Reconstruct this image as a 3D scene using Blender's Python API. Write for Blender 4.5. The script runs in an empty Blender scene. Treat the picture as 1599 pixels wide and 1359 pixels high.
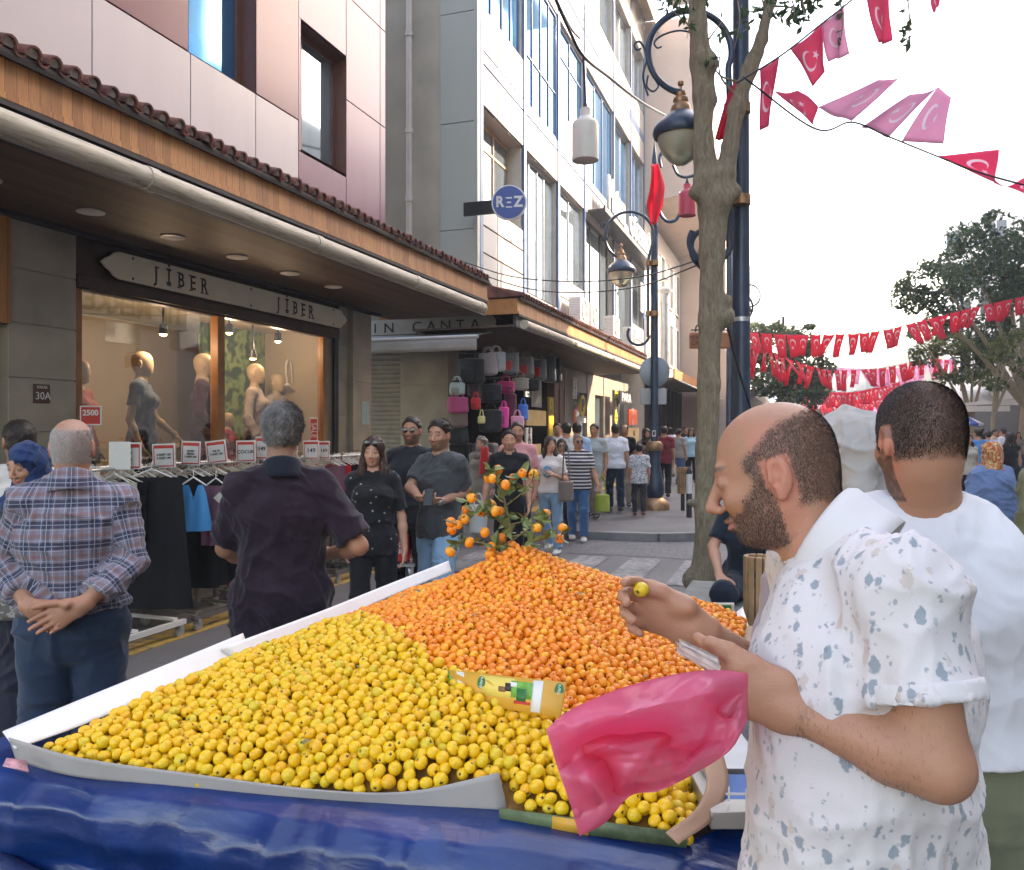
import bpy, bmesh, math, random
import numpy as np
from mathutils import Vector, Matrix
R = math.radians
random.seed(7)
rng = np.random.default_rng(11)
sc = bpy.context.scene
# ---------------------------------------------------------------- camera
F = 1280.0; U0 = 799.5; V0 = 671.0; CH = 1.70; YAW = R(19.11)
cd = bpy.data.cameras.new('camera'); cam = bpy.data.objects.new('camera', cd); sc.collection.objects.link(cam)
cam.location = (0, 0, CH); cam.rotation_euler = (R(90), 0, YAW)
cd.sensor_width = 36; cd.lens = 36*F/1599; cd.shift_y = -(679.5-V0)/1599
cd.clip_start = .05; cd.clip_end = 2000
sc.camera = cam
# ---------------------------------------------------------------- sky, sun, exposure
SUN_AZ = R(52); SUN_EL = R(36)          # azimuth measured from +Y (along the street) towards +X
w = bpy.data.worlds.new('World'); sc.world = w; w.use_nodes = True
nt = w.node_tree; sky = nt.nodes.new('ShaderNodeTexSky'); sky.sky_type = 'NISHITA'; sky.sun_disc = False
sky.sun_elevation = SUN_EL; sky.sun_rotation = SUN_AZ; sky.air_density = 1.3; sky.dust_density = 2.5; sky.ozone_density = 1.0
bg = nt.nodes['Background']; bg.inputs[1].default_value = .15
nt.links.new(sky.outputs[0], bg.inputs[0])
sd = bpy.data.lights.new('sun', 'SUN'); sun = bpy.data.objects.new('sun', sd); sc.collection.objects.link(sun)
sd.energy = 3.0; sd.angle = R(.6); sd.color = (1, .93, .82)
sv = Vector((math.sin(SUN_AZ)*math.cos(SUN_EL), math.cos(SUN_AZ)*math.cos(SUN_EL), math.sin(SUN_EL)))
sun.rotation_euler = (-sv).to_track_quat('-Z', 'Y').to_euler()
sc.view_settings.view_transform = 'Standard'; sc.view_settings.look = 'None'; sc.view_settings.gamma = 1
sc.view_settings.exposure = 2.75
sc.view_settings.use_white_balance = True; sc.view_settings.white_balance_temperature = 7900; sc.view_settings.white_balance_tint = 17
sc.render.engine = 'CYCLES'
sc.cycles.max_bounces = 6; sc.cycles.diffuse_bounces = 3; sc.cycles.glossy_bounces = 3
sc.cycles.transparent_max_bounces = 12; sc.cycles.transmission_bounces = 4
sc.cycles.caustics_reflective = False; sc.cycles.caustics_refractive = False
# ---------------------------------------------------------------- photo-to-place helpers (survey of the photograph)
CT, ST = math.cos(YAW), math.sin(YAW)
def ray(u, v):
    a = (u-U0)/F; return Vector((a*CT-ST, a*ST+CT, -(v-V0)/F))
def P(u, v, d):
    r = ray(u, v)*d; return Vector((r.x, r.y, r.z+CH))
def onz(u, v, z=0.):
    r = ray(u, v); return P(u, v, (z-CH)/r.z)
def onx(u, v, x):
    r = ray(u, v); return P(u, v, x/r.x)
def ony(u, v, y):
    r = ray(u, v); return P(u, v, y/r.y)
# ---------------------------------------------------------------- materials
MATS = {}
def mat(name, col, rough=.6, metal=0., var=.12, vs=6., bump=0., bs=30., spec=.5, alpha=1., trans=0., emis=None, es=0., col2=None, sheen=0., coat=0., sss=0., coords='Object'):
    if name in MATS: return MATS[name]
    m = bpy.data.materials.new(name); m.use_nodes = True; nt = m.node_tree; b = nt.nodes['Principled BSDF']
    tc = nt.nodes.new('ShaderNodeTexCoord')
    c = (*col, 1) if len(col) == 3 else col
    b.inputs['Base Color'].default_value = c
    if var or col2:
        n = nt.nodes.new('ShaderNodeTexNoise'); n.inputs['Scale'].default_value = vs; n.inputs['Detail'].default_value = 6
        nt.links.new(tc.outputs[coords], n.inputs['Vector'])
        mx = nt.nodes.new('ShaderNodeMix'); mx.data_type = 'RGBA'
        rr = nt.nodes.new('ShaderNodeMapRange'); rr.inputs[1].default_value = .3; rr.inputs[2].default_value = .7
        nt.links.new(n.outputs['Fac'], rr.inputs[0]); nt.links.new(rr.outputs[0], mx.inputs[0])
        mx.inputs[6].default_value = tuple(x*(1-var) for x in c[:3])+(1,)
        mx.inputs[7].default_value = tuple(min(1, x*(1+var)) for x in c[:3])+(1,) if not col2 else (*col2, 1)
        nt.links.new(mx.outputs[2], b.inputs['Base Color'])
        m['mix'] = mx.name
    b.inputs['Roughness'].default_value = rough; b.inputs['Metallic'].default_value = metal
    b.inputs['Specular IOR Level'].default_value = spec; b.inputs['Alpha'].default_value = alpha
    b.inputs['Transmission Weight'].default_value = trans
    if sheen: b.inputs['Sheen Weight'].default_value = sheen
    if coat: b.inputs['Coat Weight'].default_value = coat
    if sss:
        b.inputs['Subsurface Weight'].default_value = sss; b.inputs['Subsurface Radius'].default_value = (1, .35, .2); b.inputs['Subsurface Scale'].default_value = .008
    if emis: b.inputs['Emission Color'].default_value = (*emis, 1); b.inputs['Emission Strength'].default_value = es
    if bump:
        n2 = nt.nodes.new('ShaderNodeTexNoise'); n2.inputs['Scale'].default_value = bs; n2.inputs['Detail'].default_value = 5
        nt.links.new(tc.outputs[coords], n2.inputs['Vector'])
        bp = nt.nodes.new('ShaderNodeBump'); bp.inputs['Strength'].default_value = bump; bp.inputs['Distance'].default_value = .01
        nt.links.new(n2.outputs['Fac'], bp.inputs['Height']); nt.links.new(bp.outputs[0], b.inputs['Normal'])
    MATS[name] = m; return m
class NT:
    """tiny node-tree wrapper"""
    def __init__(s, name, rough=.6):
        s.m = bpy.data.materials.new(name); s.m.use_nodes = True; s.t = s.m.node_tree; s.b = s.t.nodes['Principled BSDF']
        s.b.inputs['Roughness'].default_value = rough; MATS[name] = s.m
        s.out = s.t.nodes['Material Output']; s.tc = s.n('ShaderNodeTexCoord')
    def n(s, t, **k):
        x = s.t.nodes.new(t)
        for a, v in k.items(): setattr(x, a, v)
        return x
    def l(s, a, b): s.t.links.new(a, b)
    def val(s, sock, v):
        if hasattr(v, 'is_linked') or hasattr(v, 'links'): s.l(v, sock)
        else: sock.default_value = v
    def math(s, op, a, b=0., c=None, clamp=False):
        x = s.n('ShaderNodeMath', operation=op, use_clamp=clamp); s.val(x.inputs[0], a); s.val(x.inputs[1], b)
        if c is not None: s.val(x.inputs[2], c)
        return x.outputs[0]
    def noise(s, scale, detail=4, vec=None, dist=0., rough=.5):
        x = s.n('ShaderNodeTexNoise'); x.inputs['Scale'].default_value = scale; x.inputs['Detail'].default_value = detail
        x.inputs['Distortion'].default_value = dist; x.inputs['Roughness'].default_value = rough
        s.l(vec if vec is not None else s.tc.outputs['Object'], x.inputs['Vector']); return x.outputs['Fac']
    def mapping(s, scale=(1, 1, 1), rot=(0, 0, 0), loc=(0, 0, 0), vec=None):
        x = s.n('ShaderNodeMapping'); x.inputs['Scale'].default_value = scale; x.inputs['Rotation'].default_value = rot; x.inputs['Location'].default_value = loc
        s.l(vec if vec is not None else s.tc.outputs['Object'], x.inputs['Vector']); return x.outputs[0]
    def ramp(s, f, stops, interp='LINEAR'):
        x = s.n('ShaderNodeValToRGB'); x.color_ramp.interpolation = interp; e = x.color_ramp.elements
        while len(e) < len(stops): e.new(.5)
        for i, (p, c) in enumerate(stops):
            e[i].position = p; e[i].color = (*c, 1) if len(c) == 3 else c
        s.l(f, x.inputs[0]); return x.outputs[0]
    def mix(s, f, a, b, blend='MIX'):
        x = s.n('ShaderNodeMix', data_type='RGBA', blend_type=blend); s.val(x.inputs[0], f)
        for i, q in ((6, a), (7, b)):
            if isinstance(q, tuple): q = (*q, 1) if len(q) == 3 else q
            s.val(x.inputs[i], q)
        return x.outputs[2]
    def sep(s, vec):
        x = s.n('ShaderNodeSeparateXYZ'); s.l(vec, x.inputs[0]); return x.outputs
    def col(s, c): s.val(s.b.inputs['Base Color'], (*c, 1) if isinstance(c, tuple) and len(c) == 3 else c)
    def bump(s, h, strength=.4, dist=.01):
        x = s.n('ShaderNodeBump'); x.inputs['Strength'].default_value = strength; x.inputs['Distance'].default_value = dist
        s.l(h, x.inputs['Height']); s.l(x.outputs[0], s.b.inputs['Normal'])
# ---------------------------------------------------------------- objects
def tag(o, label=None, cat=None, group=None, kind=None):
    if label: o['label'] = label
    if cat: o['category'] = cat
    if group: o['group'] = group
    if kind: o['kind'] = kind
    return o
def par(o, p):
    if p is not None:
        o.parent = p; o.matrix_parent_inverse = (Matrix.Translation(p.location) @ p.rotation_euler.to_matrix().to_4x4()).inverted() if p.parent is None else (par_world(p)).inverted()
    return o
def par_world(p):
    m = Matrix.Translation(p.location) @ p.rotation_euler.to_matrix().to_4x4()
    if p.parent is not None: return par_world(p.parent) @ p.matrix_parent_inverse @ m
    return m
def empty(name, loc=(0, 0, 0), label=None, cat=None, group=None, rz=0):
    o = bpy.data.objects.new(name, None); sc.collection.objects.link(o); o.location = loc; o.rotation_euler = (0, 0, rz)
    o.empty_display_size = .1
    return tag(o, label, cat, group)
def link(name, me, parent=None):
    o = bpy.data.objects.new(name, me); sc.collection.objects.link(o); return par(o, parent)
def copy_tree(o, parent=None):
    c = o.copy(); sc.collection.objects.link(c); mi = o.matrix_parent_inverse.copy(); c.parent = parent; c.matrix_parent_inverse = mi
    for ch in list(o.children): copy_tree(ch, c)
    return c
class MB:
    def __init__(s): s.v = []; s.f = []; s.mi = []
    def add(s, vs, fs, mi=0):
        n = len(s.v); s.v += [tuple(p) for p in vs]
        for f in fs: s.f.append(tuple(i+n for i in f)); s.mi.append(mi)
        return s
    def quad(s, a, b, c, d, mi=0): return s.add([a, b, c, d], [(0, 1, 2, 3)], mi)
    def box(s, a, b, mi=0):
        x0, y0, z0 = (min(a[i], b[i]) for i in range(3)); x1, y1, z1 = (max(a[i], b[i]) for i in range(3))
        return s.add([(x0, y0, z0), (x1, y0, z0), (x1, y1, z0), (x0, y1, z0), (x0, y0, z1), (x1, y0, z1), (x1, y1, z1), (x0, y1, z1)],
                     [(0, 3, 2, 1), (4, 5, 6, 7), (0, 1, 5, 4), (1, 2, 6, 5), (2, 3, 7, 6), (3, 0, 4, 7)], mi)
    def obox(s, c, ax, h, mi=0):
        c = Vector(c); ax = [Vector(a).normalized()*h[i] for i, a in enumerate(ax)]
        vs = [c+ax[0]*i+ax[1]*j+ax[2]*k for k in (-1, 1) for i, j in ((-1, -1), (1, -1), (1, 1), (-1, 1))]
        fs = [(0, 3, 2, 1), (4, 5, 6, 7), (0, 1, 5, 4), (1, 2, 6, 5), (2, 3, 7, 6), (3, 0, 4, 7)]
        if ax[0].cross(ax[1]).dot(ax[2]) < 0: fs = [f[::-1] for f in fs]
        return s.add(vs, fs, mi)
    def tube(s, pts, r, n=8, mi=0, closed=False, flat=None):
        pts = [Vector(p) for p in pts]; m = len(pts); rs = r if isinstance(r, (list, tuple)) else [r]*m
        vs = []; up = None
        for i, p in enumerate(pts):
            if closed: t = pts[(i+1) % m]-pts[i-1]
            else: t = pts[min(i+1, m-1)]-pts[max(i-1, 0)]
            t.normalize()
            if up is None: up = t.orthogonal().normalized() if flat is None else Vector(flat)
            up = (up-t*up.dot(t)).normalized(); q = t.cross(up)
            for k in range(n):
                a = 2*math.pi*k/n; vs.append(p+(up*math.cos(a)+q*math.sin(a))*rs[i])
        fs = []
        for i in range(m if closed else m-1):
            j = (i+1) % m
            for k in range(n):
                l = (k+1) % n; fs.append((i*n+k, i*n+l, j*n+l, j*n+k))
        if not closed: fs += [tuple(range(n))[::-1], tuple((m-1)*n+k for k in range(n))]
        return s.add(vs, fs, mi)
    def cyl(s, a, b, r, n=12, mi=0, r2=None): return s.tube([a, b], [r, r if r2 is None else r2], n, mi)
    def lathe(s, prof, c=(0, 0, 0), n=20, mi=0, axis=None, cap=True):
        c = Vector(c); M = Matrix.Identity(3) if axis is None else Vector((0, 0, 1)).rotation_difference(Vector(axis)).to_matrix()
        vs = [c+M@Vector((r*math.cos(2*math.pi*k/n), r*math.sin(2*math.pi*k/n), z)) for r, z in prof for k in range(n)]
        m = len(prof); fs = [(i*n+k, i*n+(k+1) % n, (i+1)*n+(k+1) % n, (i+1)*n+k) for i in range(m-1) for k in range(n)]
        if cap: fs += [tuple(range(n))[::-1], tuple((m-1)*n+k for k in range(n))]
        return s.add(vs, fs, mi)
    def prism(s, poly, o, ex, ey, ez, mi=0):
        """poly 2d (ccw) extruded along ez"""
        o = Vector(o); ex = Vector(ex); ey = Vector(ey); ez = Vector(ez); n = len(poly)
        vs = [o+ex*a+ey*b for a, b in poly]+[o+ex*a+ey*b+ez for a, b in poly]
        fs = [tuple(range(n))[::-1], tuple(range(n, 2*n))]+[(i, (i+1) % n, n+(i+1) % n, n+i) for i in range(n)]
        if ex.cross(ey).dot(ez) < 0: fs = [f[::-1] for f in fs]
        return s.add(vs, fs, mi)
    def grid(s, fn, nu, nv, mi=0, flip=False):
        vs = [fn(i/nu, j/nv) for j in range(nv+1) for i in range(nu+1)]
        fs = [(j*(nu+1)+i, j*(nu+1)+i+1, (j+1)*(nu+1)+i+1, (j+1)*(nu+1)+i) for j in range(nv) for i in range(nu)]
        if flip: fs = [f[::-1] for f in fs]
        return s.add(vs, fs, mi)
    def mesh(s, name, mats, smooth=35):
        me = bpy.data.meshes.new(name); me.from_pydata(s.v, [], s.f)
        for m in (mats if isinstance(mats, (list, tuple)) else [mats]): me.materials.append(m)
        me.polygons.foreach_set('material_index', s.mi)
        if smooth: me.shade_smooth(); me.set_sharp_from_angle(angle=R(smooth))
        me.update(); return me
    def build(s, name, mats, parent=None, smooth=35, bevel=0, solid=0, sub=0):
        o = link(name, s.mesh(name, mats, smooth), parent)
        if solid: m = o.modifiers.new('s', 'SOLIDIFY'); m.thickness = solid; m.offset = 0
        if sub: m = o.modifiers.new('u', 'SUBSURF'); m.levels = sub; m.render_levels = sub
        if bevel: m = o.modifiers.new('b', 'BEVEL'); m.width = bevel; m.segments = 2; m.limit_method = 'ANGLE'; m.harden_normals = False
        return o
_fonts = {}
def text(name, body, size, org, ex, ey, m, parent=None, depth=.004, align='CENTER', xs=1., bold=0., space=1.):
    """raised lettering; ex reading direction, ey up; org = centre of baseline-middle"""
    cu = bpy.data.curves.new('t', 'FONT'); cu.body = body; cu.size = size; cu.align_x = align; cu.align_y = 'CENTER'; cu.extrude = depth/2; cu.offset = bold; cu.space_character = space
    cu.resolution_u = 3
    o = bpy.data.objects.new('t', cu); sc.collection.objects.link(o)
    dg = bpy.context.evaluated_depsgraph_get(); me = bpy.data.meshes.new_from_object(o.evaluated_get(dg))
    bpy.data.objects.remove(o); bpy.data.curves.remove(cu)
    ex = Vector(ex).normalized(); ey = Vector(ey).normalized(); ez = ex.cross(ey)
    M = Matrix.Translation(Vector(org)) @ Matrix((ex, ey, ez)).transposed().to_4x4() @ Matrix.Diagonal((xs, 1, 1, 1))
    me.transform(M); me.materials.clear(); me.materials.append(m); me.name = name
    return link(name, me, parent)
def struct(name, mb, m, **k):
    o = mb.build(name, m, **k); o['kind'] = 'structure'; return o
def smooth_path(pts, n=6):
    """catmull-rom through points"""
    p = [Vector(q) for q in pts]; p = [p[0]*2-p[1]]+p+[p[-1]*2-p[-2]]; out = []
    for i in range(1, len(p)-2):
        for k in range(n):
            t = k/n; a, b, c, d = p[i-1], p[i], p[i+1], p[i+2]
            out.append(.5*((2*b)+(c-a)*t+(2*a-5*b+4*c-d)*t*t+(-a+3*b-3*c+d)*t**3))
    out.append(p[-2]); return out
# ---------------------------------------------------------------- vectorised noise and implicit-surface modeller
def _h(x, y, z, seed=0):
    n = (x*374761393 + y*668265263 + z*2147483647 + seed*974711) & 0xffffffff
    n = ((n ^ (n >> 13))*1274126177) & 0xffffffff
    return ((n ^ (n >> 16)) & 0xffff)/32767.5-1
def vn(p, seed=0):
    p = np.asarray(p, float); i = np.floor(p).astype(np.int64); f = p-i; f = f*f*(3-2*f); x, y, z = i[..., 0], i[..., 1], i[..., 2]
    fx, fy, fz = f[..., 0], f[..., 1], f[..., 2]; r = 0
    for dx in (0, 1):
        for dy in (0, 1):
            for dz in (0, 1):
                r = r+_h(x+dx, y+dy, z+dz, seed)*(fx if dx else 1-fx)*(fy if dy else 1-fy)*(fz if dz else 1-fz)
    return r
def V3(a): return np.array(a, float)
def smin(a, b, k):
    if k <= 0: return np.minimum(a, b)
    h = np.clip(.5+.5*(b-a)/k, 0, 1); return b+(a-b)*h-k*h*(1-h)
class SDF:
    def __init__(s, lo, hi, h):
        s.lo = V3(lo); s.h = h; n = np.ceil((V3(hi)-s.lo)/h).astype(int)+1; s.n = n; s.D = np.full(n, 1., np.float32)
        s.ax = [(s.lo[i]+h*np.arange(n[i])).astype(np.float32) for i in range(3)]
    def sub(s, lo, hi):
        a = np.clip(np.floor((V3(lo)-s.lo)/s.h).astype(int), 0, s.n); b = np.clip(np.ceil((V3(hi)-s.lo)/s.h).astype(int)+1, 0, s.n)
        if np.any(b <= a): return None
        sl = tuple(slice(a[i], b[i]) for i in range(3))
        X, Y, Z = s.ax[0][sl[0]][:, None, None], s.ax[1][sl[1]][None, :, None], s.ax[2][sl[2]][None, None, :]
        return sl, X, Y, Z
    def put(s, sl, d, k, op):
        D = s.D[sl]
        if op == 'u': s.D[sl] = smin(D, d, k)
        elif op == 's': s.D[sl] = -smin(-D, d, k)
        elif op == 'i': s.D[sl] = -smin(-D, -d, k)
    def bone(s, a, b, ra, rb=None, k=.02, wd=None, op='u', flat=False, flat0=False):
        a = V3(a); b = V3(b); rb = ra if rb is None else rb
        RA = ra if isinstance(ra, tuple) else (ra, ra); RB = rb if isinstance(rb, tuple) else (rb, rb)
        mr = max(RA+RB)+k+2*s.h; q = s.sub(np.minimum(a, b)-mr, np.maximum(a, b)+mr)
        if q is None: return s
        sl, X, Y, Z = q; ba = b-a; L = max(1e-6, np.linalg.norm(ba)); z = ba/L
        px, py, pz = X-a[0], Y-a[1], Z-a[2]; t = px*z[0]+py*z[1]+pz*z[2]; tc = np.clip(t/L, 0, 1); dz = t-tc*L
        if RA[0] == RA[1] and RB[0] == RB[1]:
            q2 = np.maximum(px*px+py*py+pz*pz-t*t, 0); rr = RA[0]+(RB[0]-RA[0])*tc
            if flat: d = np.maximum(np.sqrt(q2+np.minimum(dz, 0)**2)-rr, t-L)
            else: d = np.sqrt(q2+dz*dz)-rr
            if flat0: d = np.maximum(np.sqrt(q2)-rr, np.maximum(-t, t-L))
        else:
            u = V3(wd if wd is not None else (1, 0, 0)); u = u-z*u.dot(z); u /= np.linalg.norm(u); w_ = np.cross(z, u)
            pu = px*u[0]+py*u[1]+pz*u[2]; pw = px*w_[0]+py*w_[1]+pz*w_[2]
            r0 = RA[0]+(RB[0]-RA[0])*tc; r1 = RA[1]+(RB[1]-RA[1])*tc; m = np.minimum(r0, r1)
            if flat: dz = np.minimum(dz, 0)
            if flat0: dz = 0
            k0 = np.sqrt((pu/r0)**2+(pw/r1)**2+(dz/m)**2); d = (k0-1)*m
            if flat or flat0: d = np.maximum(d, t-L)
            if flat0: d = np.maximum(d, -t)
        s.put(sl, d, k, op); return s
    def ell(s, c, r, k=.02, M=None, op='u'):
        c = V3(c); r = V3(r if not np.isscalar(r) else (r, r, r)); mr = r.max()+k+2*s.h; q = s.sub(c-mr, c+mr)
        if q is None: return s
        sl, X, Y, Z = q; px, py, pz = X-c[0], Y-c[1], Z-c[2]
        if M is not None:
            M = np.array(M); px, py, pz = (px*M[0][i]+py*M[1][i]+pz*M[2][i] for i in range(3))
        k0 = np.sqrt((px/r[0])**2+(py/r[1])**2+(pz/r[2])**2); k1 = np.sqrt((px/r[0]**2)**2+(py/r[1]**2)**2+(pz/r[2]**2)**2)+1e-9
        s.put(sl, k0*(k0-1)/k1, k, op); return s
    def half(s, n, c, k=0., lo=None, hi=None):
        """keep the side where (p.n - c) < 0"""
        q = s.sub(s.lo if lo is None else lo, s.lo+s.n*s.h if hi is None else hi)
        if q is None: return s
        sl, X, Y, Z = q; s.put(sl, (X*n[0]+Y*n[1]+Z*n[2]-c)+0*s.D[sl], k, 'i'); return s
    def pts(s): return np.stack(np.broadcast_arrays(s.ax[0][:, None, None], s.ax[1][None, :, None], s.ax[2][None, None, :]), -1)
    def mesh(s):
        D = s.D; S = D < 0; n = D.shape
        c = [(i, j, k) for i in (0, 1) for j in (0, 1) for k in (0, 1)]
        cnt = sum(S[i:n[0]-1+i, j:n[1]-1+j, k:n[2]-1+k].astype(np.int8) for i, j, k in c)
        act = (cnt > 0) & (cnt < 8); idx = np.argwhere(act)
        if len(idx) == 0: return np.zeros((0, 3)), np.zeros((0, 4), int)
        vid = np.full(act.shape, -1, np.int64); vid[act] = np.arange(len(idx))
        vals = np.stack([D[idx[:, 0]+i, idx[:, 1]+j, idx[:, 2]+k] for i, j, k in c], 1).astype(float)
        ac = np.zeros((len(idx), 3)); ct = np.zeros(len(idx)); ca = np.array(c, float)
        for a in range(8):
            for b in range(a+1, 8):
                if np.abs(ca[a]-ca[b]).sum() != 1: continue
                m = (vals[:, a] < 0) != (vals[:, b] < 0)
                t = vals[m, a]/(vals[m, a]-vals[m, b]); ac[m] += ca[a]+(ca[b]-ca[a])*t[:, None]; ct[m] += 1
        V = s.lo+(idx+ac/ct[:, None])*s.h; Q = []
        for ax in range(3):
            o1, o2 = (ax+1) % 3, (ax+2) % 3
            A = [slice(None)]*3; B = [slice(None)]*3; A[ax] = slice(0, n[ax]-1); B[ax] = slice(1, n[ax])
            for o in (o1, o2): A[o] = slice(1, n[o]-1); B[o] = slice(1, n[o]-1)
            sa, sb = S[tuple(A)], S[tuple(B)]; e = np.argwhere(sa != sb); off = np.zeros(3, int); off[o1] = 1; off[o2] = 1
            if len(e) == 0: continue
            fl = sa[e[:, 0], e[:, 1], e[:, 2]]; e = e+off; g = []
            for d1, d2 in ((-1, -1), (0, -1), (0, 0), (-1, 0)):
                q = e.copy(); q[:, o1] += d1; q[:, o2] += d2; g.append(vid[q[:, 0], q[:, 1], q[:, 2]])
            g = np.stack(g, 1); g[~fl] = g[~fl][:, ::-1]; Q.append(g)
        return V, np.concatenate(Q)
def join_vq(parts):
    Vs, Qs, n = [], [], 0
    for V, Q in parts:
        if len(V): Vs.append(V); Qs.append(Q+n); n += len(V)
    return np.concatenate(Vs), np.concatenate(Qs)
def np_mesh(name, V, Q, m, colfn=None, extra=None):
    me = bpy.data.meshes.new(name); nq = Q.shape[1]
    me.vertices.add(len(V)); me.vertices.foreach_set('co', V.astype(np.float32).ravel())
    me.loops.add(Q.size); me.loops.foreach_set('vertex_index', Q.astype(np.int32).ravel())
    me.polygons.add(len(Q)); me.polygons.foreach_set('loop_start', np.arange(0, Q.size, nq, dtype=np.int32)); me.polygons.foreach_set('loop_total', np.full(len(Q), nq, np.int32))
    me.update(calc_edges=True); me.shade_smooth()
    for x in (m if isinstance(m, (list, tuple)) else [m]): me.materials.append(x)
    if colfn is not None:
        c = colfn if isinstance(colfn, np.ndarray) else colfn(V); a = me.attributes.new('col', 'FLOAT_COLOR', 'POINT')
        if c.shape[1] == 3: c = np.concatenate([c, np.ones((len(c), 1))], 1)
        a.data.foreach_set('color', c.astype(np.float32).ravel())
    return me
def vnormals(V, Q):
    N = np.zeros_like(V); a = V[Q[:, 2]]-V[Q[:, 0]]; b = V[Q[:, 3]]-V[Q[:, 1]]; f = np.cross(a, b)
    for i in range(4): np.add.at(N, Q[:, i], f)
    return N/(np.linalg.norm(N, axis=1, keepdims=True)+1e-12)
def laplace(V, Q, it=1, lam=.5):
    E = np.concatenate([Q[:, [i, (i+1) % 4]] for i in range(4)])
    for _ in range(it):
        S = np.zeros_like(V); C = np.zeros(len(V)); np.add.at(S, E[:, 0], V[E[:, 1]]); np.add.at(S, E[:, 1], V[E[:, 0]]); np.add.at(C, E[:, 0], 1); np.add.at(C, E[:, 1], 1)
        V = V+lam*(S/np.maximum(C, 1)[:, None]-V)
    return V
def folds(V, amp, sc_, seed=0, warp=1.0, sharp=2.):
    """cloth folds: ridged stretched noise, sc_ = frequency per axis"""
    p = V*V3(sc_); p = p+warp*np.stack([vn(V*5+9, seed), vn(V*5+31, seed), vn(V*5+57, seed)], 1)*.5
    r = 1-np.abs(vn(p, seed)); r2 = 1-np.abs(vn(p*2.1+7, seed+1))
    return amp*((r**sharp-.4)+.35*(r2**sharp-.4))
# ---------------------------------------------------------------- ground
def mat_paving():
    k = NT('paving', .75); v = k.tc.outputs['Object']
    b = k.n('ShaderNodeTexBrick'); b.offset = .5; b.inputs['Scale'].default_value = 1; b.inputs['Brick Width'].default_value = .6; b.inputs['Row Height'].default_value = .4
    b.inputs['Mortar Size'].default_value = .006; b.inputs['Color1'].default_value = (.105, .103, .108, 1); b.inputs['Color2'].default_value = (.135, .13, .132, 1); b.inputs['Mortar'].default_value = (.05, .048, .05, 1)
    k.l(v, b.inputs['Vector']); n = k.noise(1.2, 8); n2 = k.noise(60, 3)
    c = k.mix(k.ramp(n, [(.35, (0,)*3), (.7, (.8,)*3)]), b.outputs['Color'], (.19, .18, .17)); n4 = k.noise(.5, 6, None, 1.); c = k.mix(k.ramp(n4, [(.45, (0,)*3), (.62, (.55,)*3)]), c, (.07, .067, .068)); n5 = k.noise(7, 3); c = k.mix(k.ramp(n5, [(.7, (0,)*3), (.73, (.7,)*3)]), c, (.045, .043, .042)); c = k.mix(k.math('MULTIPLY', n2, .5), c, (.06, .06, .065))
    k.col(c); k.bump(k.math('ADD', n2, k.math('MULTIPLY', b.outputs['Fac'], -1.5)), .35, .006)
    k.l(k.ramp(n, [(.3, (.5,)*3), (.7, (.85,)*3)]), k.b.inputs['Roughness']); return k.m
def mat_setts(name, sx, sy, c1, c2, wave=.0):
    k = NT(name, .7); v = k.tc.outputs['Object']
    n0 = k.n('ShaderNodeTexNoise'); n0.inputs['Scale'].default_value = 1.3; k.l(v, n0.inputs['Vector'])
    vm = k.n('ShaderNodeVectorMath', operation='MULTIPLY_ADD'); k.l(n0.outputs['Color'], vm.inputs[0]); vm.inputs[1].default_value = (wave, wave, 0); k.l(v, vm.inputs[2])
    b = k.n('ShaderNodeTexBrick'); b.offset = .5; b.inputs['Scale'].default_value = 1; b.inputs['Brick Width'].default_value = sx; b.inputs['Row Height'].default_value = sy
    b.inputs['Mortar Size'].default_value = .009; b.inputs['Mortar Smooth'].default_value = .4; b.inputs['Bias'].default_value = -.1
    b.inputs['Color1'].default_value = (*c1, 1); b.inputs['Color2'].default_value = (*c2, 1); b.inputs['Mortar'].default_value = (.03, .028, .028, 1)
    k.l(vm.outputs[0], b.inputs['Vector']); n = k.noise(3, 6); n2 = k.noise(45, 3)
    c = k.mix(k.math('MULTIPLY', n, .6), b.outputs['Color'], (.17, .165, .17)); k.col(k.mix(k.math('MULTIPLY', n2, .4), c, (.06, .06, .06)))
    k.bump(k.math('ADD', k.math('MULTIPLY', n2, .4), k.math('MULTIPLY', b.outputs['Fac'], -1.6)), .7, .012); return k.m
M_PAV = mat_paving(); M_SET = mat_setts('dark_setts', .2, .12, (.085, .083, .09), (.13, .125, .13), .06); M_COB = mat_setts('cobbles', .24, .13, (.1, .097, .1), (.16, .15, .15), .25)
g = MB(); g.grid(lambda a, b: (-120+240*a, -30+230*b, 0), 30, 30); struct('ground', g, M_PAV)
# dark stone setts of the main lane, with the drain line; cobbled side street; zebra bars; yellow strip
g = MB(); g.grid(lambda a, b: (.12+7*a, -6+120*b, .004), 4, 40); struct('road', g, M_SET)
g = MB(); g.grid(lambda a, b: (-16+16.1*a, 10.9+1.5*b, .004), 8, 2); struct('side_street', g, M_COB)
k = NT('worn_white', .7); n = k.noise(14, 8); n2 = k.noise(2.2, 4)
k.col(k.ramp(k.math('ADD', k.math('MULTIPLY', n, .6), k.math('MULTIPLY', n2, .4)), [(.4, (.12, .12, .125)), (.58, (.26, .255, .245))])); M_ZEB = k.m
g = MB()
for i, x in enumerate((-2.75, -2.05, -1.35, -.65, -3.5, -4.2)): g.quad((x, 9.0, .008), (x+.4, 9.0, .008), (x+.4, 10.75, .008), (x, 10.75, .008))
struct('crossing_stripes', g, M_ZEB)
k = NT('worn_yellow', .7); n = k.noise(9, 8); k.col(k.ramp(n, [(.33, (.13, .12, .115)), (.5, (.42, .27, .06))])); M_YEL = k.m
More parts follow.
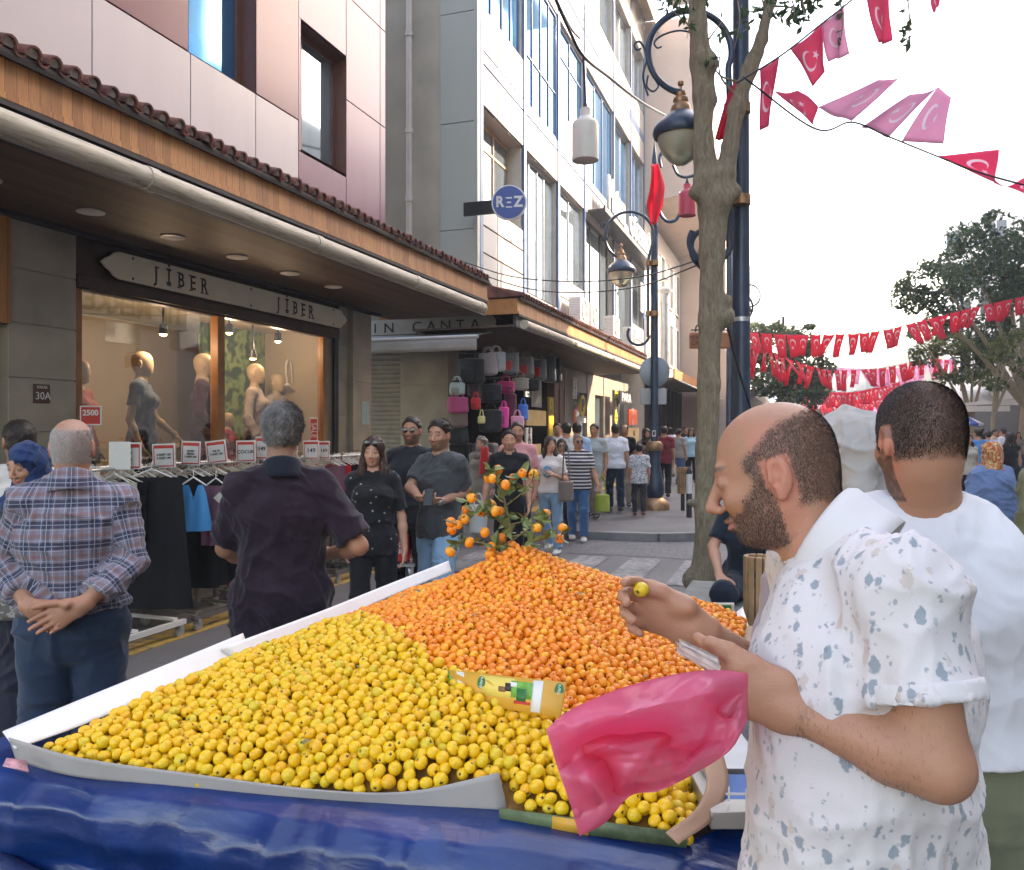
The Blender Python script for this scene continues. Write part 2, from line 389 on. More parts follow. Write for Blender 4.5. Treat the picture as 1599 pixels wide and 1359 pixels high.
g = MB(); g.box((-5.0, 2, .0), (-4.72, 10.7, .009)); g.box((-5.0, 12.6, .13), (-4.72, 40, .139)); struct('tactile_strip', g, M_YEL)
# raised pavement beyond the side street, with kerb
M_KERB = mat('kerb_stone', (.2, .195, .195), .75, var=.25, vs=3, bump=.3, bs=40)
poly = [(-16, 12.5), (-2.6, 12.5), (-2.0, 12.58), (-1.5, 12.85), (-1.22, 13.3), (-1.15, 14), (-1.15, 90), (-16, 90)]
g = MB(); g.prism(poly, (0, 0, 0), (1, 0, 0), (0, 1, 0), (0, 0, .12)); struct('pavement', g, M_PAV)
g = MB(); kp = poly[:7]
for i in range(6):
    a, b = Vector((*kp[i], .125)), Vector((*kp[i+1], .125)); t = (b-a).normalized(); q = Vector((-t.y, t.x, 0))
    g.obox((a+b)/2-Vector((0, 0, .065))-q*.05, (t, q, (0, 0, 1)), ((b-a).length/2+.012, .07, .0651))
struct('kerb', g, M_KERB, bevel=.01)
# ---------------------------------------------------------------- building materials
def mat_wood(name, c1, c2, plank=.12, axis=1, rough=.5):
    k = NT(name, rough); v = k.tc.outputs['Object']; s = k.sep(v)
    pl = k.math('DIVIDE', s[axis], plank); fr = k.math('FRACT', pl); fl = k.math('FLOOR', pl)
    cx = k.n('ShaderNodeCombineXYZ'); k.l(fl, cx.inputs[0]); wn = k.n('ShaderNodeTexWhiteNoise'); k.l(cx.outputs[0], wn.inputs[0])
    sc_ = [4, 4, 4]; sc_[axis] = 60; gr = k.noise(1, 6, k.mapping(tuple(sc_)), 1.5)
    c = k.ramp(k.math('ADD', k.math('MULTIPLY', gr, .7), k.math('MULTIPLY', wn.outputs['Value'], .3)), [(.3, c1), (.7, c2)])
    gap = k.math('LESS_THAN', fr, .05); k.col(k.mix(k.math('MULTIPLY', gap, .7), c, tuple(x*.25 for x in c1)))
    k.bump(k.math('ADD', k.math('MULTIPLY', gr, .3), k.math('MULTIPLY', gap, -1.)), .5, .006); return k.m
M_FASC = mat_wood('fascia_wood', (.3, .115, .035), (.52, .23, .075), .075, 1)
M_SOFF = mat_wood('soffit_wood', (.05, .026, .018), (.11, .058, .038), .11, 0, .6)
M_FRAME = mat('orange_wood', (.33, .14, .045), .4, vs=5, var=.3, bump=.1)
M_DKW = mat('dark_wood', (.05, .027, .018), .5, var=.3)
M_RIM = mat('dark_rim', (.02, .014, .013), .6)
M_TILE = mat('clay_tile', (.15, .055, .04), .7, var=.55, vs=9, bump=.3, bs=60)
M_MORT = mat('tile_mortar', (.42, .35, .3), .9, var=.3, vs=20, bump=.5)
k = NT('gutter_paint', .6); s = k.noise(1, 6, k.mapping((30, 2.2, 30)), 2.); n2 = k.noise(3, 5)
k.col(k.mix(k.math('MULTIPLY', n2, .5), k.ramp(s, [(.35, (.3, .24, .16)), (.5, (.52, .45, .35)), (.7, (.58, .52, .42))]), (.4, .36, .3))); M_GUT = k.m
def mat_panel(name, c, var=.06, rough=.32):
    k = NT(name, rough); n = k.noise(.9, 5); s = k.noise(1, 5, k.mapping((5, 5, .6)))
    a = k.mix(k.math('MULTIPLY', n, var*5), tuple(x*(1-var*2) for x in c), c); k.col(k.mix(k.math('MULTIPLY', k.math('POWER', s, 3.), 1.6, clamp=True), a, tuple(x*.8 for x in c)))
    k.b.inputs['Specular IOR Level'].default_value = .45; k.b.inputs['Coat Weight'].default_value = .12; k.b.inputs['Coat Roughness'].default_value = .12; return k.m
M_CRM = mat_panel('cream_panel', (.55, .495, .51)); M_BUR = mat_panel('burgundy_panel', (.17, .038, .06)); M_LIL = mat_panel('plum_panel', (.2, .085, .14))
M_JNT = mat('panel_joint', (.03, .025, .028), .7)
M_STN = mat('pillar_stone', (.31, .27, .215), .38, var=.22, vs=2.2, bump=.05); M_STJ = mat('stone_joint', (.36, .33, .29), .7)
M_STU = mat('stucco', (.42, .37, .3), .9, var=.16, vs=1.3, bump=.25, bs=90)
M_GRYP = mat_panel('grey_panel', (.44, .45, .41)); M_WHTP = mat_panel('white_panel', (.4, .36, .34)); M_BLUP = mat_panel('blue_panel', (.07, .13, .26))
k = NT('blue_glass', .03); n = k.noise(.55, 3, None, .6); s = k.noise(1, 2, k.mapping((1, 3.2, .25)))
k.col(k.ramp(k.math('ADD', k.math('MULTIPLY', n, .5), k.math('MULTIPLY', s, .5)), [(.35, (.05, .24, .55)), (.65, (.16, .45, .78))])); k.b.inputs['Metallic'].default_value = .85
k.b.inputs['Roughness'].default_value = .06; k.bump(n, .05, .02); M_BGL = k.m  # sky reflection's blue and streaks are put into the base colour
M_MIR = mat('clear_glass_dark', (.38, .47, .54), .04, .8, var=.3, vs=.8); M_ALU = mat('aluminium', (.45, .46, .47), .35, .7); M_WHT = mat('white_paint', (.68, .68, .66), .5, var=.05)
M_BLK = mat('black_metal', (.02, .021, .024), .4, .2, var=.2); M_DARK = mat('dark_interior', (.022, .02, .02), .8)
def pane_glass(name, tint=(1, 1, 1), refl=.9):
    k = NT(name); k.t.nodes.remove(k.b); tr = k.n('ShaderNodeBsdfTransparent'); tr.inputs[0].default_value = (*tint, 1); gl = k.n('ShaderNodeBsdfGlossy'); gl.inputs['Roughness'].default_value = .015
    gl.inputs[0].default_value = (refl,)*3+(1,); fr = k.n('ShaderNodeFresnel'); fr.inputs[0].default_value = 1.65; mx = k.n('ShaderNodeMixShader')
    f = k.math('MULTIPLY', fr.outputs[0], 2.4, clamp=True); k.l(f, mx.inputs[0]); k.l(tr.outputs[0], mx.inputs[1]); k.l(gl.outputs[0], mx.inputs[2]); k.l(mx.outputs[0], k.out.inputs[0]); return k.m
M_PANE = pane_glass('shop_glass', (.93, .95, .94))
X1 = -5.7; EX = -4.15; XU = -5.5; X2 = -5.2; Y2 = 13.1
def fpan(mb, x, y0, y1, z0, z1, mi=0, gap=.012, th=.03): mb.box((x, y0+gap/2, z0+gap/2), (x+th, y1-gap/2, z1-gap/2), mi)
def tiles(parent, y0, y1, xe=EX+.06, ze=3.80, run=1.5, rise=.36, per=.145):
    mb = MB(); n = int((y1-y0)/per); L = math.hypot(run, rise)
    ex = Vector((-run/L, 0, rise/L)); up = Vector((rise/L, 0, run/L))
    for i in range(n):
        yc = y0+per*(i+.5)+random.uniform(-.004, .004); o = Vector((xe+random.uniform(-.012, .012), yc, ze+random.uniform(-.004, .004)))
        r0, r1 = .056, .043; arc = [(math.cos(a), math.sin(a)) for a in np.linspace(-.15, math.pi+.15, 9)]
        pl = [(c_*r0, s_*r0*1.05+.02) for c_, s_ in arc]+[(c_*r1, s_*r1*1.05+.02) for c_, s_ in arc[::-1]]
        mb.prism(pl, o, (0, 1, 0), up, ex*L)
        mb.prism([(c_*r1*.97, s_*r1*1.0+.02) for c_, s_ in arc], o+ex*.025, (0, 1, 0), up, ex*(L-.05), 1)
        pa = [(c_*.036, -s_*.026+.02) for c_, s_ in [(math.cos(a), math.sin(a)) for a in np.linspace(math.pi, 0, 7)]]
        pa += [(a, b-.014) for a, b in pa[::-1]]
        mb.prism(pa[::-1], o+Vector((0, per/2, 0))+ex*.004, (0, 1, 0), up, ex*L)
    mb.obox(Vector((xe, (y0+y1)/2, ze-.028))+ex*(L/2)-up*.012, (ex, (0, 1, 0), up), (L/2-.01, (y1-y0)/2, .012), 2)
    return mb.build('roof_tiles', [M_TILE, M_MORT, M_RIM], parent)
def eave(parent, y0, y1, xin, zs=3.33, lamps=()):
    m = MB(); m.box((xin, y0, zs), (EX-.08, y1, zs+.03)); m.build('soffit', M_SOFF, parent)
    m = MB(); m.box((EX-.08, y0, zs-.012), (EX-.03, y1, zs+.2)); m.box((EX-.03, y0, zs+.168), (EX+.012, y1, zs+.2)); m.box((EX-.02, y0, 3.775), (EX+.045, y1, 3.80)); m.build('eave_rim', M_RIM, parent)
    m = MB(); m.box((EX-.03, y0, 3.53), (EX, y1, 3.775)); m.box((EX, y0, 3.532), (EX+.014, y1, 3.57)); m.build('fascia_board', M_FASC, parent)
    m = MB(); yy = y0; r = .072; gy1 = y1-.45
    m.cyl((-4.05, y0, 3.36), (-4.05, gy1, 3.36), r, 20); m.lathe([(r, 0), (r*.9, .03), (r*.6, .06), (.01, .07)], (-4.05, gy1, 3.36), 20, 0, (0, 1, 0))
    for i in range(int((gy1-y0)/2)+1):
        q = y0+1.1+2*i
        if q < gy1: m.cyl((-4.05, q, 3.36), (-4.05, q+.09, 3.36), r+.008, 20)
    m.build('gutter', M_GUT, parent)
def soffit_lamp(x, y, z, lab):
    t = empty('ceiling_light', (x, y, z), lab, 'ceiling light', 'round lights under the shop eave')
    m = MB(); m.lathe([(.085, 0), (.1, -.004), (.1, -.012), (.075, -.016)], (x, y, z), 28); m.build('trim_ring', mat('lamp_white', (.55, .52, .48), .4, var=.05), t)
    m = MB(); m.lathe([(.074, -.0165), (.07, -.019), (.01, -.021)], (x, y, z), 28); m.build('diffuser', mat('lamp_diffuser', (.62, .6, .57), .6, var=0), t)
# ---------------------------------------------------------------- building 1: clothes shop
b1 = empty('shop_building', (-5.7, 7, 0), 'burgundy and cream panelled building over the clothes shop with a long tiled eave', 'building')
m = MB()
for (y0, y1) in [(-3, 1.7), (1.7, 2.9), (2.9, 4.05), (4.05, 5.24), (5.24, 6.4), (6.4, 7.4), (7.4, 8.2)]: fpan(m, XU, y0, y1, 3.9, 5.3, 0)
for (y0, y1) in [(-3, .6), (.6, 2.9), (2.9, 5.2)]: fpan(m, XU+.004, y0, y1, 5.3, 8.0, 1)
fpan(m, XU+.004, 5.2, 6.37, 5.3, 8.0, 1); fpan(m, XU+.004, 7.4, 8.2, 5.3, 8, 1)
for z0, z1 in ((8, 9.4), (9.4, 11.5)):
    for (y0, y1) in [(-3, .6), (.6, 2.9), (2.9, 5.2), (5.2, 6.37), (6.37, 7.4), (7.4, 8.2)]: fpan(m, XU, y0, y1, z0, z1, 1)
for z0, z1 in ((3.9, 4.95), (6.5, 7.65), (7.65, 9.2), (9.2, 11.5)): fpan(m, XU, 8.2, 9.27, z0, z1, 2)
for z0, z1 in ((3.9, 4.55), (4.55, 5.95), (5.95, 7.3), (7.3, 8.7), (8.7, 11.5)): fpan(m, XU, 9.27, 10.18, z0, z1, 2); fpan(m, XU, 10.18, 10.34, z0, z1, 2)
m.box((XU-.06, 8.2, 4.95), (XU+.034, 8.24, 6.5), 2)
m.build('cladding', [M_CRM, M_BUR, M_LIL], b1, bevel=.003)
m = MB(); m.box((XU-.12, -3, 3.3), (XU-.03, 6.3, 11.5)); m.box((XU-.12, 7.45, 3.3), (XU-.03, 8.2, 11.5)); m.box((XU-.12, 9.3, 3.3), (XU-.03, 10.33, 11.5))
m.box((XU-.12, 6.3, 8), (XU-.03, 7.45, 11.5)); m.box((XU-.12, 8.2, 6.5), (XU-.03, 9.3, 11.5)); m.box((XU-.12, 6.3, 3.3), (XU-.03, 7.45, 5.3)); m.box((XU-.12, 8.2, 3.3), (XU-.03, 9.3, 4.95))
m.box((-12, -3, 3.4), (XU-.7, 10.3, 11.5)); m.build('backing_wall', M_JNT, b1)
def win(parent, y0, y1, z0, z1, x, fm, gm, rec=.28, fw=.06, mull=(), trans=(), pm=None):
    f = MB(); xi = x-rec
    for a, b, c_, d in ((y0, y0+fw, z0, z1), (y1-fw, y1, z0, z1), (y0+fw, y1-fw, z0, z0+fw), (y0+fw, y1-fw, z1-fw, z1)): f.box((xi, a, c_), (xi+.06, b, d))
    for q in mull: f.box((xi+.003, q-fw*.4, z0+fw), (xi+.055, q+fw*.4, z1-fw))
    for q in trans: f.box((xi+.006, y0+fw, q-fw*.4), (xi+.05, y1-fw, q+fw*.4))
    fo = f.build('window', fm, parent, bevel=.004)
    p = MB(); p.quad((xi+.03, y0+fw, z0+fw), (xi+.03, y1-fw, z0+fw), (xi+.03, y1-fw, z1-fw), (xi+.03, y0+fw, z1-fw)); p.build('pane', gm, fo)
    r = MB(); e = .003
    r.quad((xi, y0+e, z0), (x, y0+e, z0), (x, y0+e, z1), (xi, y0+e, z1)); r.quad((xi, y1-e, z0), (xi, y1-e, z1), (x, y1-e, z1), (x, y1-e, z0))
    r.quad((xi, y0, z1-e), (x, y0, z1-e), (x, y1, z1-e), (xi, y1, z1-e)); r.quad((xi, y0, z0+e), (xi, y1, z0+e), (x, y1, z0+e), (x, y0, z0+e))
    r.build('reveal', pm or fm, fo)
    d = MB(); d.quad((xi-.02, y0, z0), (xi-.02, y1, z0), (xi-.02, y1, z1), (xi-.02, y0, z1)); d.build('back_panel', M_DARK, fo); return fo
M_BRF = mat('brown_frame', (.13, .05, .03), .4)
win(b1, 6.37, 7.4, 5.3, 8.0, XU+.03, M_BRF, M_BGL, .25, .07, (), (), M_BRF)
win(b1, 8.24, 9.27, 4.98, 6.47, XU+.03, M_BRF, M_MIR, .22, .06, (8.5,), (), M_BRF)
for a, b in ((1.2, 2.4),): win(b1, a, b, 5.9, 7.4, XU+.05, M_BRF, M_BGL, .02)
tiles(b1, 1.4, 10.95); eave(b1, 1.2, 10.9, X1)
m = MB(); m.box((-5.7, 10.87, 3.53), (EX-.031, 10.9, 3.775)); m.prism([(-5.6, 3.775), (EX+.04, 3.775), (-5.6, 4.15)], (0, 10.93, 0), (1, 0, 0), (0, 0, 1), (0, .03, 0)); m.build('gable_board', M_FASC, b1)
# ground-floor pillars in stone blocks
def pillar(parent, y0, y1, x=X1, z1=3.33, dep=.5, nm='pillar', course=.47, mats=None, dx=0):
    m = MB(); z = 0; i = 0
    m.box((x-dep, y0+.008, 0), (x-.012, y1-.008, z1), 1)
    while z < z1-.01:
        h = min(course, z1-z); m.box((x-dep+.01, y0, z+.004), (x, y1, z+h-.004)); z += h
    return m.build(nm, mats or [M_STN, M_STJ], parent, bevel=.004)
pillar(b1, 4.62, 5.24, X1+.06, course=.42); pillar(b1, 3.2, 4.45, X1, course=.42); pillar(b1, 9.44, 9.75, X1-.02); pillar(b1, 9.757, 10.26, X1+.05)
m = MB(); m.box((X1-.3, 4.46, 0), (X1-.05, 4.6, 3.33)); m.cyl((X1+.02, 9.36, 0), (X1+.02, 9.36, 3.33), .04); m.build('downpipe', M_BLK, b1)
m = MB(); m.box((X1-.02, 4.46, 2.5), (X1+.1, 4.61, 3.3)); m.build('side_board', M_FASC, b1)
m = MB()
for a in (5.24, 9.05): m.box((X1-.06, a, .55), (X1+.03, a+.09, 2.88))
m.box((X1-.06, 7.03, .55), (X1+.04, 7.14, 2.88)); m.box((X1-.06, 5.24, .47), (X1+.05, 9.2, .55)); m.build('window_frame', M_FRAME, b1, bevel=.005)
m = MB(); m.box((X1-.08, 5.24, 2.88), (X1+.03, 9.44, 3.33)); m.box((X1+.03, 5.26, 2.9), (X1+.06, 9.4, 3.0)); m.build('lintel', M_DKW, b1, bevel=.005)
m = MB(); m.box((X1-.1, 5.24, 0), (X1+.02, 9.4, .47)); m.box((X1-.1, 9.14, .55), (X1-.02, 9.44, 2.88)); m.build('base_wall', M_STN, b1)
m = MB(); m.quad((X1, 5.33, .55), (X1, 7.03, .55), (X1, 7.03, 2.88), (X1, 5.33, 2.88)); m.quad((X1, 7.14, .55), (X1, 9.05, .55), (X1, 9.05, 2.88), (X1, 7.14, 2.88)); m.build('shop_window', M_PANE, b1)
M_INT = mat('shop_plaster', (.5, .42, .31), .8, var=.08, vs=1.5); M_INF = mat('display_floor', (.33, .26, .19), .5)
m = MB(); m.box((-7.6, 5.2, .5), (-7.55, 9.4, 3.3)); m.box((-7.6, 5.1, .5), (X1-.1, 5.2, 3.3)); m.box((-7.6, 9.4, .5), (X1-.1, 9.45, 3.3)); m.box((-7.6, 5.2, 3.0), (X1-.1, 9.4, 3.05)); m.build('display_room', M_INT, b1)
m = MB(); m.box((-7.6, 5.2, .45), (X1-.1, 9.4, .5)); m.build('display_floor', M_INF, b1)
m = MB(); m.box((-6.9, 6.33, .5), (-6.84, 6.4, 3.0)); m.build('display_post', mat('red_post', (.16, .02, .02), .4), b1)
k = NT('leaf_paper', .55); a = k.mapping((7, 7, 7)); vo = k.n('ShaderNodeTexVoronoi'); vo.inputs['Scale'].default_value = 1.6; k.l(a, vo.inputs['Vector'])
wv = k.n('ShaderNodeTexWave'); wv.inputs['Scale'].default_value = .55; wv.inputs['Distortion'].default_value = 9; wv.inputs['Detail Scale'].default_value = 1.2; k.l(a, wv.inputs['Vector'])
k.col(k.ramp(k.math('MULTIPLY', wv.outputs['Fac'], k.math('ADD', vo.outputs['Distance'], .4)), [(.1, (.02, .06, .02)), (.45, (.07, .16, .04)), (.85, (.25, .36, .12))]))
m = MB(); m.box((-6.86, 8.15, .5), (-6.8, 9.4, 3.0)); m.build('leaf_panel', k.m, b1)
# spot lamps of the display (lit in the photo) with small warm lights
for i, (u, v) in enumerate(((358, 520), (434, 533), (255, 522), (395, 560))):
    p = onx(u, v, -5.95); t = empty('display_spotlight', p, ['black display spotlight with a lit bulb just right of the wooden mullion', 'black display spotlight with a lit bulb nearest the green leaf panel', 'small lit display spotlight between the blue and the dark red mannequins', 'small lit display spotlight above the white jacket mannequin'][i], 'spotlight', 'lit spotlights in the clothes shop window')
    m = MB(); m.cyl(p+Vector((0, 0, .02)), (p.x, p.y, 3.0), .012, 6); m.cyl(p+Vector((0, 0, .1)), p, .035, 12, r2=.045); m.build('lamp_body', M_BLK, t)
    m = MB(); m.lathe([(.036, 0), (.03, -.012), (.01, -.02)], p, 12); m.build('bulb', mat('lit_bulb', (1, .7, .35), .5, var=0, emis=(1, .62, .25), es=6), t)
    if i != 3:
        ld = bpy.data.lights.new('spot', 'POINT'); ld.energy = 2.6; ld.color = (1, .8, .58); ld.shadow_soft_size = .05; lo = bpy.data.objects.new('lamp_light', ld); sc.collection.objects.link(lo); lo.location = p+Vector((0, 0, -.06)); par(lo, t)
for i in range(6): soffit_lamp(-4.97, 3.9+.848*i, 3.33, ['round white light disc under the eave, leftmost and largest, cut by the picture edge', 'round white light disc under the eave above the left stone pillar', 'round white light disc under the eave, above the first letters of the shop sign', 'round white light disc under the eave, third from the left pillar', 'round white light disc under the eave, above the gap between the two sign words', 'round white light disc under the eave nearest the corner awning'][i])
# shop sign
sgn = empty('shop_sign', (X1+.1, 7.5, 3.13), 'long cream signboard with JİBER painted twice in black serif letters', 'shop sign')
m = MB(); ya, yb, za, zb = 5.47, 9.53, 3.02, 3.26; zc = (za+zb)/2; hh = (zb-za)/2
def endcurve(y, s):
    pts = [(0, hh), (-.1, hh), (-.16, hh*.85), (-.2, hh*.55), (-.25, hh*.35), (-.3, 0), (-.25, -hh*.35), (-.2, -hh*.55), (-.16, -hh*.85), (-.1, -hh), (0, -hh)]
    return [(y-s*(-.3)-s*abs(a)+0*a if False else y+s*(.3+a), zc+b) for a, b in pts]
L = endcurve(ya, 1); Rr = [(yb-(a-ya), b) for a, b in L][::-1]
m.prism(L+Rr, (X1+.07, 0, 0), (0, 1, 0), (0, 0, 1), (.025, 0, 0)); m.build('board', mat('sign_cream', (.74, .66, .52), .6, var=.1, vs=3), sgn, bevel=.004)
M_INK = mat('sign_ink', (.03, .02, .018), .5, var=0)
def serif_word(y, z, h, parent):
    x = X1+.0965; adv = h*1.12
    for i, ch in enumerate('JİBER'):
        yy = y+i*adv; text('letter', ch, h*1.36, (x, yy, z), (0, 1, 0), (0, 0, 1), M_INK, parent, .006, bold=.002, xs=.82)
        mm = MB(); w_ = h*.12
        st = {'J': [(.06, .5)], 'İ': [(0, .5), (0, -.5)], 'B': [(-.2, .5), (-.2, -.5)], 'E': [(-.2, .5), (-.2, -.5)], 'R': [(-.2, .5), (-.2, -.5), (.26, -.5)]}[ch]
        for a, b in st: mm.box((x-.002, yy+a*h-h*.17, z+b*h*.97-.006), (x+.0035, yy+a*h+h*.17, z+b*h*.97+.006))
        mm.build('serif', M_INK, parent)
for w_, (u0, u1) in enumerate(((243, 318), (434, 485))):
    a = onx(u0, 440, X1+.09).y; b = onx(u1, 470, X1+.09).y; serif_word(a, zc-.005, (b-a)/4/1.12, sgn)
m = MB()
for q in (ya+.35, 7.5, yb-.35):
    for zz in (za+.03, zb-.03): m.lathe([(.012, 0), (.008, .008), (.001, .01)], (X1+.095, q, zz), 8, 0, (1, 0, 0))
m.build('screw', M_BLK, sgn)
p = onx(65, 615, X1+.065); t = empty('house_number_plate', p, 'small brown enamel plate reading 30 A on the left stone pillar', 'number plate')
m = MB(); m.box((X1+.061, p.y-.075, p.z-.075), (X1+.07, p.y+.075, p.z+.075)); m.build('plate', mat('brown_enamel', (.07, .03, .02), .4), t, bevel=.003)
text('number', '30A', .085, (X1+.072, p.y+.008, p.z-.02), (0, 1, 0), (0, 0, 1), M_WHT, t, .002); text('street_line', 'SOKAK', .03, (X1+.072, p.y, p.z+.05), (0, 1, 0), (0, 0, 1), M_WHT, t, .002)
p = onx(571, 645, X1+.055); m = MB(); m.box((X1+.052, p.y-.1, p.z-.16), (X1+.056, p.y+.1, p.z+.16)); tag(m.build('wall_notice', mat('pale_blue_paper', (.3, .42, .42), .6)), 'faded pale blue paper stuck on the right stone pillar', 'notice')
# ---------------------------------------------------------------- building 2: corner shops with sky-tinted glass above
b2 = empty('corner_building', (X2, 13.1, 0), 'white panelled corner building with blue reflective windows above the bag shop', 'building')
BY = [13.2, 15.62, 18.12, 20.6, 24.2, 26.9, 29.4]
m = MB(); H2 = 16.5
# side wall (facing us): grey strip and stucco
zs = [4.2, 5.15, 7.0, 8.9, 10.8, 12.7, 14.6, 16.5]
for a, b in zip(zs[:-1], zs[1:]): m.box((-5.85, Y2-.03, a+.006), (X2-.02, Y2, b-.006), 0)
def spand(y0, y1, z0, z1, n, mi=1):
    for i in range(n): fpan(m, X2, y0+(y1-y0)*i/n, y0+(y1-y0)*(i+1)/n, z0, z1, mi, .03, .03)
for i in range(6):
    y0, y1 = BY[i]+.16, BY[i+1]; n = 3 if y1-y0 < 3 else 4
    spand(y0, y1, 7.38, 8.1, n); m.box((X2, y0, 8.11), (X2+.034, y1, 8.32), 2); 
    if i in (0, 2): spand(y0, y1, 8.33, 9.12, n)
    if i not in (1, 3, 4): spand(y0, y1, 4.2, 4.8, n); spand(y0, y1, 4.8, 5.28, n)
    if i in (1, 3, 4): spand(y0, y1, 4.2, 4.5, n)
    if i == 0: spand(y0, y1, 5.28, 5.7, n)
    spand(y0, y1, 11.2, 12.0, n); m.box((X2, y0, 12.01), (X2+.034, y1, 12.22), 2); spand(y0, y1, 12.23, 13.0, n); spand(y0, y1, 15.0, H2, n)
for y in BY: m.box((X2, y, 4.2), (X2+.05, y+.15, H2), 2)
m.box((X2-.02, Y2-.03, 4.2), (X2+.045, BY[0]-.004, H2), 0)
m.build('cladding', [M_GRYP, M_WHTP, M_BLUP], b2, bevel=.003)
m = MB(); m.box((-14, Y2, 3.4), (-5.7, Y2+.3, H2)); m.build('stucco_wall', M_STU, b2)
m = MB(); m.box((-13.9, Y2+.3, 3.4), (X2-.8, 29.3, H2-.2)); m.box((X2-.8, 13.15, 4.1), (X2-.05, 29.3, 4.35)); m.build('core', M_JNT, b2)
m = MB()
for z0, z1 in ((7.36, 8.34), (11.18, 13.02), (14.98, H2)): m.box((X2-.8, Y2+.02, z0), (X2-.012, 29.4, z1))
for y in BY: m.box((X2-.8, y-.05, 4.3), (X2-.014, y+.2, H2-.02))
m.box((X2-.8, 13.2, 4.3), (X2-.013, 15.6, 5.69)); m.box((X2-.8, 13.2, 8.3), (X2-.013, 15.6, 9.12)); m.box((X2-.8, 18.2, 8.3), (X2-.013, 20.6, 9.12))
m.box((X2-.8, 18.2, 4.3), (X2-.016, 20.6, 5.29)); m.box((X2-.8, 26.9, 4.3), (X2-.016, 29.3, 5.29)); m.build('backing_wall', mat('recess_grey', (.4, .39, .36), .7), b2)
M_TANF = mat('tan_frame', (.5, .33, .2), .5)
win(b2, 13.37, 15.6, 5.71, 7.36, X2, M_TANF, M_MIR, .32, .06, (14.0, 14.7), (6.9,), M_WHTP)
win(b2, 15.8, 18.1, 4.52, 7.36, X2, M_ALU, M_MIR, .16, .05, (16.4, 17.0, 17.5), (), M_WHTP)
win(b2, 18.3, 20.58, 5.3, 7.36, X2, M_ALU, M_MIR, .14, .05, (19.5,), (), M_WHTP)
win(b2, 20.78, 24.18, 4.52, 7.36, X2, M_BLK, M_MIR, .2, .06, (22, 23.2), (), M_WHTP)
win(b2, 24.38, 26.88, 4.52, 7.36, X2, M_ALU, M_MIR, .2, .06, (25.5,), (), M_WHTP); win(b2, 27.1, 29.38, 5.3, 7.36, X2, M_ALU, M_MIR, .2, .06, (28.2,))
for i, (z0, z1, gm, mu, rec) in enumerate(((9.14, 11.18, M_BGL, (14.0, 14.6, 15.1), .12), (8.34, 11.18, M_BGL, (16.3, 16.9, 17.5), .06), (9.14, 11.18, M_BGL, (19.4,), .1), (8.34, 11.18, M_BGL, (22, 23), .1), (8.34, 11.18, M_BGL, (25.1, 26), .2), (8.34, 11.18, M_BGL, (27.7, 28.5), .2))):
    win(b2, BY[i]+.17, BY[i+1]-.01, z0, z1, X2+.01, M_BLUP if i < 4 else M_ALU, gm, rec, .05, mu, (z0+1.05,) if i == 1 else ((10.5,) if i == 2 else ()), M_WHTP)
    win(b2, BY[i]+.17, BY[i+1]-.01, 13.04, 14.98, X2+.01, M_ALU, M_MIR if i > 2 else M_BGL, .22, .05, mu, (), M_WHTP)
m = MB(); m.box((X2-.3, 18.35, 6.6), (X2-.26, 20.5, 7.3)); m.build('brown_blind', mat('brown_blind', (.14, .075, .05), .8), b2)
m = MB(); m.box((-14, Y2-.2, H2), (X2+.5, 29.7, H2+.15)); m.box((X2+.5, Y2-.2, H2-.5), (X2+.53, 29.7, H2+.18)); m.build('roof_eave', mat('tan_eave', (.5, .38, .27), .7), b2)
m = MB(); x, y = -6.42, Y2-.09; m.cyl((x, y, 3.9), (x, y, 12), .055, 12)
for z in (4.8, 5.7, 6.9, 8.6, 10): m.cyl((x, y, z), (x, y, z+.09), .068, 12)
m.build('drainpipe', mat('old_pvc', (.6, .52, .46), .5, var=.12, vs=3), b2)
tiles(b2, 12.25, 23.95); eave(b2, 12.27, 23.9, -6.0)
m = MB(); m.box((-6.6, 12.24, 3.53), (EX, 12.268, 3.775)); m.build('side_fascia', M_FASC, b2)
m = MB(); m.prism([(-6.6, 3.77), (EX+.05, 3.8), (-5.2, 4.25), (-6.6, 4.25)], (0, 12.2, 0), (1, 0, 0), (0, 0, 1), (0, .9, 0)); m.build('hip_roof', M_TILE, b2)
# ground floor of building 2: side pillar, roller shutter
pillar(b2, Y2+.02, Y2+.5, -5.72, 3.3, .93, course=.62)
m = MB(); z = 0.12
while z < 3.0: m.prism([(0, 0), (-.02, .03), (-.02, .055), (0, .08)], (-8.2, Y2+.1, z), (0, 1, 0), (0, 0, 1), (1.55, 0, 0)); z += .083
m.build('roller_shutter', mat('shutter_metal', (.34, .3, .24), .5, .1, var=.12), b2)
m = MB(); m.box((-12, Y2+.12, 3.0), (-6.6, Y2+.3, 3.4)); m.box((-12, Y2+.14, 0), (-8.2, Y2+.3, 3.0)); m.build('side_wall', M_STN, b2)
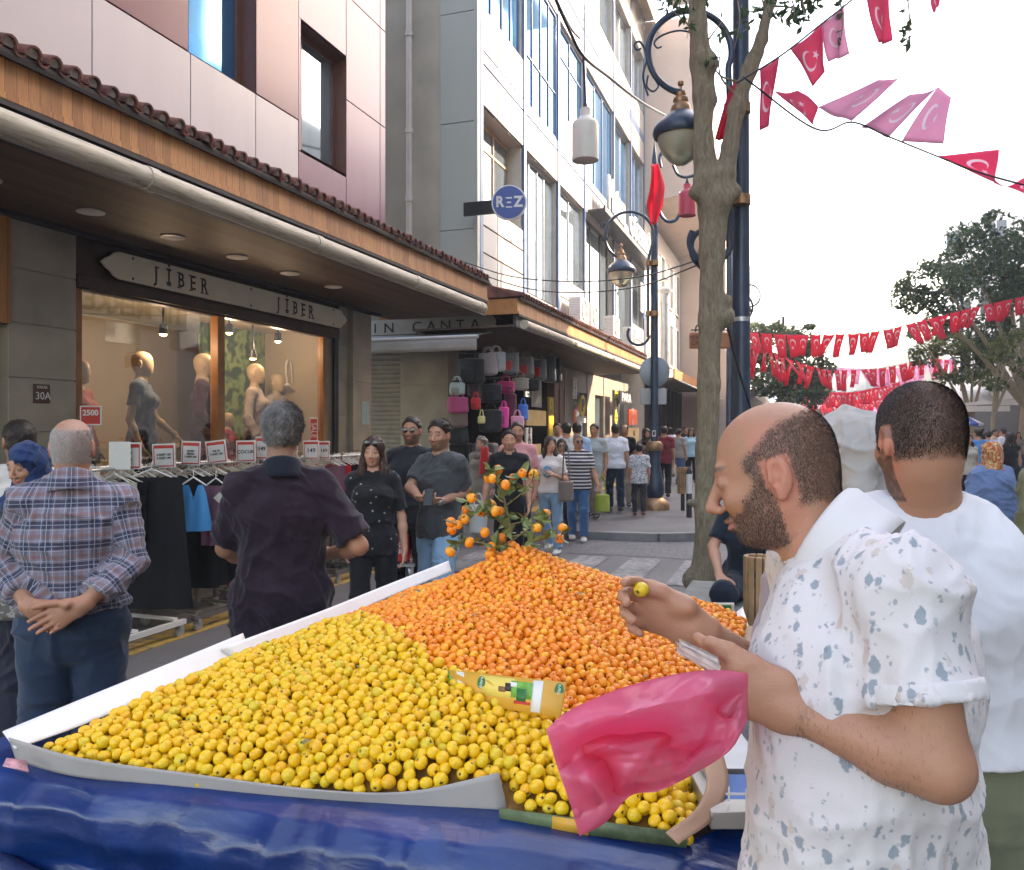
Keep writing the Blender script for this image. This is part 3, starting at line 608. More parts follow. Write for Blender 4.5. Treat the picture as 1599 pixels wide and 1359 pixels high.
# shopfronts along the street
PX = [(866, 880, 'w'), (882, 896, 's'), (917, 929, 's'), (943, 956, 's'), (975, 984, 's')]
for u0, u1, t_ in PX:
    ya, yb = onx(u0, 600, X1).y, onx(u1, 600, X1).y
    if t_ == 's': pillar(b2, ya, yb, X1, 3.33, .3, course=.6)
    else:
        m = MB(); m.box((X1-.2, ya, .12), (X1, ya+.35, 3.33)); m.box((X1-.2, yb-.35, .12), (X1, yb, 3.33)); m.box((X1-.2, ya+.35, 2.7), (X1-.02, yb-.35, 3.33)); m.build('door_frame', M_BRF, b2)
yA, yE = onx(880, 600, X1).y, 29.3
m = MB(); m.quad((X1-.12, yA, .12), (X1-.12, yE, .12), (X1-.12, yE, 2.75), (X1-.12, yA, 2.75)); m.build('shop_glazing', M_MIR, b2)
m = MB(); m.box((X1-.15, yA, 2.75), (X1-.02, yE, 3.33)); m.build('shop_lintel', M_STN, b2)
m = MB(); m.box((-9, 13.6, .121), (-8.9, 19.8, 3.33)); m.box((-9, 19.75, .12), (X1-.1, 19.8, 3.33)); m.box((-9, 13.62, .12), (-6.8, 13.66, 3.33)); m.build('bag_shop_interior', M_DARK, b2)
def board(name, u0, v0, u1, v1, x, m_, label, cat, parent=None, th=.04, txt=None, tm=None, ts=.2, vert=False, xs=1., faces='x', y=None, bold=.0, rest=None):
    """flat board filling the photo rectangle on the plane x (or y)"""
    q0 = (onx(u0, (v0+v1)/2, x) if faces == 'x' else ony(u0, (v0+v1)/2, y)); q1 = (onx(u1, (v0+v1)/2, x) if faces == 'x' else ony(u1, (v0+v1)/2, y))
    c = (q0+q1)/2; d = Vector((c.x*-ST+c.y*CT,))[0] if False else (-c.x*ST+c.y*CT); hz = (v1-v0)/2*d/F
    z = CH-((v0+v1)/2-V0)*d/F; t = parent or empty(name, c, label, cat)
    m = MB()
    if faces == 'x': m.box((x-th, q0.y, z-hz), (x, q1.y, z+hz)); ex = Vector((0, 1, 0)); o = Vector((x+.003, c.y, z))
    else: m.box((q0.x, y, z-hz), (q1.x, y+th, z+hz)); ex = Vector((1, 0, 0)); o = Vector((c.x, y-.003, z))
    m.build('board', m_, t, bevel=.004)
    if txt:
        if vert:
            n = len(txt); st = 2*hz/n
            for i, ch in enumerate(txt): text('letter', ch, st*.95, o+Vector((0, 0, hz-st*(i+.5))), ex, (0, 0, 1), tm, t, .004, bold=bold, xs=xs)
        else:
            for i, ln in enumerate(txt.split('\n')): text('lettering', ln, ts, o+Vector((0, 0, ts*.55*(len(txt.split('\n'))-1)-i*ts*1.1)), ex, (0, 0, 1), tm, t, .004, xs=xs, bold=bold)
    return t
M_YLW = mat('sign_yellow', (.75, .6, .03), .5, var=.05); M_RED = mat('sign_red', (.55, .03, .02), .5, var=.05); M_ORG = mat('neon_orange', (.8, .12, .03), .5, var=.05); M_CARD = mat('cardboard', (.5, .36, .17), .85, var=.12, vs=4)
# sign over the awning, side of the corner
inc = empty('shop_sign', (-5.6, 12.8, 3.5), 'white rounded signboard above the grey awning with thin spaced capital letters', 'shop sign')
m = MB(); zc2 = 3.49; pl = [(-8, zc2-.13)]+[(-4.87+.13*math.cos(a), zc2+.13*math.sin(a)) for a in np.linspace(-math.pi/2, math.pi/2, 9)]+[(-8, zc2+.13)]
m.prism(pl, (0, 12.85, 0), (1, 0, 0), (0, 0, 1), (0, .03, 0)); m.build('board', mat('sign_white', (.6, .6, .57), .5, var=.06), inc)
for i, ch in enumerate('IN ÇANTA'):
    if ch != ' ': text('letter', ch, .24, (-7.0+i*.27, 12.846, zc2-.02), (1, 0, 0), (0, 0, 1), M_INK, inc, .006, xs=1.15)
aw = empty('awning', (-6, 12.5, 3.1), 'pale grey retracted awning over the roller shutter at the corner', 'awning')
aw.rotation_euler.z = R(-2); M_AWN = mat('awning_cloth', (.5, .49, .46), .7, var=.08, vs=2, bump=.1, bs=8)
m = MB(); m.add([(-9, 12.95, 3.36), (-4.8, 12.95, 3.36), (-4.8, 12.2, 3.22), (-9, 12.2, 3.22), (-9, 12.95, 3.345), (-4.8, 12.95, 3.345), (-4.8, 12.2, 3.205), (-9, 12.2, 3.205)], [(0, 3, 2, 1), (4, 5, 6, 7), (0, 1, 5, 4), (1, 2, 6, 5), (2, 3, 7, 6), (3, 0, 4, 7)]); m.build('canopy', M_AWN, aw)
m = MB(); m.cyl((-9, 12.2, 3.19), (-4.8, 12.2, 3.19), .035); m.build('front_bar', M_WHT, aw)
m = MB(); m.grid(lambda a, b: (-9+4.18*a, 12.18+.015*math.sin(a*40)*b, 3.17-.2*b), 60, 3); m.build('valance', M_AWN, aw, solid=.004)
# building signs
rz = empty('round_sign', P(795, 317, 13.3), 'round blue projecting sign reading REZ in white', 'sign')
c = P(795, 317, 13.3); n = (Vector((0, 0, CH))-c); n.z = 0; n.normalize(); n = (n+Vector((.0, -.25, 0))).normalized(); e = Vector((-n.y, n.x, 0))
m = MB(); m.lathe([(.27, -.03), (.285, -.02), (.285, .03), (.265, .035)], c, 40, 0, n); m.build('rim', M_WHT, rz)
m = MB(); m.lathe([(.262, .03), (.262, .042), (.01, .043)], c, 40, 0, n); m.build('disc', mat('sign_blue', (.004, .045, .27), .4, var=.05), rz)
text('letter', 'R', .24, c+n*.045-e*.15, e, (0, 0, 1), M_WHT, rz, .01, bold=.008, xs=.9); text('letter', 'Z', .24, c+n*.045+e*.15, e, (0, 0, 1), M_WHT, rz, .01, bold=.008, xs=.9)
m = MB()
for dz, ww in ((.068, .05), (-.005, .035), (-.08, .05)): m.obox(c+n*.047+Vector((0, 0, dz)), (e, (0, 0, 1), n), (ww, .011, .004))
m.build('letter', M_WHT, rz)
m = MB(); m.box((X2-.02, c.y+.05, c.z-.13), (c.x-.2*1, c.y+.1, c.z+.09)) if c.x > X2 else m.obox(c-e*.4-n*.06, (e, (0, 0, 1), n), (.18, .1, .03)); m.build('bracket', M_BLK, rz)
gz = empty('facade_sign', (X2+.1, 25, 7.5), 'long dark sign of white script and capital letters below the blue windows', 'shop sign')
m = MB(); m.box((X2+.02, 21.0, 7.4), (X2+.5, 29.3, 7.48)); m.box((X2+.45, 21.0, 7.48), (X2+.5, 29.3, 7.55)); m.build('ledge', M_BLK, gz)
text('lettering', 'Hatun', 1.25, (X2+.4, 22.9, 8.1), (0, 1, 0), (0, 0, 1), M_WHT, gz, .06, bold=.03, xs=.75); text('lettering', 'GÜZELLİK', .8, (X2+.4, 26.9, 7.95), (0, 1, 0), (0, 0, 1), M_WHT, gz, .06, bold=.02, xs=1.15)
t = board('vertical_banner', 1001, 445, 1010, 490, X2+.09, M_WHT, 'white vertical banner reading AIRLINES in blue down the far corner', 'banner')
q = t.location; text('lettering', 'AIRLINES', .42, (X2+.095, q.y, CH-(468-V0)*30/F), (0, 0, -1), (0, 1, 0), mat('letter_blue', (.03, .15, .45), .5, var=0), t, .01, bold=.01)
# air conditioners
def aircon(p, lab, s=1.):
    t = empty('air_conditioner', p, lab, 'air conditioner', 'air conditioners above the tiled eave')
    m = MB(); m.box((p.x-.3*s, p.y-.15*s, p.z), (p.x, p.y+.65*s, p.z+.6*s)); m.build('casing', M_WHT, t, bevel=.012)
    m = MB()
    for i in range(9): a = i*math.pi/9; m.obox((p.x+.008, p.y+.22*s, p.z+.3*s), ((0, math.cos(a), math.sin(a)), (0, -math.sin(a), math.cos(a)), (1, 0, 0)), (.23*s, .006, .004))
    m.lathe([(.24*s, 0), (.26*s, .02), (.24*s, .02)], (p.x, p.y+.22*s, p.z+.3*s), 24, 0, (1, 0, 0), False)
    for i in range(12): m.box((p.x-.28*s, p.y-.155*s, p.z+(.06+i*.042)*s), (p.x-.03*s, p.y-.149*s, p.z+(.08+i*.042)*s))
    m.build('grille', M_ALU, t); m = MB(); m.box((p.x-.3, p.y-.1, p.z-.14), (p.x-.05, p.y-.06, p.z-.003)); m.box((p.x-.3, p.y+.55*s, p.z-.14), (p.x-.05, p.y+.59*s, p.z-.003)); m.build('bracket', M_BLK, t)
for i, (u, v) in enumerate(((909, 502), (926, 510), (960, 526), (988, 540))): aircon(onx(u, v, -4.75), ['white air conditioner on the eave nearest the corner, half hiding its neighbour', 'white air conditioner with a black side grille, second from the corner', 'white air conditioner below the ring lantern, third from the corner', 'white air conditioner farthest along the eave, behind the lamp arm'][i], .95)
# vertical and small signs at the shops
board('vertical_sign', 821, 565, 828, 620, -4.9, M_WHT, 'narrow white vertical sign with black letters hanging by the bags', 'sign', txt='VIPO', tm=M_INK, vert=True, bold=.01, xs=1.3)
board('vertical_sign', 830, 560, 846, 636, -5.0, M_BLK, 'black hanging sign with a small white figure and red car picture', 'sign', txt='o\n^', tm=M_WHT, ts=.22)
board('vertical_sign', 822, 668, 831, 702, -4.9, M_WHT, 'white vertical sign with bold black letters S A M under the cardboard sheet', 'sign', txt='SAM', tm=M_INK, vert=True, bold=.02, xs=1.3)
board('cardboard_sign', 822, 641, 853, 665, -4.88, M_CARD, 'blank brown cardboard sheet hung beside the coloured bags', 'cardboard sheet')
board('cardboard_sign', 822, 694, 845, 715, -4.88, M_CARD, 'yellowish cardboard sheet lower down, below the S A M sign', 'cardboard sheet')
board('vertical_sign', 857, 620, 865, 690, -5.4, mat('amber_sign', (.5, .3, .03), .5), 'amber vertical sign with yellow lettering next to the brown door frame', 'sign', txt='DOM', tm=M_YLW, vert=True, bold=.02)
board('vertical_sign', 895, 590, 901, 623, X1+.12, M_WHT, 'small white vertical sign high on the first stone pillar', 'sign', txt='YEMEK', tm=M_INK, vert=True)
board('vertical_sign', 958, 610, 966, 668, X1+.25, M_BLK, 'black vertical sign with yellow letters spelling OLAY', 'sign', txt='OLAY', tm=M_YLW, vert=True, bold=.03, xs=1.6)
board('shop_sign', 968, 612, 988, 632, X1+.4, M_BLK, 'small lit dark sign with white capitals beyond the OLAY sign', 'shop sign', txt='PARA', tm=M_WHT, ts=.4, xs=1.6)
board('orange_sign', 982, 640, 995, 664, X1+.9, M_ORG, 'bright orange sign with white marks left of the lamp post', 'sign', txt='SU\nAL', tm=M_WHT, ts=.3)
board('notice', 981, 668, 998, 700, X1+.85, M_CARD, 'brown paper notice under the bright orange sign', 'notice', txt='500\nTL', tm=M_INK, ts=.25)
q = onx(908, 634, X1+.15); t = empty('round_sign', q, 'round yellow sign with a black letter P on the dark shop window', 'sign')
m = MB(); m.lathe([(.3, 0), (.3, .04), (.01, .041)], q, 28, 0, (1, 0, 0)); m.build('disc', M_YLW, t); text('letter', 'P', .42, q+Vector((.045, 0, 0)), (0, 1, 0), (0, 0, 1), M_INK, t, .01, bold=.03, xs=1.3)
board('notice', 903, 650, 915, 660, X1+.1, M_WHT, 'small white notice on the dark window below the yellow round sign', 'notice')
# opposite side of the street: unseen tall buildings, heights set to shade the lane, and the medical-centre sign seen mirrored in the shop window
b5 = empty('opposite_building', (10, 10, 0), 'tall pale building on the right side of the street, mostly outside the view', 'building')
M_FAR = mat('far_plaster', (.5, .47, .42), .85, var=.12, vs=.6)
m = MB(); m.box((10, -14, 0), (20, 26, 23)); m.box((10, 26.2, 0), (20, 40, 16)); m.build('wall', M_FAR, b5)
m = MB()
for y in np.arange(-12, 25, 3.): 
    for z in (4.6, 8, 11.4, 14.8): m.box((9.97, y, z), (9.995, y+1.5, z+1.7))
m.build('windows', M_MIR, b5)
ts_ = empty('medical_sign', (9.8, 21, 6), 'long pale sign of the medical centre across the street, seen mirrored in the shop window', 'sign')
m = MB(); m.box((9.8, 18.8, 5.3), (9.9, 24.6, 6.35)); m.build('board', mat('pale_sign', (.62, .6, .42), .5, var=.04), ts_); m = MB(); m.box((9.78, 14.8, 5.3), (9.9, 18.79, 6.35)); m.build('red_panel', mat('pink_panel', (.45, .12, .14), .5), ts_)
text('lettering', 'TIP MERKEZİ', .95, (9.79, 21.7, 5.82), (0, -1, 0), (0, 0, 1), mat('sign_green', (.03, .09, .03), .5, var=0), ts_, .02, bold=.02)
# buildings 3 and 4, further along on the left
b3 = empty('street_building', (X2, 30, 0), 'narrow peach building with tall windows behind the far lamp post', 'building')
M_PCH = mat('peach_wall', (.56, .44, .37), .85, var=.07, vs=1.2); M_PCL = mat('pale_peach_wall', (.62, .55, .47), .85, var=.06)
m = MB(); m.box((-14, 29.6, 0), (X2, 39.3, 9.6)); m.build('wall', M_PCL, b3)
m = MB(); m.add([(X2-1, 29.6, 9.6), (-3.4, 29.9, 10.3), (-3.4, 39.3, 10.3), (X2-1, 39.3, 9.6), (X2-1, 29.6, 16.5), (-3.4, 29.9, 16.5), (-3.4, 39.3, 16.5), (X2-1, 39.3, 16.5)], [(0, 3, 2, 1), (4, 5, 6, 7), (0, 1, 5, 4), (1, 2, 6, 5), (2, 3, 7, 6), (3, 0, 4, 7)]); m.build('overhang', M_PCH, b3)
for y in (31, 33.2, 35.6, 37.6): 
    for z in (4.4, 6.9): win(b3, y, y+1.1, z, z+1.9, X2+.03, M_WHT, M_MIR, .028, .08)
for y in (31, 34, 37): win(b3, y, y+1.6, 11.5, 13.6, -3.37, M_WHT, M_MIR, .028, .08)
m = MB(); bz = onx(1030, 145, -3.3); m.box((-3.4, bz.y-.2, 13.9), (-2.5, bz.y+2.8, 14.05)); m.build('balcony', M_WHT, b3)
m = MB()
for i in range(12): m.box((-2.53, bz.y-.2+.26*i, 14.06), (-2.5, bz.y-.17+.26*i, 15.0))
m.box((-2.54, bz.y-.2, 15), (-2.49, bz.y+2.8, 15.04)); m.build('railing', M_BRF, b3)
b4 = empty('street_building', (-4, 39.3, 0), 'plain peach gabled building standing forward behind the tree trunk', 'building')
m = MB(); m.box((-12, 39.4, 0), (-3.1, 47, 12.5)); m.build('wall', M_PCH, b4); m = MB(); m.box((-12, 39.0, 12.5), (-2.7, 47.3, 12.75)); m.build('roof', M_TILE, b4)
for y in (40.5, 42.6, 44.7): 
    for z in (5, 8.4): win(b4, y, y+1.2, z, z+2, -3.07, M_WHT, M_MIR, .028, .08)
b6 = empty('street_building', (-3.5, 47, 0), 'tall pale blue building in the distance between the tree trunk and the thick lamp post', 'building')
m = MB(); m.box((-12, 47.1, 0), (-3.2, 95, 17)); m.build('wall', mat('far_blue_wall', (.5, .56, .6), .8, var=.1, vs=.5), b6)
for y in range(49, 90, 4):
    for z in (5, 8.4, 11.8): win(b6, y, y+1.8, z, z+1.8, -3.17, M_WHT, M_BGL, .028, .1)
e3 = empty('shop_canopy', (-4.2, 30, 3.6), 'wood-edged white canopy along the shops behind the far lamp post', 'canopy')
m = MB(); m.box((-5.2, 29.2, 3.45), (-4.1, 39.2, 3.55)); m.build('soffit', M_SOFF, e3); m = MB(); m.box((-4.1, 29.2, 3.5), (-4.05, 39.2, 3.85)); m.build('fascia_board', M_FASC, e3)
m = MB(); m.add([(-4.05, 29.2, 3.5), (-3.2, 29.2, 3.1), (-3.2, 39, 3.1), (-4.05, 39, 3.5)], [(0, 1, 2, 3)]); m.build('awning_sheet', M_WHT, e3, solid=.03)
e4 = empty('shop_canopy', (-3.1, 40, 3.5), 'dark shop canopy farther away behind the tree trunk', 'canopy')
m = MB(); m.box((-3.1, 39.6, 3.3), (-1.9, 80, 3.42)); m.box((-1.93, 39.6, 3.42), (-1.9, 80, 3.8)); m.build('roof', [M_DKW], e4)
m = MB(); m.box((-5.2, 29.7, .1), (-5.17, 39.3, 3.4)); 
for y in np.arange(30.2, 39, 1.2): m.box((-5.17, y, .1), (-5.05, y+.3, 3.4))
m.build('shop_glazing', [M_DARK], b3)
m = MB(); m.box((-3.1, 39.5, .1), (-3.06, 80, 3.3)); m.build('shopfront', M_DARK, b4)
# metal flue
fp = onx(1037, 560, -4.6); t = empty('flue_pipe', (fp.x, fp.y, 4), 'shiny metal flue pipe with a conical cap beside the far lamp post', 'flue')
zt = CH-(448-V0)*((-fp.x*ST+fp.y*CT))/F; m = MB(); m.cyl((fp.x, fp.y, 4), (fp.x, fp.y, zt-.25), .17, 16)
for i in range(4): m.cyl((fp.x, fp.y, 4.5+i*.9), (fp.x, fp.y, 4.56+i*.9), .185, 16)
m.build('pipe', M_ALU, t); m = MB(); m.lathe([(.3, zt-.2), (.3, zt-.12), (.05, zt)], (fp.x, fp.y, 0), 16); m.cyl((fp.x+.12, fp.y, zt-.3), (fp.x+.12, fp.y, zt-.12), .01); m.cyl((fp.x-.12, fp.y, zt-.3), (fp.x-.12, fp.y, zt-.12), .01); m.build('cap', M_ALU, t)
# right-hand far buildings and the end of the street
b7 = empty('street_building', (10, 45, 0), 'white building with dark windows and shop awnings behind the trees on the right', 'building')
M_FW = mat('far_white', (.78, .77, .76), .85, var=.06, vs=.7)
m = MB(); m.box((10, 43, 0), (22, 66, 17.5)); m.build('wall', M_FW, b7)
m = MB(); m.add([(10, 42.995, 3.4), (22, 42.995, 3.4), (22, 42.995, 0.1), (10, 42.995, .1)], [(0, 1, 2, 3)]); m.box((9.96, 43, .1), (9.99, 66, 3.4)); m.build('shopfront', M_DARK, b7)
for y in (46, 51, 56, 61):
    for z in (5, 8.2): win(b7, y, y+2.2, z, z+1.6, 10.0-.03+.03, M_BLK, M_MIR, -.01, .06)
for (u0, v0, u1, v1) in ((1478, 366, 1502, 392), (1544, 345, 1553, 380), (1556, 344, 1572, 380), (1541, 400, 1572, 428), (1510, 405, 1530, 425)):
    a = P(u0, v0, 50); b = P(u1, v1, 50); m = MB(); yy = 42.96; a = ony(u0, v0, yy); b = ony(u1, v1, yy); m.box((a.x, yy, b.z), (b.x, yy+.03, a.z)); m.build('window', M_MIR, b7)
for i, (u0, u1, v0, v1) in enumerate(((1475, 1540, 610, 635), (1548, 1599, 596, 625))):
    a = ony(u0, v1, 41); b = ony(u1+30, v0, 41); t = empty('shop_awning', a, ['white shop awning at the right, left of the pair', 'white shop awning at the far right edge'][i], 'awning')
    m = MB(); m.add([(a.x, 40.2, a.z), (b.x, 40.2, a.z+.1), (b.x, 43, b.z+.2), (a.x, 43, b.z+.1)], [(0, 1, 2, 3)]); m.build('cloth', M_FW, t, solid=.03); m = MB(); m.box((a.x, 40.17, a.z-.25), (b.x, 40.2, a.z-.003)); m.build('valance', M_FW, t)
b8 = empty('street_building', (0, 130, 0), 'pale building closing the far end of the street behind the flags', 'building')
m = MB(); m.box((-14, 130, 0), (16, 140, 11)); m.build('wall', M_FAR, b8)
for x in np.arange(-12, 14, 4): 
    m = MB(); m.box((x, 129.96, 5), (x+1.6, 129.99, 7.4)); m.build('window', M_MIR, b8)
b9 = empty('street_building', (10, 70, 0), 'distant cream building on the right side of the street beyond the trees', 'building')
m = MB(); m.box((9.5, 68, 0), (20, 128, 9)); m.build('wall', M_FAR, b9)
m = MB(); m.box((8.4, 68, 2.9), (9.5, 128, 3.05)); m.build('canopy', M_FW, b9)
# ---------------------------------------------------------------- lamp posts
M_POST = mat('post_paint', (.025, .045, .08), .35, .1, var=.25, vs=5); M_BRS = mat('brass', (.32, .18, .09), .4, .6, var=.3, vs=14)  # the flare's blue cast is put into the post colour
k = NT('lamp_glass', .15); k.col((.75, .7, .5)); k.b.inputs['Transmission Weight'].default_value = .6; k.b.inputs['Roughness'].default_value = .35; M_LG = k.m
def lantern(p, s, lab, group='hanging street lanterns'):
    """p = top knob point; s = height scale (1 -> 0.8 m tall)"""
    t = empty('street_lantern', p, lab, 'street lantern', group)
    P_ = lambda l: [(r*s, -z*s) for r, z in l][::-1]
    m = MB(); m.lathe(P_([(.005, -.02), (.03, .0), (.03, .03), (.012, .05), (.012, .1), (.05, .11), (.055, .13), (.05, .15), (.075, .17), (.08, .2), (.075, .22), (.1, .26), (.11, .31)]), p, 20); m.build('finial', M_BRS, t)
    m = MB(); m.lathe(P_([(.11, .31), (.17, .36), (.24, .42), (.28, .48), (.285, .53), (.27, .56), (.2, .555)]), p, 28); m.build('hood', M_POST, t)
    m = MB(); m.lathe(P_([(.235, .56), (.23, .62), (.19, .72), (.12, .8), (.06, .84), (.005, .85)]), p, 28); m.build('glass_bowl', M_LG, t)
    m = MB(); m.lathe(P_([(.02, .56), (.02, .62), (.04, .66), (.035, .72), (.01, .735)]), p, 12); m.build('bulb', M_WHT, t)
    return t
def arcpts(c, r, a0, a1, ex, n=28, ez=(0, 0, 1), r1=None):
    c = Vector(c); ex = Vector(ex); ez = Vector(ez); r1 = r if r1 is None else r1
    return [c+(ex*math.cos(R(a0+(a1-a0)*i/n))+ez*math.sin(R(a0+(a1-a0)*i/n)))*(r+(r1-r)*i/n) for i in range(n+1)]
CAMX = Vector((CT, ST, 0))
def W2(u, v, d): return P(u, v, d)
def scroll_arm(post, d, ring, rr, feet, tube_r, parent):
    """big scrolling arm: ring (centre px, radius px), descending bar to the post and lower hook; all at depth d"""
    s = d/F; cu, cv = ring; c = P(cu, cv, d); r = rr*s
    pts = arcpts(c, r, -75, 180-0, -CAMX, 1) if False else arcpts(c, r, feet[0], feet[1], CAMX, 40)
    m = MB(); m.tube(pts, tube_r, 10); m.build('ring_arm', M_POST, parent)
# near thick post (behind the tree) -----------------------------------------
d1 = 8.7; pb = P(1157, 671, d1); LP1 = empty('lamp_post', (pb.x, pb.y, 0), 'thick dark blue lamp post rising right behind the tree trunk', 'lamp post')
m = MB(); m.lathe([(.2, 0), (.2, .25), (.13, .35), (.105, .5), (.1, 1.5), (.088, 4), (.08, 9)], (pb.x, pb.y, 0), 24); m.build('pole', M_POST, LP1)
m = MB()
for v in (500, 313): z = P(1157, v, d1).z; m.lathe([(.094, z-.02), (.097, z-.02), (.097, z+.025), (.094, z+.025)], (pb.x, pb.y, 0), 24)
m.build('steel_band', M_ALU, LP1)
def big_arm(parent, d, bar_u, ringc, rr, bar_bot_v, hookc, hr, tr, band_vs, pole_u):
    s = d/F; m = MB(); c = P(*ringc, d); r = rr*s
    bu = P(bar_u, ringc[1]+30, d); off = (bar_u-ringc[0])*s
    pts = arcpts(c, r, -80+360-360, -80-282, -CAMX, 48)   # open ring, left of bar
    pts = arcpts(c, r, 262, -22 if off > 0 else 0, CAMX, 44)
    pts = pts+[P(bar_u, v, d) for v in np.linspace(ringc[1]+rr*.45+10, bar_bot_v-hr*.8, 12)]
    hc = P(*hookc, d); pts += arcpts(hc, hr*s, 0, -220, CAMX, 24)
    m.tube(smooth_path(pts[::2], 3), tr, 10); o = m.build('scroll_bar', M_POST, parent)
    m = MB()
    for v in band_vs:
        a, b = P(bar_u, v, d), P(pole_u, v, d); m.cyl(a-Vector((0, 0, .05)), a+Vector((0, 0, .05)), tr*1.7, 12); m.cyl(b-Vector((0, 0, .05)), b+Vector((0, 0, .05)), (.1 if tr > .03 else .085), 16); m.cyl(a, b, .02)
    m.build('clamp', M_BRS, parent)
big_arm(LP1, d1-.12, 1139, (1077, 82), 65, 412, (1109, 378), 32, .034, (313, 170), 1157)
# small scrolls on the ring
m = MB(); dd = d1-.12
m.tube(smooth_path([P(u, v, dd) for u, v in ((1012, 150), (1004, 120), (1010, 90), (1000, 66), (991, 70), (994, 78), (1001, 76))], 6), .012, 6)
m.tube(smooth_path([P(u, v, dd) for u, v in ((1085, 52), (1060, 48), (1035, 55), (1022, 66), (1026, 75), (1033, 73))], 6), .01, 6)
m.tube(smooth_path([P(u, v, dd) for u, v in ((1012, 118), (1010, 135), (1020, 143), (1028, 135), (1024, 126))], 6), .01, 6)
m.build('scroll', M_POST, LP1)
m = MB(); m.tube(smooth_path([P(u, v, dd-.02) for u, v in ((1100, 215), (1112, 235), (1113, 262), (1105, 282), (1095, 290))], 6), .026, 8)
m.tube(smooth_path([P(u, v, dd-.02) for u, v in ((1098, 420), (1084, 405), (1079, 385), (1085, 368), (1100, 358))], 6), .03, 8); m.build('lower_scroll', M_POST, LP1)
lantern(P(1063, 128, dd), 1.03, 'large brass-topped lantern hanging in the big ring, half hidden by the tree trunk')
# far post with bulbous base ------------------------------------------------
d2 = 16.24; q = P(1022, 671, d2); LP2 = empty('lamp_post', (q.x, q.y, .12), 'slim black lamp post with a bulbous bronze-banded base at the pavement corner', 'lamp post')
o = (q.x, q.y, 0); m = MB(); m.lathe([(.075, .95), (.075, 3), (.07, 6), (.055, 7.0), (.055, 7.05), (.02, 7.3), (.003, 7.5)], o, 20); m.build('pole', M_POST, LP2)
m = MB(); m.lathe([(.3, .12), (.3, .2), (.26, .28), (.2, .33), (.17, .36)], o, 24); m.lathe([(.145, 1.28), (.17, 1.32), (.17, 1.4), (.13, 1.46), (.1, 1.47)], o, 24); m.build('base_ring', M_BRS, LP2)
m = MB(); m.lathe([(.15, .36), (.19, .42), (.2, .5), (.19, .6), (.15, .8), (.12, 1.0), (.12, 1.2), (.145, 1.28)], o, 24); m.build('base_urn', M_POST, LP2)
big_arm(LP2, d2-.1, 1012, (983, 369), 38, 540, (997, 522), 17, .028, (411, 490), 1022)
m = MB(); m.tube(smooth_path([P(u, v, d2-.1) for u, v in ((947, 380), (951, 362), (946, 350), (939, 348), (938, 355), (943, 357))], 6), .014, 6); m.tube(smooth_path([P(u, v, d2+.1) for u, v in ((1032, 310), (1030, 330), (1040, 345), (1055, 344), (1063, 330))], 6), .035, 8)
m.tube(smooth_path([P(u, v, d2+.1) for u, v in ((1032, 262), (1030, 245), (1038, 235), (1045, 232))], 6), .035, 8); m.tube(smooth_path([P(u, v, d2+.1) for u, v in ((1051, 258), (1058, 272), (1070, 277), (1084, 274))], 6), .03, 8); m.build('scroll', M_POST, LP2)
lantern(P(970, 382, d2-.1), 1.0, 'smaller brass-topped lantern hanging whole on the far lamp post by the white building')
# bell-shaped hanging lamps
def bell(u, v0, v1, wpx, d, m_, lab):
    s = d/F; p = P(u, v0, d); h = (v1-v0)*s; r = wpx*s/2
    t = empty('hanging_lamp', p, lab, 'hanging lamp'); m = MB()
    m.lathe([(r, -h), (r, -h*.32), (r*.92, -h*.26), (r*.5, -h*.18), (r*.42, -h*.14), (r*.42, 0), (.01, .01)], p, 28, 0, None, False)
    m.lathe([(r*.97, -h+.01), (r*.05, -h+.03)], p, 28, 0, None, False)
    m.build('shade', m_, t, smooth=50); m = MB(); m.cyl(p, p+Vector((0, 0, .12)), .04*1, 8, r2=.01); m.build('cap', M_BLK, t); return t, p
M_BELL = mat('bell_white', (.62, .58, .5), .45, var=.06); M_BRED = mat('bell_red', (.5, .04, .07), .45, var=.08)
t, bp_ = bell(914, 170, 251, 41, 11, M_BELL, 'large off-white bell-shaped lamp hanging on a cable in front of the blue windows')
m = MB(); m.tube([bp_+Vector((0, 0, .1)), P(911, 90, 11)], .018, 6); m.build('drop_rod', M_BLK, t)
bell(1073, 288, 337, 27, 14, M_BRED, 'small red bell-shaped lamp hanging beside the tree fork')
# cables
def cable(name, pts, r, lab, group=None):
    m = MB(); m.tube(smooth_path(pts, 8), r, 6); return tag(m.build(name, M_BLK), lab, 'cable', group)
cable('cable', [P(855, -30, 10), P(888, 45, 10.6), P(911, 88, 11), P(950, 120, 12), P(1010, 165, 14), P(1080, 200, 18)], .022, 'thick black cable sagging past the white facade and holding the bell lamp', None)
cable('cable', [P(720, 408, 12.6), P(800, 432, 12), P(900, 440, 11), P(1000, 432, 10), P(1095, 405, 8.4)], .008, 'upper thin wire strung from the corner roof to the tree trunk')
cable('cable', [P(740, 425, 12.4), P(820, 450, 12), P(900, 457, 11), P(1000, 447, 10), P(1095, 412, 8.4)], .008, 'lower thin wire strung from the corner roof to the tree trunk')
cable('cable', [P(860, -20, 10.2), P(890, 42, 10.7), P(905, 60, 11)], .012, 'short thin black wire twisted beside the thick cable')
cable('cable', [P(1130, 480, 8.3), P(1148, 560, 8.4), P(1172, 640, 8.5), P(1180, 700, 8.55)], .012, 'grey wire hanging loose along the thick lamp post')
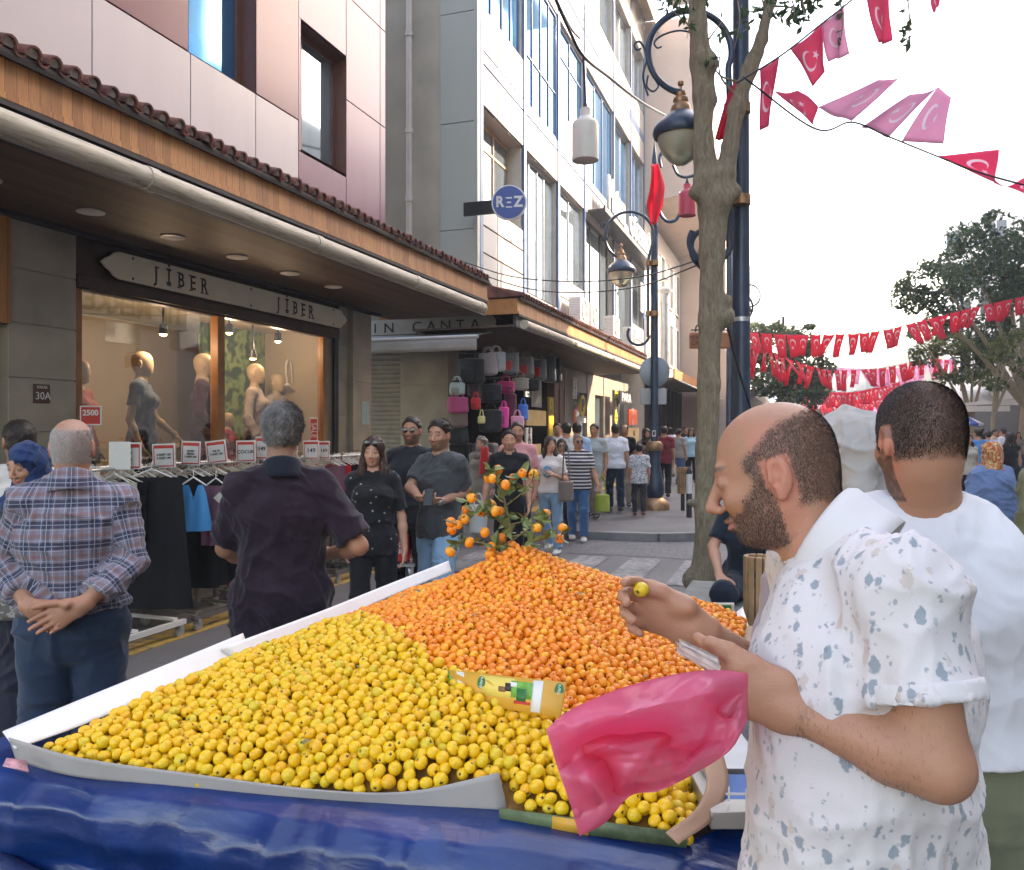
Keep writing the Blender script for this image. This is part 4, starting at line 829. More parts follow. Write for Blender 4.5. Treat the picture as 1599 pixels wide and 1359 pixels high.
# signs on the far post
t = empty('traffic_sign', P(1024, 580, d2-.15), 'round grey traffic sign seen from the back on the slim lamp post', 'traffic sign'); nn = -Vector((-ST, CT, 0))
m = MB(); c = P(1024, 580, d2-.02); m.lathe([(.3, 0), (.305, .012), (.29, .022), (.01, .022)], c+nn*-.14, 36, 0, nn); m.build('disc', mat('sign_back', (.26, .3, .33), .45, .4, var=.08), t)
t = empty('traffic_sign', P(1022, 619, d2-.15), 'rectangular grey sign plate seen from the back under the round sign', 'traffic sign')
c = P(1022, 619, d2)+nn*-.13; m = MB(); m.obox(c, (CAMX, (0, 0, 1), nn), (.265, .16, .01)); m.build('plate', mat('sign_back2', (.36, .37, .37), .45, .3, var=.08), t, bevel=.01)
t = empty('sticker', P(1020, 677, d2-.09), 'small black and white sticker on the slim lamp post', 'sticker'); c = P(1020, 677, d2)+nn*.078
m = MB(); m.obox(c, (CAMX, (0, 0, 1), nn), (.035, .06, .003)); m.build('paper', M_WHT, t); m = MB(); m.obox(c+nn*.003, (CAMX, (0, 0, 1), nn), (.022, .04, .003)); m.build('print', M_INK, t)
t = empty('wooden_sign', P(1105, 530, 10), 'orange-brown wooden sign with rounded corners hung behind the tree trunk', 'sign'); c = P(1108, 532, 10.5)
m = MB(); m.obox(c, (CAMX, (0, 0, 1), nn), (.26, .105, .02)); m.build('board', mat('sign_wood', (.4, .16, .08), .5, var=.1), t, bevel=.03)
text('lettering', 'MERKEZ\nÇARŞI', .07, c+nn*.025-CAMX*.14, CAMX, (0, 0, 1), mat('sign_brown', (.12, .03, .02), .5, var=0), t, .004)
m = MB(); m.tube(smooth_path([c+CAMX*-.18+Vector((0, 0, .11)), c+CAMX*-.17+Vector((0, 0, .18)), c+CAMX*-.12+Vector((0, 0, .2)), c+CAMX*-.1+Vector((0, 0, .14))], 5), .01, 6); m.cyl(c+CAMX*-.24+Vector((0, 0, .135)), c+CAMX*.24+Vector((0, 0, .135)), .008, 6); m.build('hook', M_BLK, t)
# thin far posts on the lane
for (u, d, zt, lab) in ((1139, 20, 8, 'thin far lamp post just left of the thick post'), (1223, 42, 7.5, 'distant dark lamp post holding the blue banner'), (1502, 38, 8, 'dark lamp post under the big tree on the right')):
    p = P(u, 671, d); t = empty('lamp_post', (p.x, p.y, 0), lab, 'lamp post'); m = MB(); m.lathe([(.2, 0), (.15, .6), (.08, 1), (.07, zt)], (p.x, p.y, 0), 12); m.build('pole', M_POST, t)
    m = MB(); m.tube(arcpts(P(u+14, 480 if u < 1200 else 560, d), .35, -100, 150, CAMX, 16), .03, 6); m.build('ring_arm', M_POST, t)
p = P(1170, 462, 20); m = MB(); m.tube(arcpts(p, .27, -110, 110, CAMX, 20), .02, 6); m.tube([P(1162, 484, 20), P(1172, 484, 20)], .06, 8)
LPx = bpy.data.objects['lamp_post.002']; m.build('scroll', M_POST, LPx)
t = empty('street_banner', P(1243, 600, 40), 'pale blue vertical banner with white writing and a tree picture on a distant post', 'banner'); c = P(1243, 598, 41.5)
m = MB(); m.obox(c, (CAMX, (0, 0, 1), nn), (.42, .95, .03)); m.build('cloth', mat('banner_blue', (.2, .42, .5), .6, var=.1), t)
for i, ln in enumerate(('ORMAN', 'YEŞİL', 'ŞEHİR', 'BİZİM')): text('lettering', ln, .2, c+nn*.04+Vector((0, 0, .75-i*.19)), CAMX, (0, 0, 1), M_WHT, t, .01, bold=.01)
m = MB(); m.lathe([(.3, -.03), (.3, .03), (.01, .03)], c+nn*.03-Vector((0, 0, .35)), 14, 0, nn); m.build('tree_print', mat('print_green', (.04, .1, .04), .7, var=.6, vs=8), t)
# ---------------------------------------------------------------- foliage generator
def leaf_mat(name, c1, c2, c3):
    k = NT(name, .55); a = k.n('ShaderNodeAttribute'); a.attribute_name = 'rnd'; col = k.ramp(a.outputs['Fac'], [(0, c1), (.55, c2), (1, c3)]); k.col(col)
    k.b.inputs['Subsurface Weight'].default_value = 0; tl = k.n('ShaderNodeBsdfTranslucent'); k.l(col, tl.inputs[0]); mx = k.n('ShaderNodeMixShader'); mx.inputs[0].default_value = .35
    k.l(k.b.outputs[0], mx.inputs[1]); k.l(tl.outputs[0], mx.inputs[2]); k.l(mx.outputs[0], k.out.inputs[0]); return k.m
M_LEAF = leaf_mat('leaves', (.025, .05, .022), (.06, .105, .04), (.15, .19, .07)); M_LEAF2 = leaf_mat('olive_leaves', (.05, .07, .02), (.13, .16, .05), (.3, .32, .13))
def foliage(name, clumps, m_, parent, leaf=.09, dens=900, seed=0, rs=None):
    """clumps: (centre, radius vector); leaves on shells and inside, several thousand small folded quads"""
    r = np.random.default_rng(seed); Vs = []; Rn = []
    for c, rad in clumps:
        rad = np.array(rad if hasattr(rad, '__len__') else (rad,)*3); n = int(dens*(rad.mean()**2)); 
        d = r.normal(size=(n, 3)); d /= np.linalg.norm(d, axis=1, keepdims=True); rr = r.uniform(.25, 1, n)**.5*(1+.18*vn(d*2.3+c[0], 3))
        p = np.array(c)+d*rad*rr[:, None]; keep = vn(p*1.7/leaf*.09, 5) > -.35; p = p[keep]; d = d[keep]; n = len(p)
        a = r.normal(size=(n, 3))+d*.5; a /= np.linalg.norm(a, axis=1, keepdims=True); b = np.cross(a, r.normal(size=(n, 3))); b /= np.linalg.norm(b, axis=1, keepdims=True)
        s = leaf*r.uniform(.6, 1.3, (n, 1)); q = np.stack([p-a*s, p+b*s*.45, p+a*s, p-b*s*.45], 1); Vs.append(q.reshape(-1, 3)); cl = r.uniform(-.15, .15); Rn.append(np.repeat(np.clip(r.beta(2, 3, n)+cl+.25*d[:, 2]*0, 0, 1), 4))
    V = np.concatenate(Vs); Q = np.arange(len(V)).reshape(-1, 4); me = np_mesh(name, V, Q, m_); at = me.attributes.new('rnd', 'FLOAT', 'POINT'); at.data.foreach_set('value', np.concatenate(Rn).astype(np.float32))
    me.shade_flat(); return link(name, me, parent)
k = NT('bark', .85); a = k.noise(1, 9, k.mapping((22, 22, 5)), 1.6, .68); n2 = k.noise(2.5, 5); v_ = k.n('ShaderNodeTexVoronoi'); v_.feature = 'DISTANCE_TO_EDGE'; k.l(k.mapping((40, 40, 16)), v_.inputs['Vector'])
zc_ = k.sep(k.tc.outputs['Object'])[2]
c = k.ramp(a, [(.3, (.19, .145, .09)), (.5, (.42, .34, .22)), (.7, (.62, .53, .36))]); c = k.mix(k.math('MULTIPLY', n2, .5), c, (.36, .3, .21))
k.col(c); k.bump(k.math('ADD', k.math('MULTIPLY', a, 1.0), k.math('MULTIPLY', v_.outputs['Distance'], .8)), 1., .03); M_BARK = k.m
# the pruned tree beside the cart: trunk forks at a knobbly pollard head
TD = 8.09
g_ = SDF(P(1040, 1000, TD)-Vector((.3, .6, 0)), P(1240, -80, TD)+Vector((.5, .6, 0)), .03)
tp = [(1096, 950, .15), (1101, 890, .115), (1102, 800, .105), (1104, 700, .104), (1107, 600, .106), (1110, 500, .112), (1112, 400, .12), (1115, 330, .135), (1117, 290, .15)]
for (a, b) in zip(tp[:-1], tp[1:]): g_.bone(P(a[0], a[1], TD), P(b[0], b[1], TD), a[2], b[2], .05)
l1 = [(1105, 280, .12), (1097, 220, .1), (1098, 150, .1), (1096, 100, .105), (1090, 40, .085), (1088, -70, .075)]
l2 = [(1132, 285, .1), (1140, 230, .082), (1150, 170, .078), (1170, 110, .07), (1190, 60, .062), (1203, 0, .055), (1215, -70, .05)]
for L_ in (l1, l2):
    for (a, b) in zip(L_[:-1], L_[1:]): g_.bone(P(a[0], a[1], TD), P(b[0], b[1], TD), a[2], b[2], .05)
for (u, v, r) in ((1105, 280, .13), (1130, 275, .12), (1143, 300, .1), (1093, 300, .1), (1118, 312, .17), (1107, 100, .1), (1098, 92, .09), (1128, 495, .12), (1108, 158, .07), (1085, 905, .12), (1112, 830, .08), (1078, 785, .05), (1130, 470, .08)): g_.ell(P(u, v, TD-.03), (r, r, r*.9), .05)
V, Q = g_.mesh(); N = vnormals(V, Q); V = V+N*(.012*vn(V*V3((9, 9, 3)), 1)+.008*vn(V*V3((22, 22, 8)), 2))[:, None]
TR = empty('street_tree', P(1098, 945, TD), 'pale-barked street tree pruned to a knobbly fork beside the thick lamp post', 'tree'); tb = P(1098, 945, TD)
link('trunk', np_mesh('trunk', V, Q, M_BARK), TR)
m = MB(); rr_ = random.Random(3)
tw = [((1196, 20), (1180, -20)), ((1090, 60), (1040, 10)), ((1150, 150), (1128, 60)), ((1200, 10), (1250, 30)), ((1160, 130), (1110, 95)), ((1094, 80), (1130, 30))]
ends = []
for a, b in tw:
    p0 = P(*a, TD); p1 = P(*b, TD+rr_.uniform(-.4, .4)); mid = (p0+p1)/2+Vector((rr_.uniform(-.1, .1),)*3); pt = smooth_path([p0, mid, p1], 5); m.tube(pt, list(np.linspace(.014, .004, len(pt))), 5); ends.append(p1)
for (u, v, L_) in ((1075, -10, .4), (1310, -10, .6), (1415, -20, .75), (1150, -10, .5), (1250, -10, .4), (1235, -5, .3)):
    p0 = P(u, v, TD-.5); pt = smooth_path([p0, p0+Vector((.03, .0, -L_*.5)), p0+Vector((-.02, .03, -L_))], 5); m.tube(pt, list(np.linspace(.008, .003, len(pt))), 5); ends.append(p0+Vector((0, 0, -L_*.7)))
m.build('twigs', M_BARK, TR)
foliage('leaves', [(P(1070, -15, TD), .25), (P(1045, -10, TD-.3), .2), (P(1225, 8, TD-.4), (.28, .25, .12)), (P(1253, -8, TD-.4), .22), (P(1415, 25, TD-.5), (.05, .05, .35)), (P(1310, 15, TD-.5), (.04, .04, .16)), (P(1172, 60, TD), (.06, .06, .2)), (P(1110, -20, TD), .2), (P(1165, 25, TD), .1), (P(1170, -110, TD), (1.6, 1.2, .35))]+[(e, .07) for e in ends], M_LEAF, TR, .05, 1500, 4)
# street trees in the distance
def street_tree(u, d, base_sc, crown, lab, m_=M_LEAF, leaf=.16, dens=260, trunk_u=None, fork=2.2, seed=1, tr=.14):
    p = P(trunk_u or u, 671, d); p.z = 0; r = random.Random(seed); t = empty('street_tree', p, lab, 'tree', 'street trees along the lane')
    cl = [(P(a, b, d+dz), tuple(q*d/F for q in (rx, rx, rz))) for a, b, rx, rz, dz in crown]
    m = MB(); top = Vector((p.x+r.uniform(-.2, .2), p.y, fork)); pt = smooth_path([p, p+Vector((r.uniform(-.12, .12), 0, fork*.5)), top], 5); m.tube(pt, list(np.linspace(tr, tr*.75, len(pt))), 8)
    for c_, _ in cl[:6]:
        mid = top.lerp(c_, .5)+Vector((0, 0, .3)); pt = smooth_path([top, mid, c_], 5); m.tube(pt, list(np.linspace(tr*.6, tr*.12, len(pt))), 6)
    m.build('trunk', M_BARK, t); foliage('crown', cl, m_, t, leaf, dens, seed); return t
street_tree(1590, 32, 1, [(1560, 365, 40, 30, 0), (1590, 380, 50, 40, 1), (1520, 410, 55, 38, 0), (1470, 445, 55, 35, -1), (1430, 465, 38, 28, 0), (1540, 450, 60, 45, 1), (1590, 470, 50, 60, 0), (1505, 370, 28, 22, 0), (1450, 420, 22, 16, 0), (1412, 445, 16, 12, 0), (1560, 520, 50, 30, 1), (1480, 500, 40, 22, 0), (1620, 420, 50, 60, 0), (1550, 340, 16, 12, 0)], 'big dark leafy tree filling the right edge above the awnings', M_LEAF, .115, 950, 1592, 2.6, 2, .2)
street_tree(1480, 36, 1, [(1480, 540, 40, 22, 0), (1520, 560, 40, 22, 0), (1450, 555, 30, 20, 0), (1500, 585, 40, 15, 0), (1550, 550, 45, 26, 0), (1430, 520, 14, 12, 0), (1540, 590, 30, 16, 1)], 'olive-green tree with a forked pale trunk under the big dark tree', M_LEAF2, .14, 700, 1520, 2.0, 3)
street_tree(1560, 30, 1, [(1580, 540, 34, 24, 0), (1560, 565, 26, 20, 0), (1600, 570, 30, 24, 0), (1555, 600, 18, 12, 0)], 'sparse tree with two thin trunks at the far right', M_LEAF2, .12, 800, 1556, 2.2, 4, .11)
street_tree(1215, 40, 1, [(1225, 535, 42, 26, 0), (1195, 545, 30, 24, 0), (1255, 560, 40, 28, 0), (1200, 590, 40, 32, 0), (1250, 610, 44, 30, 0), (1215, 515, 16, 12, 0), (1282, 575, 24, 16, 0), (1185, 520, 20, 16, 0), (1265, 510, 10, 6, 0), (1275, 600, 22, 20, 0)], 'dark bushy tree behind the blue banner in the middle distance', M_LEAF, .15, 760, 1230, 2.4, 5, .2)
street_tree(1300, 70, 1, [(1285, 620, 20, 16, 0), (1305, 635, 20, 14, 0), (1262, 640, 14, 14, 0), (1280, 650, 20, 12, 0)], 'small distant green tree left of the grey headscarf', M_LEAF, .3, 150, 1290, 1.6, 6)
street_tree(1350, 80, 1, [(1352, 630, 18, 14, 0), (1372, 645, 16, 14, 0), (1336, 645, 12, 10, 0)], 'small distant yellow-green tree between the two foreground heads', M_LEAF2, .3, 150, 1352, 1.6, 7)
# ---------------------------------------------------------------- flags
def flag_mat(name, red, tr, wht=(.8, .75, .78)):
    """red cloth with white crescent and star drawn from the flag's own UV; thin cloth lets light through"""
    k = NT(name, .75); uv = k.tc.outputs['UV']; s = k.sep(uv); x, y = s[0], s[1]
    def disc(cx, cy, r):
        dx = k.math('SUBTRACT', x, cx); dy = k.math('MULTIPLY', k.math('SUBTRACT', y, cy), .67)
        return k.math('LESS_THAN', k.math('SQRT', k.math('ADD', k.math('MULTIPLY', dx, dx), k.math('MULTIPLY', dy, dy))), r)
    cres = k.math('MULTIPLY', disc(.35, .5, .17), k.math('SUBTRACT', 1., disc(.39, .5, .136)))
    dx = k.math('SUBTRACT', x, .57); dy = k.math('MULTIPLY', k.math('SUBTRACT', y, .5), .67); ang = k.math('ARCTAN2', dy, dx)
    rad = k.math('SQRT', k.math('ADD', k.math('MULTIPLY', dx, dx), k.math('MULTIPLY', dy, dy)))
    pm = k.math('PINGPONG', k.math('ADD', ang, math.pi), math.pi/5); star = k.math('LESS_THAN', k.math('MULTIPLY', rad, k.math('ADD', .38, k.math('MULTIPLY', k.math('SUBTRACT', math.pi/5, pm) if False else pm, 1.0))), .0345)
    msk = k.math('MAXIMUM', cres, star); col = k.mix(msk, red, wht); k.col(col)
    tl = k.n('ShaderNodeBsdfTranslucent'); k.l(col, tl.inputs[0]); mx = k.n('ShaderNodeMixShader'); mx.inputs[0].default_value = tr
    k.l(k.b.outputs[0], mx.inputs[1]); k.l(tl.outputs[0], mx.inputs[2]); k.l(mx.outputs[0], k.out.inputs[0]); return k.m
M_FLG = flag_mat('flag_cloth', (.85, .09, .16), .7); M_FLN = flag_mat('sunlit_flag_cloth', (.92, .2, .34), .78, (.95, .8, .86)); M_FLP = flag_mat('faded_flag_cloth', (.95, .6, .76), .88, (.95, .9, .95))  # the two lighter cloths hold the bright-sky glow in their colour
def flag(cor, m_, parent, nm='flag', seed=0, amp=.06, uvrot=0, nu=10, nv=8):
    """cor: 4 corners: hoist-top(uv 0,1), fly-top (1,1), fly-bottom (1,0), hoist-bottom (0,0)"""
    a, b, c_, d = (Vector(x) for x in cor); n = (b-a).cross(d-a); n.normalize(); r = random.Random(seed); ph = r.uniform(0, 6); L_ = (b-a).length
    me = bpy.data.meshes.new(nm); vs = []; uv = []
    for j in range(nv+1):
        for i in range(nu+1):
            s_, t_ = i/nu, j/nv; p = a.lerp(b, s_).lerp(d.lerp(c_, s_), t_); wv_ = math.sin(s_*7+ph+t_*2.2)*amp*L_*min(1, (t_ if m_ is None else max(t_, .15))*1.2)
            p = p+n*wv_+Vector((0, 0, -1))*(.05*L_*math.sin(math.pi*s_)*(1-t_)); vs.append(p); uv.append((s_, 1-t_))
    fs = [(j*(nu+1)+i, j*(nu+1)+i+1, (j+1)*(nu+1)+i+1, (j+1)*(nu+1)+i) for j in range(nv) for i in range(nu)]
    me.from_pydata(vs, [], fs); l = me.uv_layers.new(name='UVMap')
    for lp in me.loops: 
        u_, v_ = uv[lp.vertex_index]; l.data[lp.index].uv = {0: (u_, v_), 1: (v_, u_), 2: (1-v_, u_), 3: (1-u_, v_)}[uvrot]
    me.shade_smooth(); me.materials.append(m_); o = link(nm, me, parent)
    md = o.modifiers.new('s', 'SOLIDIFY'); md.thickness = .003; return o
def bunting(pts, n, fw, fh, m_, lab, seed=0, rot=2, skew=.0, mats2=None, r0=.007):
    p = smooth_path([P(*q) for q in pts], 12); t = empty('flag_garland', p[0], lab, 'flag garland', 'strings of red flags across the street'); r = random.Random(seed)
    m = MB(); m.tube(p, r0, 5); m.build('cord', M_BLK, t); cum = [0]
    for a, b in zip(p[:-1], p[1:]): cum.append(cum[-1]+(b-a).length)
    def at(s):
        for i in range(len(p)-1):
            if s <= cum[i+1]: return p[i].lerp(p[i+1], (s-cum[i])/max(1e-6, cum[i+1]-cum[i]))
        return p[-1]
    T = cum[-1]
    for i in range(n):
        s0 = T*(i+.12)/n; a = at(s0); w_ = fw*r.uniform(.75, 1.05); b = at(min(T, s0+w_)); blow = Vector((r.gauss(skew, .22), r.gauss(.1, .2), 0))*fh; dn = Vector((0, 0, -fh*r.uniform(.8, 1.05)))
        a2 = a+dn+blow+(b-a)*r.uniform(0, .25); b2 = b+dn+blow-(b-a)*r.uniform(0, .3); mm = m_ if mats2 is None or r.random() < .5 else mats2
        flag((a, b, b2, a2), mm, t, seed=seed*50+i, amp=.1, uvrot=2, nu=6, nv=6)
    return t
# near, individually blown flags (each tied to its own string)
NF = [  # corners in photo px: hoist-top, fly-top, fly-bottom, hoist-bottom ; material
 ([(1232, 76), (1282, 38), (1291, 105), (1273, 133)], 0, 7.5, 'flag_string_a'), ([(1283, 38), (1318, 6), (1324, 86), (1294, 97)], 1, 7.5, 'a'), ([(1186, 108), (1217, 88), (1203, 195), (1190, 203)], 0, 7.3, 'a'),
 ([(1352, -8), (1388, -12), (1390, 66), (1370, 69)], 0, 7.7, 'a'), ([(1453, -10), (1475, -16), (1462, 12), (1456, 22)], 0, 7.9, 'a'),
 ([(1208, 143), (1245, 142), (1275, 162), (1272, 201)], 0, 7.3, 'b'), ([(1403, 122), (1372, 124), (1278, 170), (1330, 191)], 1, 7.4, 'b'), ([(1463, 138), (1420, 148), (1343, 196), (1386, 213)], 1, 7.5, 'b'),
 ([(1465, 135), (1486, 152), (1470, 225), (1406, 221)], 1, 7.6, 'b'), ([(1560, 234), (1552, 286), (1570, 293), (1460, 243)], 0, 7.8, 'b'), ([(1599, 278), (1640, 290), (1640, 320), (1570, 290)], 0, 8, 'b')]
LB = ['red flag with a white star on the string slanting up to the right', 'flag half red and half pale, hanging right beside the star flag', 'narrow red flag with a sideways crescent just right of the thick lamp post', 'dark pink flag cut by the top edge of the picture', 'tiny corner of a red flag at the top right edge', 'crumpled red flag blowing right beside the thick lamp post', 'largest pale pink flag, stretched, with a faint crescent, nearest the crumpled red one', 'pale pink flag with a faint crescent, middle of the three pale flags', 'pale flag folded over a red strip, rightmost of the three pale flags', 'red and pale flag twisted to a point above the white building', 'flag end leaving the picture at the right edge']
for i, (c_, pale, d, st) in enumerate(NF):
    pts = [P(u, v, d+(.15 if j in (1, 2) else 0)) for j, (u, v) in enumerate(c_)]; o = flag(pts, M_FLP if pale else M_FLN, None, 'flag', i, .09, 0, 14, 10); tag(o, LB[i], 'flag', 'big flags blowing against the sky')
def string(pts, lab): m = MB(); m.tube(smooth_path([P(*q) for q in pts], 8), .009, 5); return tag(m.build('flag_string', M_BLK), lab, 'string')
string([(1150, 130, 7.3), (1218, 88, 7.3), (1282, 38, 7.5), (1330, 0, 7.6), (1360, -30, 7.8)], 'thin dark string running up to the right that carries the star flag')
string([(1160, 120, 7.3), (1272, 201, 7.35), (1330, 191, 7.4), (1386, 213, 7.5), (1460, 243, 7.7), (1530, 270, 7.8), (1640, 300, 8)], 'thin dark string under the pale pink flags')
# wrapped flags on the posts
def rag(pts, d, ws, lab, seed=1):
    g2 = MB(); pp = smooth_path([P(u, v, d) for u, v in pts], 5); n = len(pp); r = random.Random(seed)
    def fn(a, b):
        i = min(n-1, int(b*(n-1)+.5)); w_ = np.interp(b, np.linspace(0, 1, len(ws)), ws)*d/F
        return pp[i]+CAMX*((a-.5)*w_)+Vector((ST, -CT, 0))*(math.sin(a*9+seed+b*3)*.22*w_+.06)
    g2.grid(fn, 14, n-1); return tag(g2.build('flag', M_FLG, None, smooth=80, solid=.004), lab, 'flag')
rag([(1022, 258), (1026, 290), (1022, 320), (1020, 352)], d2-.1, [12, 24, 26, 8], 'red flag wrapped and knotted around the top of the slim lamp post')
rag([(1172, 112), (1150, 140), (1135, 180), (1120, 222)], d1-.25, [8, 22, 18, 12], 'red flag tangled between the tree limb and the thick lamp post', 3)
# strings of flags further down the lane
bunting([(1165, 518, 24), (1230, 522, 25), (1300, 522, 26), (1370, 517, 27), (1440, 500, 28), (1520, 480, 29), (1600, 462, 30)], 24, .55, .75, M_FLG, 'nearest garland of red crescent flags sweeping up to the right under the big tree', 1, mats2=None)
bunting([(1165, 532, 22), (1200, 548, 25), (1250, 566, 29), (1300, 578, 33), (1380, 574, 36), (1450, 560, 38), (1495, 565, 40)], 30, .62, .85, M_FLG, 'second garland of red flags drooping in front of the blue banner', 2)
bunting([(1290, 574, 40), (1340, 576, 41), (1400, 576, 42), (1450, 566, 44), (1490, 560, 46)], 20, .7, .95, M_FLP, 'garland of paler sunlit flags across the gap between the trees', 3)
bunting([(1270, 610, 50), (1330, 612, 52), (1380, 602, 54), (1430, 590, 56)], 24, .8, 1.0, M_FLG, 'garland of small red flags below the paler ones', 4)
bunting([(1250, 618, 60), (1310, 624, 62), (1370, 622, 64), (1430, 606, 66)], 26, .8, 1.1, M_FLG, 'fifth garland of tiny red flags farther down the street', 5)
bunting([(1270, 632, 72), (1320, 638, 74), (1390, 634, 76)], 24, .9, 1.1, M_FLP, 'faint distant garland of pale flags above the crowd', 6)
bunting([(1280, 640, 84), (1330, 648, 86), (1390, 642, 88)], 22, 1., 1.2, M_FLG, 'farthest garland of red flags above the crowd', 7)
# ---------------------------------------------------------------- slatted bins, bollard, bench
def slat_bin(u, v0, v1, d, wpx, lab, zb=None):
    s = d/F; top = P(u, v0, d); zb = P(u, v1, d).z if zb is None else zb; r = wpx*s/2; t = empty('litter_bin', (top.x, top.y, zb), lab, 'litter bin', 'wooden slatted litter bins'); n = 12
    for i in range(n):
        a = 2*math.pi*i/n; m = MB(); c = Vector((top.x+r*math.cos(a), top.y+r*math.sin(a), (top.z+zb)/2)); m.obox(c, ((-math.sin(a), math.cos(a), 0), (0, 0, 1), (math.cos(a), math.sin(a), 0)), (r*.23, (top.z-zb)/2, .012)); m.build('slat', M_SLAT, t, bevel=.004)
    m = MB(); m.lathe([(r*.93, zb+.02), (r*.93, top.z-.05), (r*.85, top.z-.05), (r*.85, zb+.05)], (top.x, top.y, 0), 20); m.build('liner', M_BLK, t); m = MB()
    for z in (zb+.12, top.z-.12): m.lathe([(r*1.02, z), (r*1.09, z+.004), (r*1.09, z+.03), (r*1.02, z+.034)], (top.x, top.y, 0), 24)
    m.build('hoop', M_BLK, t); m = MB(); m.cyl((top.x, top.y, 0), (top.x, top.y, zb+.05), .04); m.build('foot', M_BLK, t); return t
M_SLAT = mat('bin_slats', (.33, .19, .09), .6, var=.3, vs=9, bump=.3)
slat_bin(1186, 868, 1010, 4.7, 42, 'tall wooden slatted bin just behind the seated person', zb=.25)
slat_bin(1066, 730, 775, 16, 14, 'small wooden slatted bin left of the tree trunk', zb=.45)
p = onz(1076, 808, .12); t = empty('bollard', (p.x, p.y, .12), 'slim white and black bollard just left of the tree trunk', 'bollard'); m = MB(); m.lathe([(.05, .12), (.05, .95), (.03, 1.0), (.005, 1.02)], (p.x, p.y, 0), 12); m.build('post', M_BLK, t); m = MB(); m.lathe([(.053, .55), (.053, .9)], (p.x, p.y, 0), 12); m.build('white_band', M_WHT, t)
bn = P(1138, 671, 6.3); t = empty('bench', (bn.x, bn.y, 0), 'grey stone bench under the seated person beside the tree', 'bench'); m = MB(); m.box((bn.x-.35, bn.y-.45, 0), (bn.x+.6, bn.y+.55, .43)); m.build('seat_block', mat('bench_stone', (.2, .21, .19), .7, var=.2, bump=.2), t, bevel=.02)
# outdoor cafe bits at the right: parasol, chairs
p = P(1510, 671, 33); t = empty('parasol', (p.x, p.y, 0), 'blue and white striped parasol over the crowd on the right', 'parasol'); m = MB(); m.cyl((p.x, p.y, 0), (p.x, p.y, 2.1), .025); m.build('pole', M_ALU, t); m = MB()
for i in range(12):
    a, b = 2*math.pi*i/12, 2*math.pi*(i+1)/12; m.add([(p.x, p.y, 2.25), (p.x+.62*math.cos(a), p.y+.62*math.sin(a), 1.95), (p.x+.62*math.cos(b), p.y+.62*math.sin(b), 1.95), (p.x+.62*math.cos(a), p.y+.62*math.sin(a), 1.85), (p.x+.62*math.cos(b), p.y+.62*math.sin(b), 1.85)], [(0, 1, 2), (1, 3, 4, 2)], i % 2)
m.build('canopy', [M_WHT, mat('parasol_blue', (.04, .1, .4), .6, var=0)], t)
# ---------------------------------------------------------------- people
def skin_mat(name, rough=.5):
    k = NT(name, rough); a = k.n('ShaderNodeAttribute'); a.attribute_name = 'col'; n = k.noise(40, 4); n2 = k.noise(9, 3)
    c = k.mix(k.math('MULTIPLY', n, .22), a.outputs['Color'], (.3, .1, .06)); c = k.mix(k.math('MULTIPLY', n2, .2), c, (.62, .34, .22)); k.col(c)
    k.b.inputs['Subsurface Weight'].default_value = .12; k.b.inputs['Subsurface Radius'].default_value = (1, .3, .15); k.b.inputs['Subsurface Scale'].default_value = .006
    k.b.inputs['Specular IOR Level'].default_value = .4; k.bump(k.math('ADD', k.noise(320, 3), k.noise(60, 4)), .3, .0025); return k.m
M_SKIN = skin_mat('skin')
k = NT('hair', .5); a = k.n('ShaderNodeAttribute'); a.attribute_name = 'col'; n = k.noise(1, 4, k.mapping((160, 160, 25))); k.col(k.mix(k.math('MULTIPLY', n, .7), a.outputs['Color'], k.mix(.55, a.outputs['Color'], (0, 0, 0))))
k.b.inputs['Specular IOR Level'].default_value = .35; k.bump(n, .5, .006); M_HAIR = k.m
